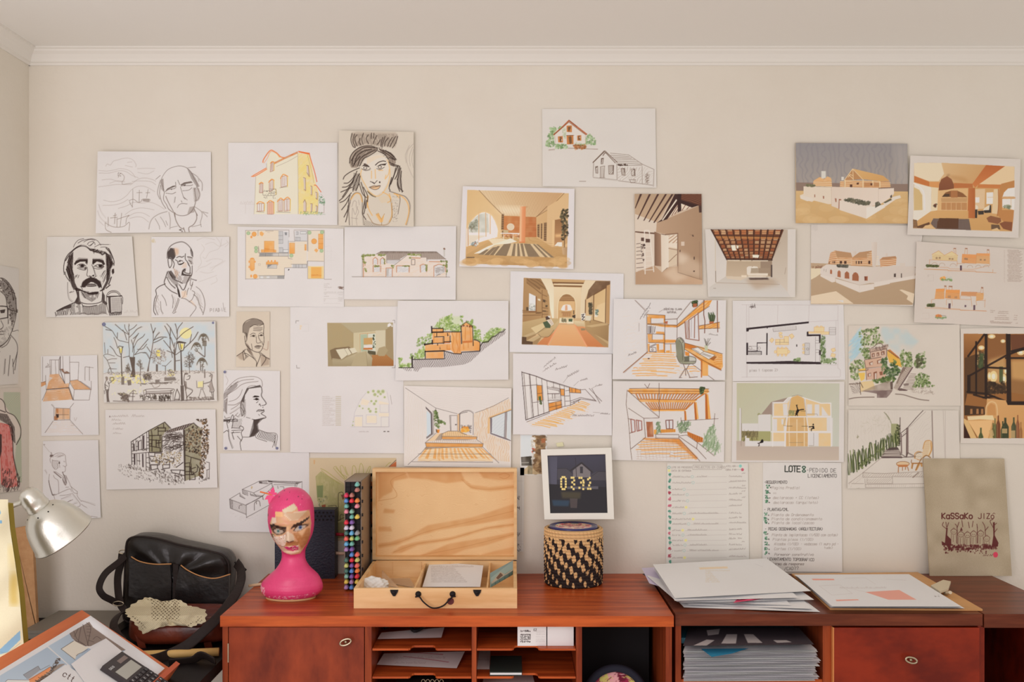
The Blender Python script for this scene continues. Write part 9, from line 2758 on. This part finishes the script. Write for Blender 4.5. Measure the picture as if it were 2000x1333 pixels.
def cushion(name,m,par,c,ax,sq=3.2,n=(64,40),wob=.0):
 """soft box: a rounded (superellipsoid) body"""
 u = np.linspace(0,2 * math.pi,n[0],endpoint=False)[None,:]
 v = np.linspace(-math.pi / 2,math.pi / 2,n[1])[:,None]
 p = lambda t: np.sign(t) * np.abs(t) ** (2 / sq)
 k = 1 + wob * np.sin(u * 3 + v * 2) * np.cos(v * 3)
 x,y,z = p(np.cos(v)) * p(np.cos(u)) * k,p(np.cos(v)) * p(np.sin(u)) * k,p(np.sin(v)) * np.ones_like(u) * k
 A = [Vector(q) for q in ax]
 co = np.stack([c[i] + A[0][i] * x + A[1][i] * y + A[2][i] * z for i in range(3)],-1).reshape(-1,3)
 return link(name,grid_mesh(name,co,n[0],n[1],None,True),m,par)

def strap(par,name,pts,w,side=None,th=.0016,m=None):
 bm = bmesh.new()
 pts = [Vector(q) for q in catmull(pts,8)]
 k = len(pts) - 1
 sd = [(pts[min(i + 1,k)] - pts[max(i - 1,0)]).cross(Vector((0,1,-.15))) for i in range(k + 1)]
 tube(bm,pts,w,12,0,th,sd)
 return obj(name,bm,m or L_STR,par,True)

sb = empty('satchel',(-.78,-.14,ZD),'reddish brown leather satchel lying flat under the black bag','bag')
cushion('body',L_BRN,sb,(-.785,-.212,ZD + .037),((.125,0,0),(0,.078,0),(0,0,.0335)),3.6,wob=.03)
cushion('flap',L_BRN,sb,(-.79,-.212,ZD + .06),((.118,0,0),(0,.079,0),(0,0,.014)),4,wob=.05)
for px in (268,398):
 strap(sb,'buckle_strap',[P(px,1208,-.25),P(px + 2,1235,-.277),P(px + 8,1258,-.278),P(px + 12,1272,-.27)],.009,m=L_BRN)
bm = bmesh.new()
tube(bm,[onz(258,1281,ZD + .01),onz(428,1274,ZD + .01)],.0095,20)
fl = obj('bamboo_tube',bm,mat('bamboo',(204,160,96),.5),None,True)
tag(fl,'yellow bamboo tube lying in front of the brown satchel','tube')
for px in (323,328):
 bm = bmesh.new()
 tube(bm,[onz(px,1278,ZD + .01),onz(px + 1,1278,ZD + .01)],.0098,20)
 obj('ring',bm,M_BLK,fl)

# black shoulder bag
YBG = -.06
DBG = D + YBG
bg_ = empty('shoulder_bag',P(360,1185,YBG),'black leather shoulder bag with two front pockets leaning on the wall','bag')
pb_ = lambda x,y,o=0: P(180 + x * .2348,1020 + y * .2348,YBG - o)
OUT = [(318,600),(325,430),(330,280),(340,150),(370,105),(430,92),(520,98),(620,115),(740,150),(880,180),(1040,215),(1130,240),(1175,290),(1190,350),(1185,450),(1170,600),(1160,740),(1110,800),(800,815),(500,812),(335,790),(316,700)]
oc = catmull([pb_(*q)[:] for q in OUT],4,True)
cen = np.mean(oc,0)
bm = bmesh.new()
prev = None
for yo,k in ((.012,.90),(.03,.97),(.012,1.0),(-.03,1.0),(-.05,.97),(-.056,.90),(-.058,.6),(-.058,.02)):
 ring = [bm.verts.new((cen[0] + (q[0] - cen[0]) * k,YBG + yo + (.004 * math.sin(q[0] * 60) * math.sin(q[2] * 50) if k < .95 else 0),cen[2] + (q[2] - cen[2]) * k)) for q in oc]
 if prev:
  for i in range(len(ring)):
   bm.faces.new([prev[i],prev[(i + 1) % len(ring)],ring[(i + 1) % len(ring)],ring[i]])
 else:
  bm.faces.new(ring)
 prev = ring
bm.faces.new(prev)
obj('body',bm,L_BLK,bg_,True)
bm = bmesh.new()
tube(bm,[Vector((cen[0] + (q[0] - cen[0]) * .985,YBG - .047,cen[2] + (q[2] - cen[2]) * .985)) for q in oc + oc[:1]],.0028,8)
obj('piping',bm,L_STR,bg_,True)
for Q in ([(325,290),(400,330),(520,352),(660,350),(672,500),(668,655),(500,640),(318,610)],[(738,360),(800,405),(900,450),(1020,470),(1150,435),(1145,600),(1120,730),(900,720),(700,665),(712,500)]):
 bm = bmesh.new()
 prism(bm,[pb_(x,y,.057) for x,y in Q],(0,-.011,0))
 po = obj('pocket',bm,L_BLK,bg_,bevel=.004)
 bm = bmesh.new()
 tube(bm,[pb_(x,y,.069) for x,y in Q[:4 if Q[0][0] < 400 else 5]],.0016,8,5)
 obj('edge_seam',bm,mat('tan_edge',(176,122,76),.6),po,True)
bm = bmesh.new()
prism(bm,[pb_(x,y,.058) for x,y in ((680,345),(725,350),(715,500),(700,690),(672,690),(682,500))],(0,-.006,0))
obj('centre_strip',bm,L_STR,bg_,bevel=.001)
strap(bg_,'shoulder_strap',[pb_(310,250,.04),pb_(230,330,.06),pb_(110,430,.09),pb_(60,540,.1),pb_(90,610,.1),pb_(160,650,.09),pb_(215,680,.08)],.0085)
strap(bg_,'shoulder_strap',[pb_(250,260,.02),pb_(240,340,.03),pb_(215,450,.04),pb_(215,560,.06),pb_(235,680,.08),pb_(275,740,.09)],.0095)
strap(bg_,'shoulder_strap',[pb_(1200,340,.03),pb_(1235,400,.08),pb_(1235,500,.13),pb_(1180,620,.19),pb_(1070,770,.245),pb_(950,890,.275),pb_(800,1020,.29),pb_(650,1100,.3),pb_(540,1140,.335),pb_(450,1155,.345)],.012)
strap(bg_,'shoulder_strap',[pb_(275,740,.12),pb_(205,790,.18),pb_(180,860,.22),pb_(205,940,.25),pb_(265,1010,.26)],.012)
for x,y,r in ((218,680,.010),(262,250,.009),(495,1110,.009)):
 o = .085 if y > 300 else .025
 o = .262 if y > 1000 else o
 bm = bmesh.new()
 c = pb_(x,y,o + .004)
 tube(bm,[c + Vector((math.cos(t) * r * 1.3,0,math.sin(t) * r * .55)) for t in np.linspace(0,6.2832,17)],.0013,8)
 obj('buckle',bm,M_BRASS,bg_)
bm = bmesh.new()
tube(bm,[pb_(1190,335,.03),pb_(1240,365,.04),pb_(1280,402,.045)],.003,8)
obj('zip_pull',bm,L_BLK,bg_)
bm = bmesh.new()
tube(bm,[onz(420,1292,ZD + .01),onz(395,1280,ZD + .02),onz(375,1290,ZD + .008),onz(330,1295,ZD + .006)],.012,12,6,.002,(0,-.6,.8))
tag(obj('belt',bm,L_STR,None,True),'dark belt end lying at the edge of the black desk','belt')

# crocheted doily draped over the satchel
OD = [(280,740),(330,690),(400,650),(460,628),(520,640),(600,660),(690,645),(750,660),(800,695),(850,705),(935,730),(950,780),(930,840),(880,850),(830,875),(760,865),(640,865),(560,880),(490,905),(430,930),(390,890),(350,840),(310,800),(285,770)]
o2 = np.array(catmull([(180 + a * .2348,1020 + b * .2348) for a,b in OD],9,True))
o2 += (o2 - [326,1202]) * (.025 * np.sin(np.arange(len(o2)) * .85))[:,None]
n,nr = len(o2),46
ce = np.array([326,1202.0])
k = np.linspace(0.01,1,nr)[:,None,None]
pp = ce + (o2[None] - ce) * k
py = pp[...,1]
yy = np.interp(py,[1165,1185,1203,1215,1250],[-.2,-.225,-.295,-.31,-.313])
rr = k[...,0] * np.ones_like(py)
an = np.arctan2(py - ce[1],pp[...,0] - ce[0])
rel = .008 * np.sin(an * 7 + rr * 5) * rr + .005 * np.sin(pp[...,0] * .16 + py * .12) + .0012 * np.sin(pp[...,0] * 1.9) * np.sin(py * 1.9)
dd = D + yy - rel * .8
co = np.stack([(pp[...,0] - 1000) * dd / F,dd - D,ZC - (py - HZ) * dd / F],-1)
hole = (np.sin(pp[...,0] * .85 + 1.2 * np.sin(py * .2)) * np.sin(py * .95)) > .5
band = ((pp[...,0] > 296) & (pp[...,0] < 352) & (py > 1172) & (py < 1212)) | (rr > .78) & (np.sin(an * 5) > .2) & (rr < .9)
cc = np.where((hole & band)[...,None],np.array([84,62,46]),np.array([214,194,160]))
cc = cc * (.9 + .12 * np.sin(pp[...,0] * 1.7 + 2 * np.sin(py * .12)) * np.sin(py * 1.6))[...,None]
me = grid_mesh('crochet_doily',co.reshape(-1,3),n,nr,alb(np.clip(cc,0,230).reshape(-1,3)),True)
tag(link('crochet_doily',me,ink_mat('cotton_yarn',.95,.1,.5)),'cream crocheted doily draped over the brown satchel','doily')

# ------------------------------------------------------------------ tilted drawing board
BA = math.radians(33.5)
B0 = P(160,1192,-.5)
E1,E2 = Vector((0,-1,0)),Vector((math.cos(BA),0,-math.sin(BA)))
BN = Vector((math.sin(BA),0,math.cos(BA)))
bp = lambda a,b,o=0: B0 + E1 * a + E2 * b + BN * o
bd = empty('drawing_board',bp(.4,.12),'orange wood drawing board tilted to the right in the lower left corner','drawing board')
M_BRD = wood('orange_wood',(208,110,58),(190,92,44),(8,1,8),3,.45)

def slab(name,par,m,a0,a1,b0,b1,o0,o1,bev=.001):
 bm = bmesh.new()
 prism(bm,[bp(a0,b0,o0),bp(a1,b0,o0),bp(a1,b1,o0),bp(a0,b1,o0)],BN * (o1 - o0))
 return obj(name,bm,m,par,bevel=bev)

slab('board',bd,M_BRD,0,.8,0,.235,-.018,0,.004)
slab('stop_ledge',bd,mat('red_wood',(186,86,54),.5),-.004,.8,.225,.235,.0005,.018,.002)
for a in (.22,.7):
 bm = bmesh.new()
 p = bp(a,.11,-.0185)
 box(bm,p.x - .03,p.y - .012,0,p.x - .006,p.y + .012,p.z + .002)
 obj('leg',bm,W_SIDE,bd)

def on_board(off0):
 p0 = bp(0,0,0)
 o = np.array([0,-D,ZC])
 nn = np.array(BN)

 def fn(px,py,off):
  r = np.stack([(px - 1000) / F,np.ones_like(px),-(py - HZ) / F],-1)
  t = ((np.array(p0) - o) @ nn + off + off0) / (r @ nn)
  return o + r * t[...,None]
 return fn

RB = (0,1100,360,1333)
s = Sheet(RB,(177,1203,322,1306,122,1487,-27,1327),(214,206,205),1.5)
s.f("525 905 760 765 800 845 830 870 930 910 990 940 1365 945 900 1294 740 1100",(150,160,176),1,c2=(176,186,198),ang=120)
s.f("755 765 970 640 1010 700 1150 800 1365 945 1290 965 1140 825 985 905 930 905 830 870",(132,112,102),1)
s.f("665 935 805 845 935 912 985 905 830 1010 815 1050",(214,200,184),1)
s.l("665 935 805 845|665 935 815 1050|760 770 800 830 900 880 935 905|830 1010 850 990 900 970 950 940|900 670 930 790 960 900|940 650 985 700 970 800 950 890|940 690 985 690|945 720 985 720|945 750 985 755|945 790 980 795|850 710 810 800|880 700 850 860|800 740 840 830 920 890|1010 830 1050 800 1100 830|960 840 1020 860",1.3,(70,54,50),.9)
s.f("0 1225 515 915 735 1100 640 1200 400 1294 0 1294",(164,174,188),1,c2=(184,192,202),ang=60)
s.f("255 1215 415 1120 440 1162 310 1262",(150,148,152),1)
s.f("310 1265 550 1125 545 1180 400 1294 320 1294",(222,140,92),1)
s.f("545 1170 640 1100 710 1095 560 1200 460 1294 380 1294",(150,132,120),1)
s.b("545 1150 630 1030 660 1050 560 1200",60,1,2,[(70,56,50),(100,84,74)],.9)
s.t_("380 1290 570 1170 560 1200 460 1294",40,7,-40,30,1.6,[(84,60,46)],.9)
s.f("80 1270 320 1270 320 1294 60 1294",(216,208,202),1)
s.l("255 1215 415 1120 440 1162 540 1110|255 1215 300 1262|60 1290 85 1268 320 1272 550 1125|520 910 740 1105 1060 1294",1,(80,66,62),.85,0)
s.l("520 910 740 1105 1060 1294",3,(216,208,206),.95,0)
me = s.mesh('poster',on_board(.0016),lambda u,v: .011 * np.exp(-(v / .07) ** 2) * (.5 + .5 * np.sin(u * 8.2 + .6)) + .001)
tag(link('poster',me,M_PRINT),'illustrated poster with curling white edge on the drawing board','poster')
BQ = ((207,1247.5,283,1308,200,1380,139,1298),(128,1299,195,1340,145,1378,78,1332))
s = Sheet(RB,BQ[0],(216,207,205),1)
me = s.mesh('paper_sheet',on_board(.0055))
tag(link('paper_sheet',me,M_INK),'blank white sheet lying on the poster under the calculator','paper')
s = Sheet(RB,BQ[1],(214,206,204),3)
s.t("ctt",712,1172,62,(84,64,60),2.0,.95,34,0,0,1.2)
me = s.mesh('envelope',on_board(.0045))
tag(link('envelope',me,M_INK),'white envelope lettered ctt on the poster','envelope')
ca = onplane(239,1272,bp(0,0,.017),BN)
cb_ = onplane(201,1300,bp(0,0,.017),BN)
CW = (cb_ - ca).length
kp = lambda a,b,o=0: ca + E1 * a + E2 * b + BN * o
kq = lambda a0,a1,b0,b1,o: [kp(a0,b0,o),kp(a1,b0,o),kp(a1,b1,o),kp(a0,b1,o)]
kc = empty('calculator',kp(CW / 2,.06,-.01),'black pocket calculator lying on the white sheet','calculator')
bm = bmesh.new()
prism(bm,kq(0,CW,0,.113,-.0105),BN * .0095)
obj('body',bm,mat('calculator_black',(52,44,44),.45),kc,bevel=.0035,seg=3)
M_LCD = mat('lcd',(166,160,148),.25)
for nm,q,m in (('display',(.10,.93,.026,.052),M_LCD),('solar_cell',(.1,.5,.010,.019),mat('solar',(120,100,92),.3))):
 bm = bmesh.new()
 prism(bm,kq(q[0] * CW,q[1] * CW,q[2],q[3],-.0012),BN * .0006)
 obj(nm,bm,m,kc)
M_KEY = mat('calculator_key',(40,34,36),.4)
M_LT = mat('key_print',(206,200,196),.6)

def ink_strokes(name,txt,a,b,h,wd,par,o):
 bm = bmesh.new()
 cx = 0
 for ch in txt:
  for st in FONT[ch]:
   for p,q in zip(st,st[1:]):
    P0,P1 = [kp(a - cx - t[0] * h / 6 * .85,b + t[1] * h / 6,o) for t in (p,q)]
    w_ = (P1 - P0).cross(BN).normalized() * wd
    prism(bm,[P0 - w_,P1 - w_,P1 + w_,P0 + w_],BN * .0002)
  cx += h * .85
 return obj(name,bm,M_LT,par)

ink_strokes('maker_name','CASIO',CW * .97,.0125,.0048,.0004,kc,-.0009)
for r in range(5):
 for k in range(5):
  a0,b0 = CW * (.055 + k * .182),.058 + r * .0118
  bm = bmesh.new()
  prism(bm,kq(a0,a0 + CW * .145,b0,b0 + .0085,-.0012),BN * .003)
  ky = obj('key',bm,M_KEY,kc,bevel=.001)
  ch = ('+x/M%' .replace('%','C'),'-963C','+852.','/7410','MC:-+')[k][r]
  ink_strokes('numeral',ch,a0 + CW * .1,b0 + .0022,.004,.0003,ky,.0019)

# ------------------------------------------------------------------ lamp, tote bag, fibreboard panel
lp = empty('lamp',(-1.13,-.6,0),'brushed aluminium lamp with bell shade at the left edge','lamp')
M_ALU = mat('brushed_aluminium',(206,196,184),.32,metal=.9,bump=.05,bscale=300)
AX = Vector((.46,.36,-.80)).normalized()
LO = P(47,957,-.57)
bm = bmesh.new()
lathe(bm,[(0,0),(.01,.002),(.017,.007),(.021,.015),(.0225,.026),(.0235,.030),(.0225,.033),(.0235,.042),(.0245,.044),(.0235,.047),(.024,.05)],48,AX,LO)
obj('socket_cap',bm,M_ALU,lp,True)
bm = bmesh.new()
lathe(bm,[(.023,.049),(.034,.056),(.045,.068),(.0535,.085),(.059,.103),(.0625,.122),(.0645,.126),(.0655,.128),(.0645,.130),(.061,.124),(.0575,.104),(.052,.087),(.043,.07),(.03,.058)],64,AX,LO,capped=False)
sh = obj('shade',bm,M_ALU,lp,True)
u = AX.orthogonal().normalized()
v = AX.cross(u)
for px,py in ((103.5,986.5),(94.5,1000),(74.5,1012.5),(54,1016)):
 ray = (P(px,py,0) - Vector((0,-D,ZC))).normalized()
 hit = None
 ok,loc,nrm,_ = sh.ray_cast(sh.matrix_world.inverted() @ Vector((0,-D,ZC)),ray)
 if ok:
  bm = bmesh.new()
  lathe(bm,[(0,-.001),(.0016,-.0005),(.0016,.0004),(0,.0005)],12,nrm,sh.matrix_world @ loc)
  obj('vent_hole',bm,M_BLK,sh)
bm = bmesh.new()
AJ = LO + AX * .024
tube(bm,[AJ,P(14,992,-.58),Vector((-1.13,-.6,AJ.z + .005))],.0055,12)
obj('arm',bm,M_ALU,lp,True)
bm = bmesh.new()
tube(bm,[Vector((-1.13,-.6,0.01)),Vector((-1.13,-.6,AJ.z + .03))],.008,16)
obj('pole',bm,M_ALU,lp,True)
bm = bmesh.new()
lathe(bm,[(.085,0),(.085,.015),(.08,.02),(0,.02)],48,None,(-1.13,-.6,0))
obj('base',bm,M_ALU,lp,True)

TQ = [(-60,975),(16,986),(20,1035),(30,1100),(38,1160),(44,1230),(50,1300),(50,1345),(-60,1360)]
tb = empty('tote_bag',P(10,1280,-.66),'yellow cloth tote bag with blue print hanging at the left edge','bag')
s = Sheet((0,940,180,1280),(-60,976,50,976,50,1360,-60,1360),(212,196,164),1.5,6)
s.f("90 700 140 690 130 900 150 960 80 960 70 820",(190,150,60),.9,soft=12)
s.f("60 500 110 480 130 700 90 700",(206,178,112),.7,soft=10)
s.f("0 1290 155 1145 158 1215 60 1310 0 1330",(128,162,186),.95)
s.f("-20 215 0 220 8 245 -5 270 -20 270|-20 300 16 302 16 326 -20 326",(120,160,186),.95)
s.l("60 185 100 480 150 860 190 1250",2,(212,192,136),.9)
s.l("0 1310 60 1312 160 1240",.8,(110,110,100),.7)
W_,H_ = s.W,s.H
tv = np.linspace(976,1360,H_)
edge = np.interp(tv,[q[1] for q in TQ[1:8]],[q[0] for q in TQ[1:8]])
uu = np.linspace(0,1,W_)[None,:]
px = -60 + (edge[:,None] + 60) * uu
py = tv[:,None] + (1 - uu) * 0
yo = -.66 - .012 * np.sin(uu * 3.14) - .004 * np.sin(py * .06 + uu * 5)
dd = D + yo
co = np.stack([(px - 1000) * dd / F,yo,ZC - (py - HZ) * dd / F],-1)
gi = s.g(np.stack([px.ravel() / s.k - s.x0 / s.k,(py.ravel() - s.y0) / s.k],1)).round().astype(int)
col = s.im[np.clip(gi[:,1],0,H_ - 1),np.clip(gi[:,0],0,W_ - 1)]
link('front',grid_mesh('front',co.reshape(-1,3),W_,H_,alb(np.clip(col,0,255))),M_INK,tb)
bm = bmesh.new()
prism(bm,[P(x + (1 if x > 0 else 0),y,-.655) for x,y in TQ],(0,.018,0))
obj('back',bm,mat('olive_cloth',(140,118,44),.9),tb)
bm = bmesh.new()
tube(bm,[P(-45,985,-.645),Vector((-1.085,-.615,AJ.z + .008)),Vector((-1.085,-.59,AJ.z + .016)),Vector((-1.085,-.566,AJ.z + .008)),Vector((-1.085,-.562,AJ.z - .03))],.008,10,6,.0015,(1,0,0))
obj('handle',bm,mat('tote_strap',(222,196,126),.9),tb,True)
bm = bmesh.new()
q = [P(26,1033,-.13),P(62,1026,-.13),P(73,1240,-.13)]
prism(bm,[Vector((XL + .004,-.13,q[0].z - .004))] + q + [Vector((q[2].x,-.13,ZD + .001)),Vector((XL + .004,-.13,ZD + .001))],(0,.012,0))
tag(obj('fibreboard_panel',bm,mat('fibreboard',(186,138,96),.85,c2=(176,126,84),vscale=60),None,bevel=.0006),'brown fibreboard panel standing in the corner behind the lamp','board')
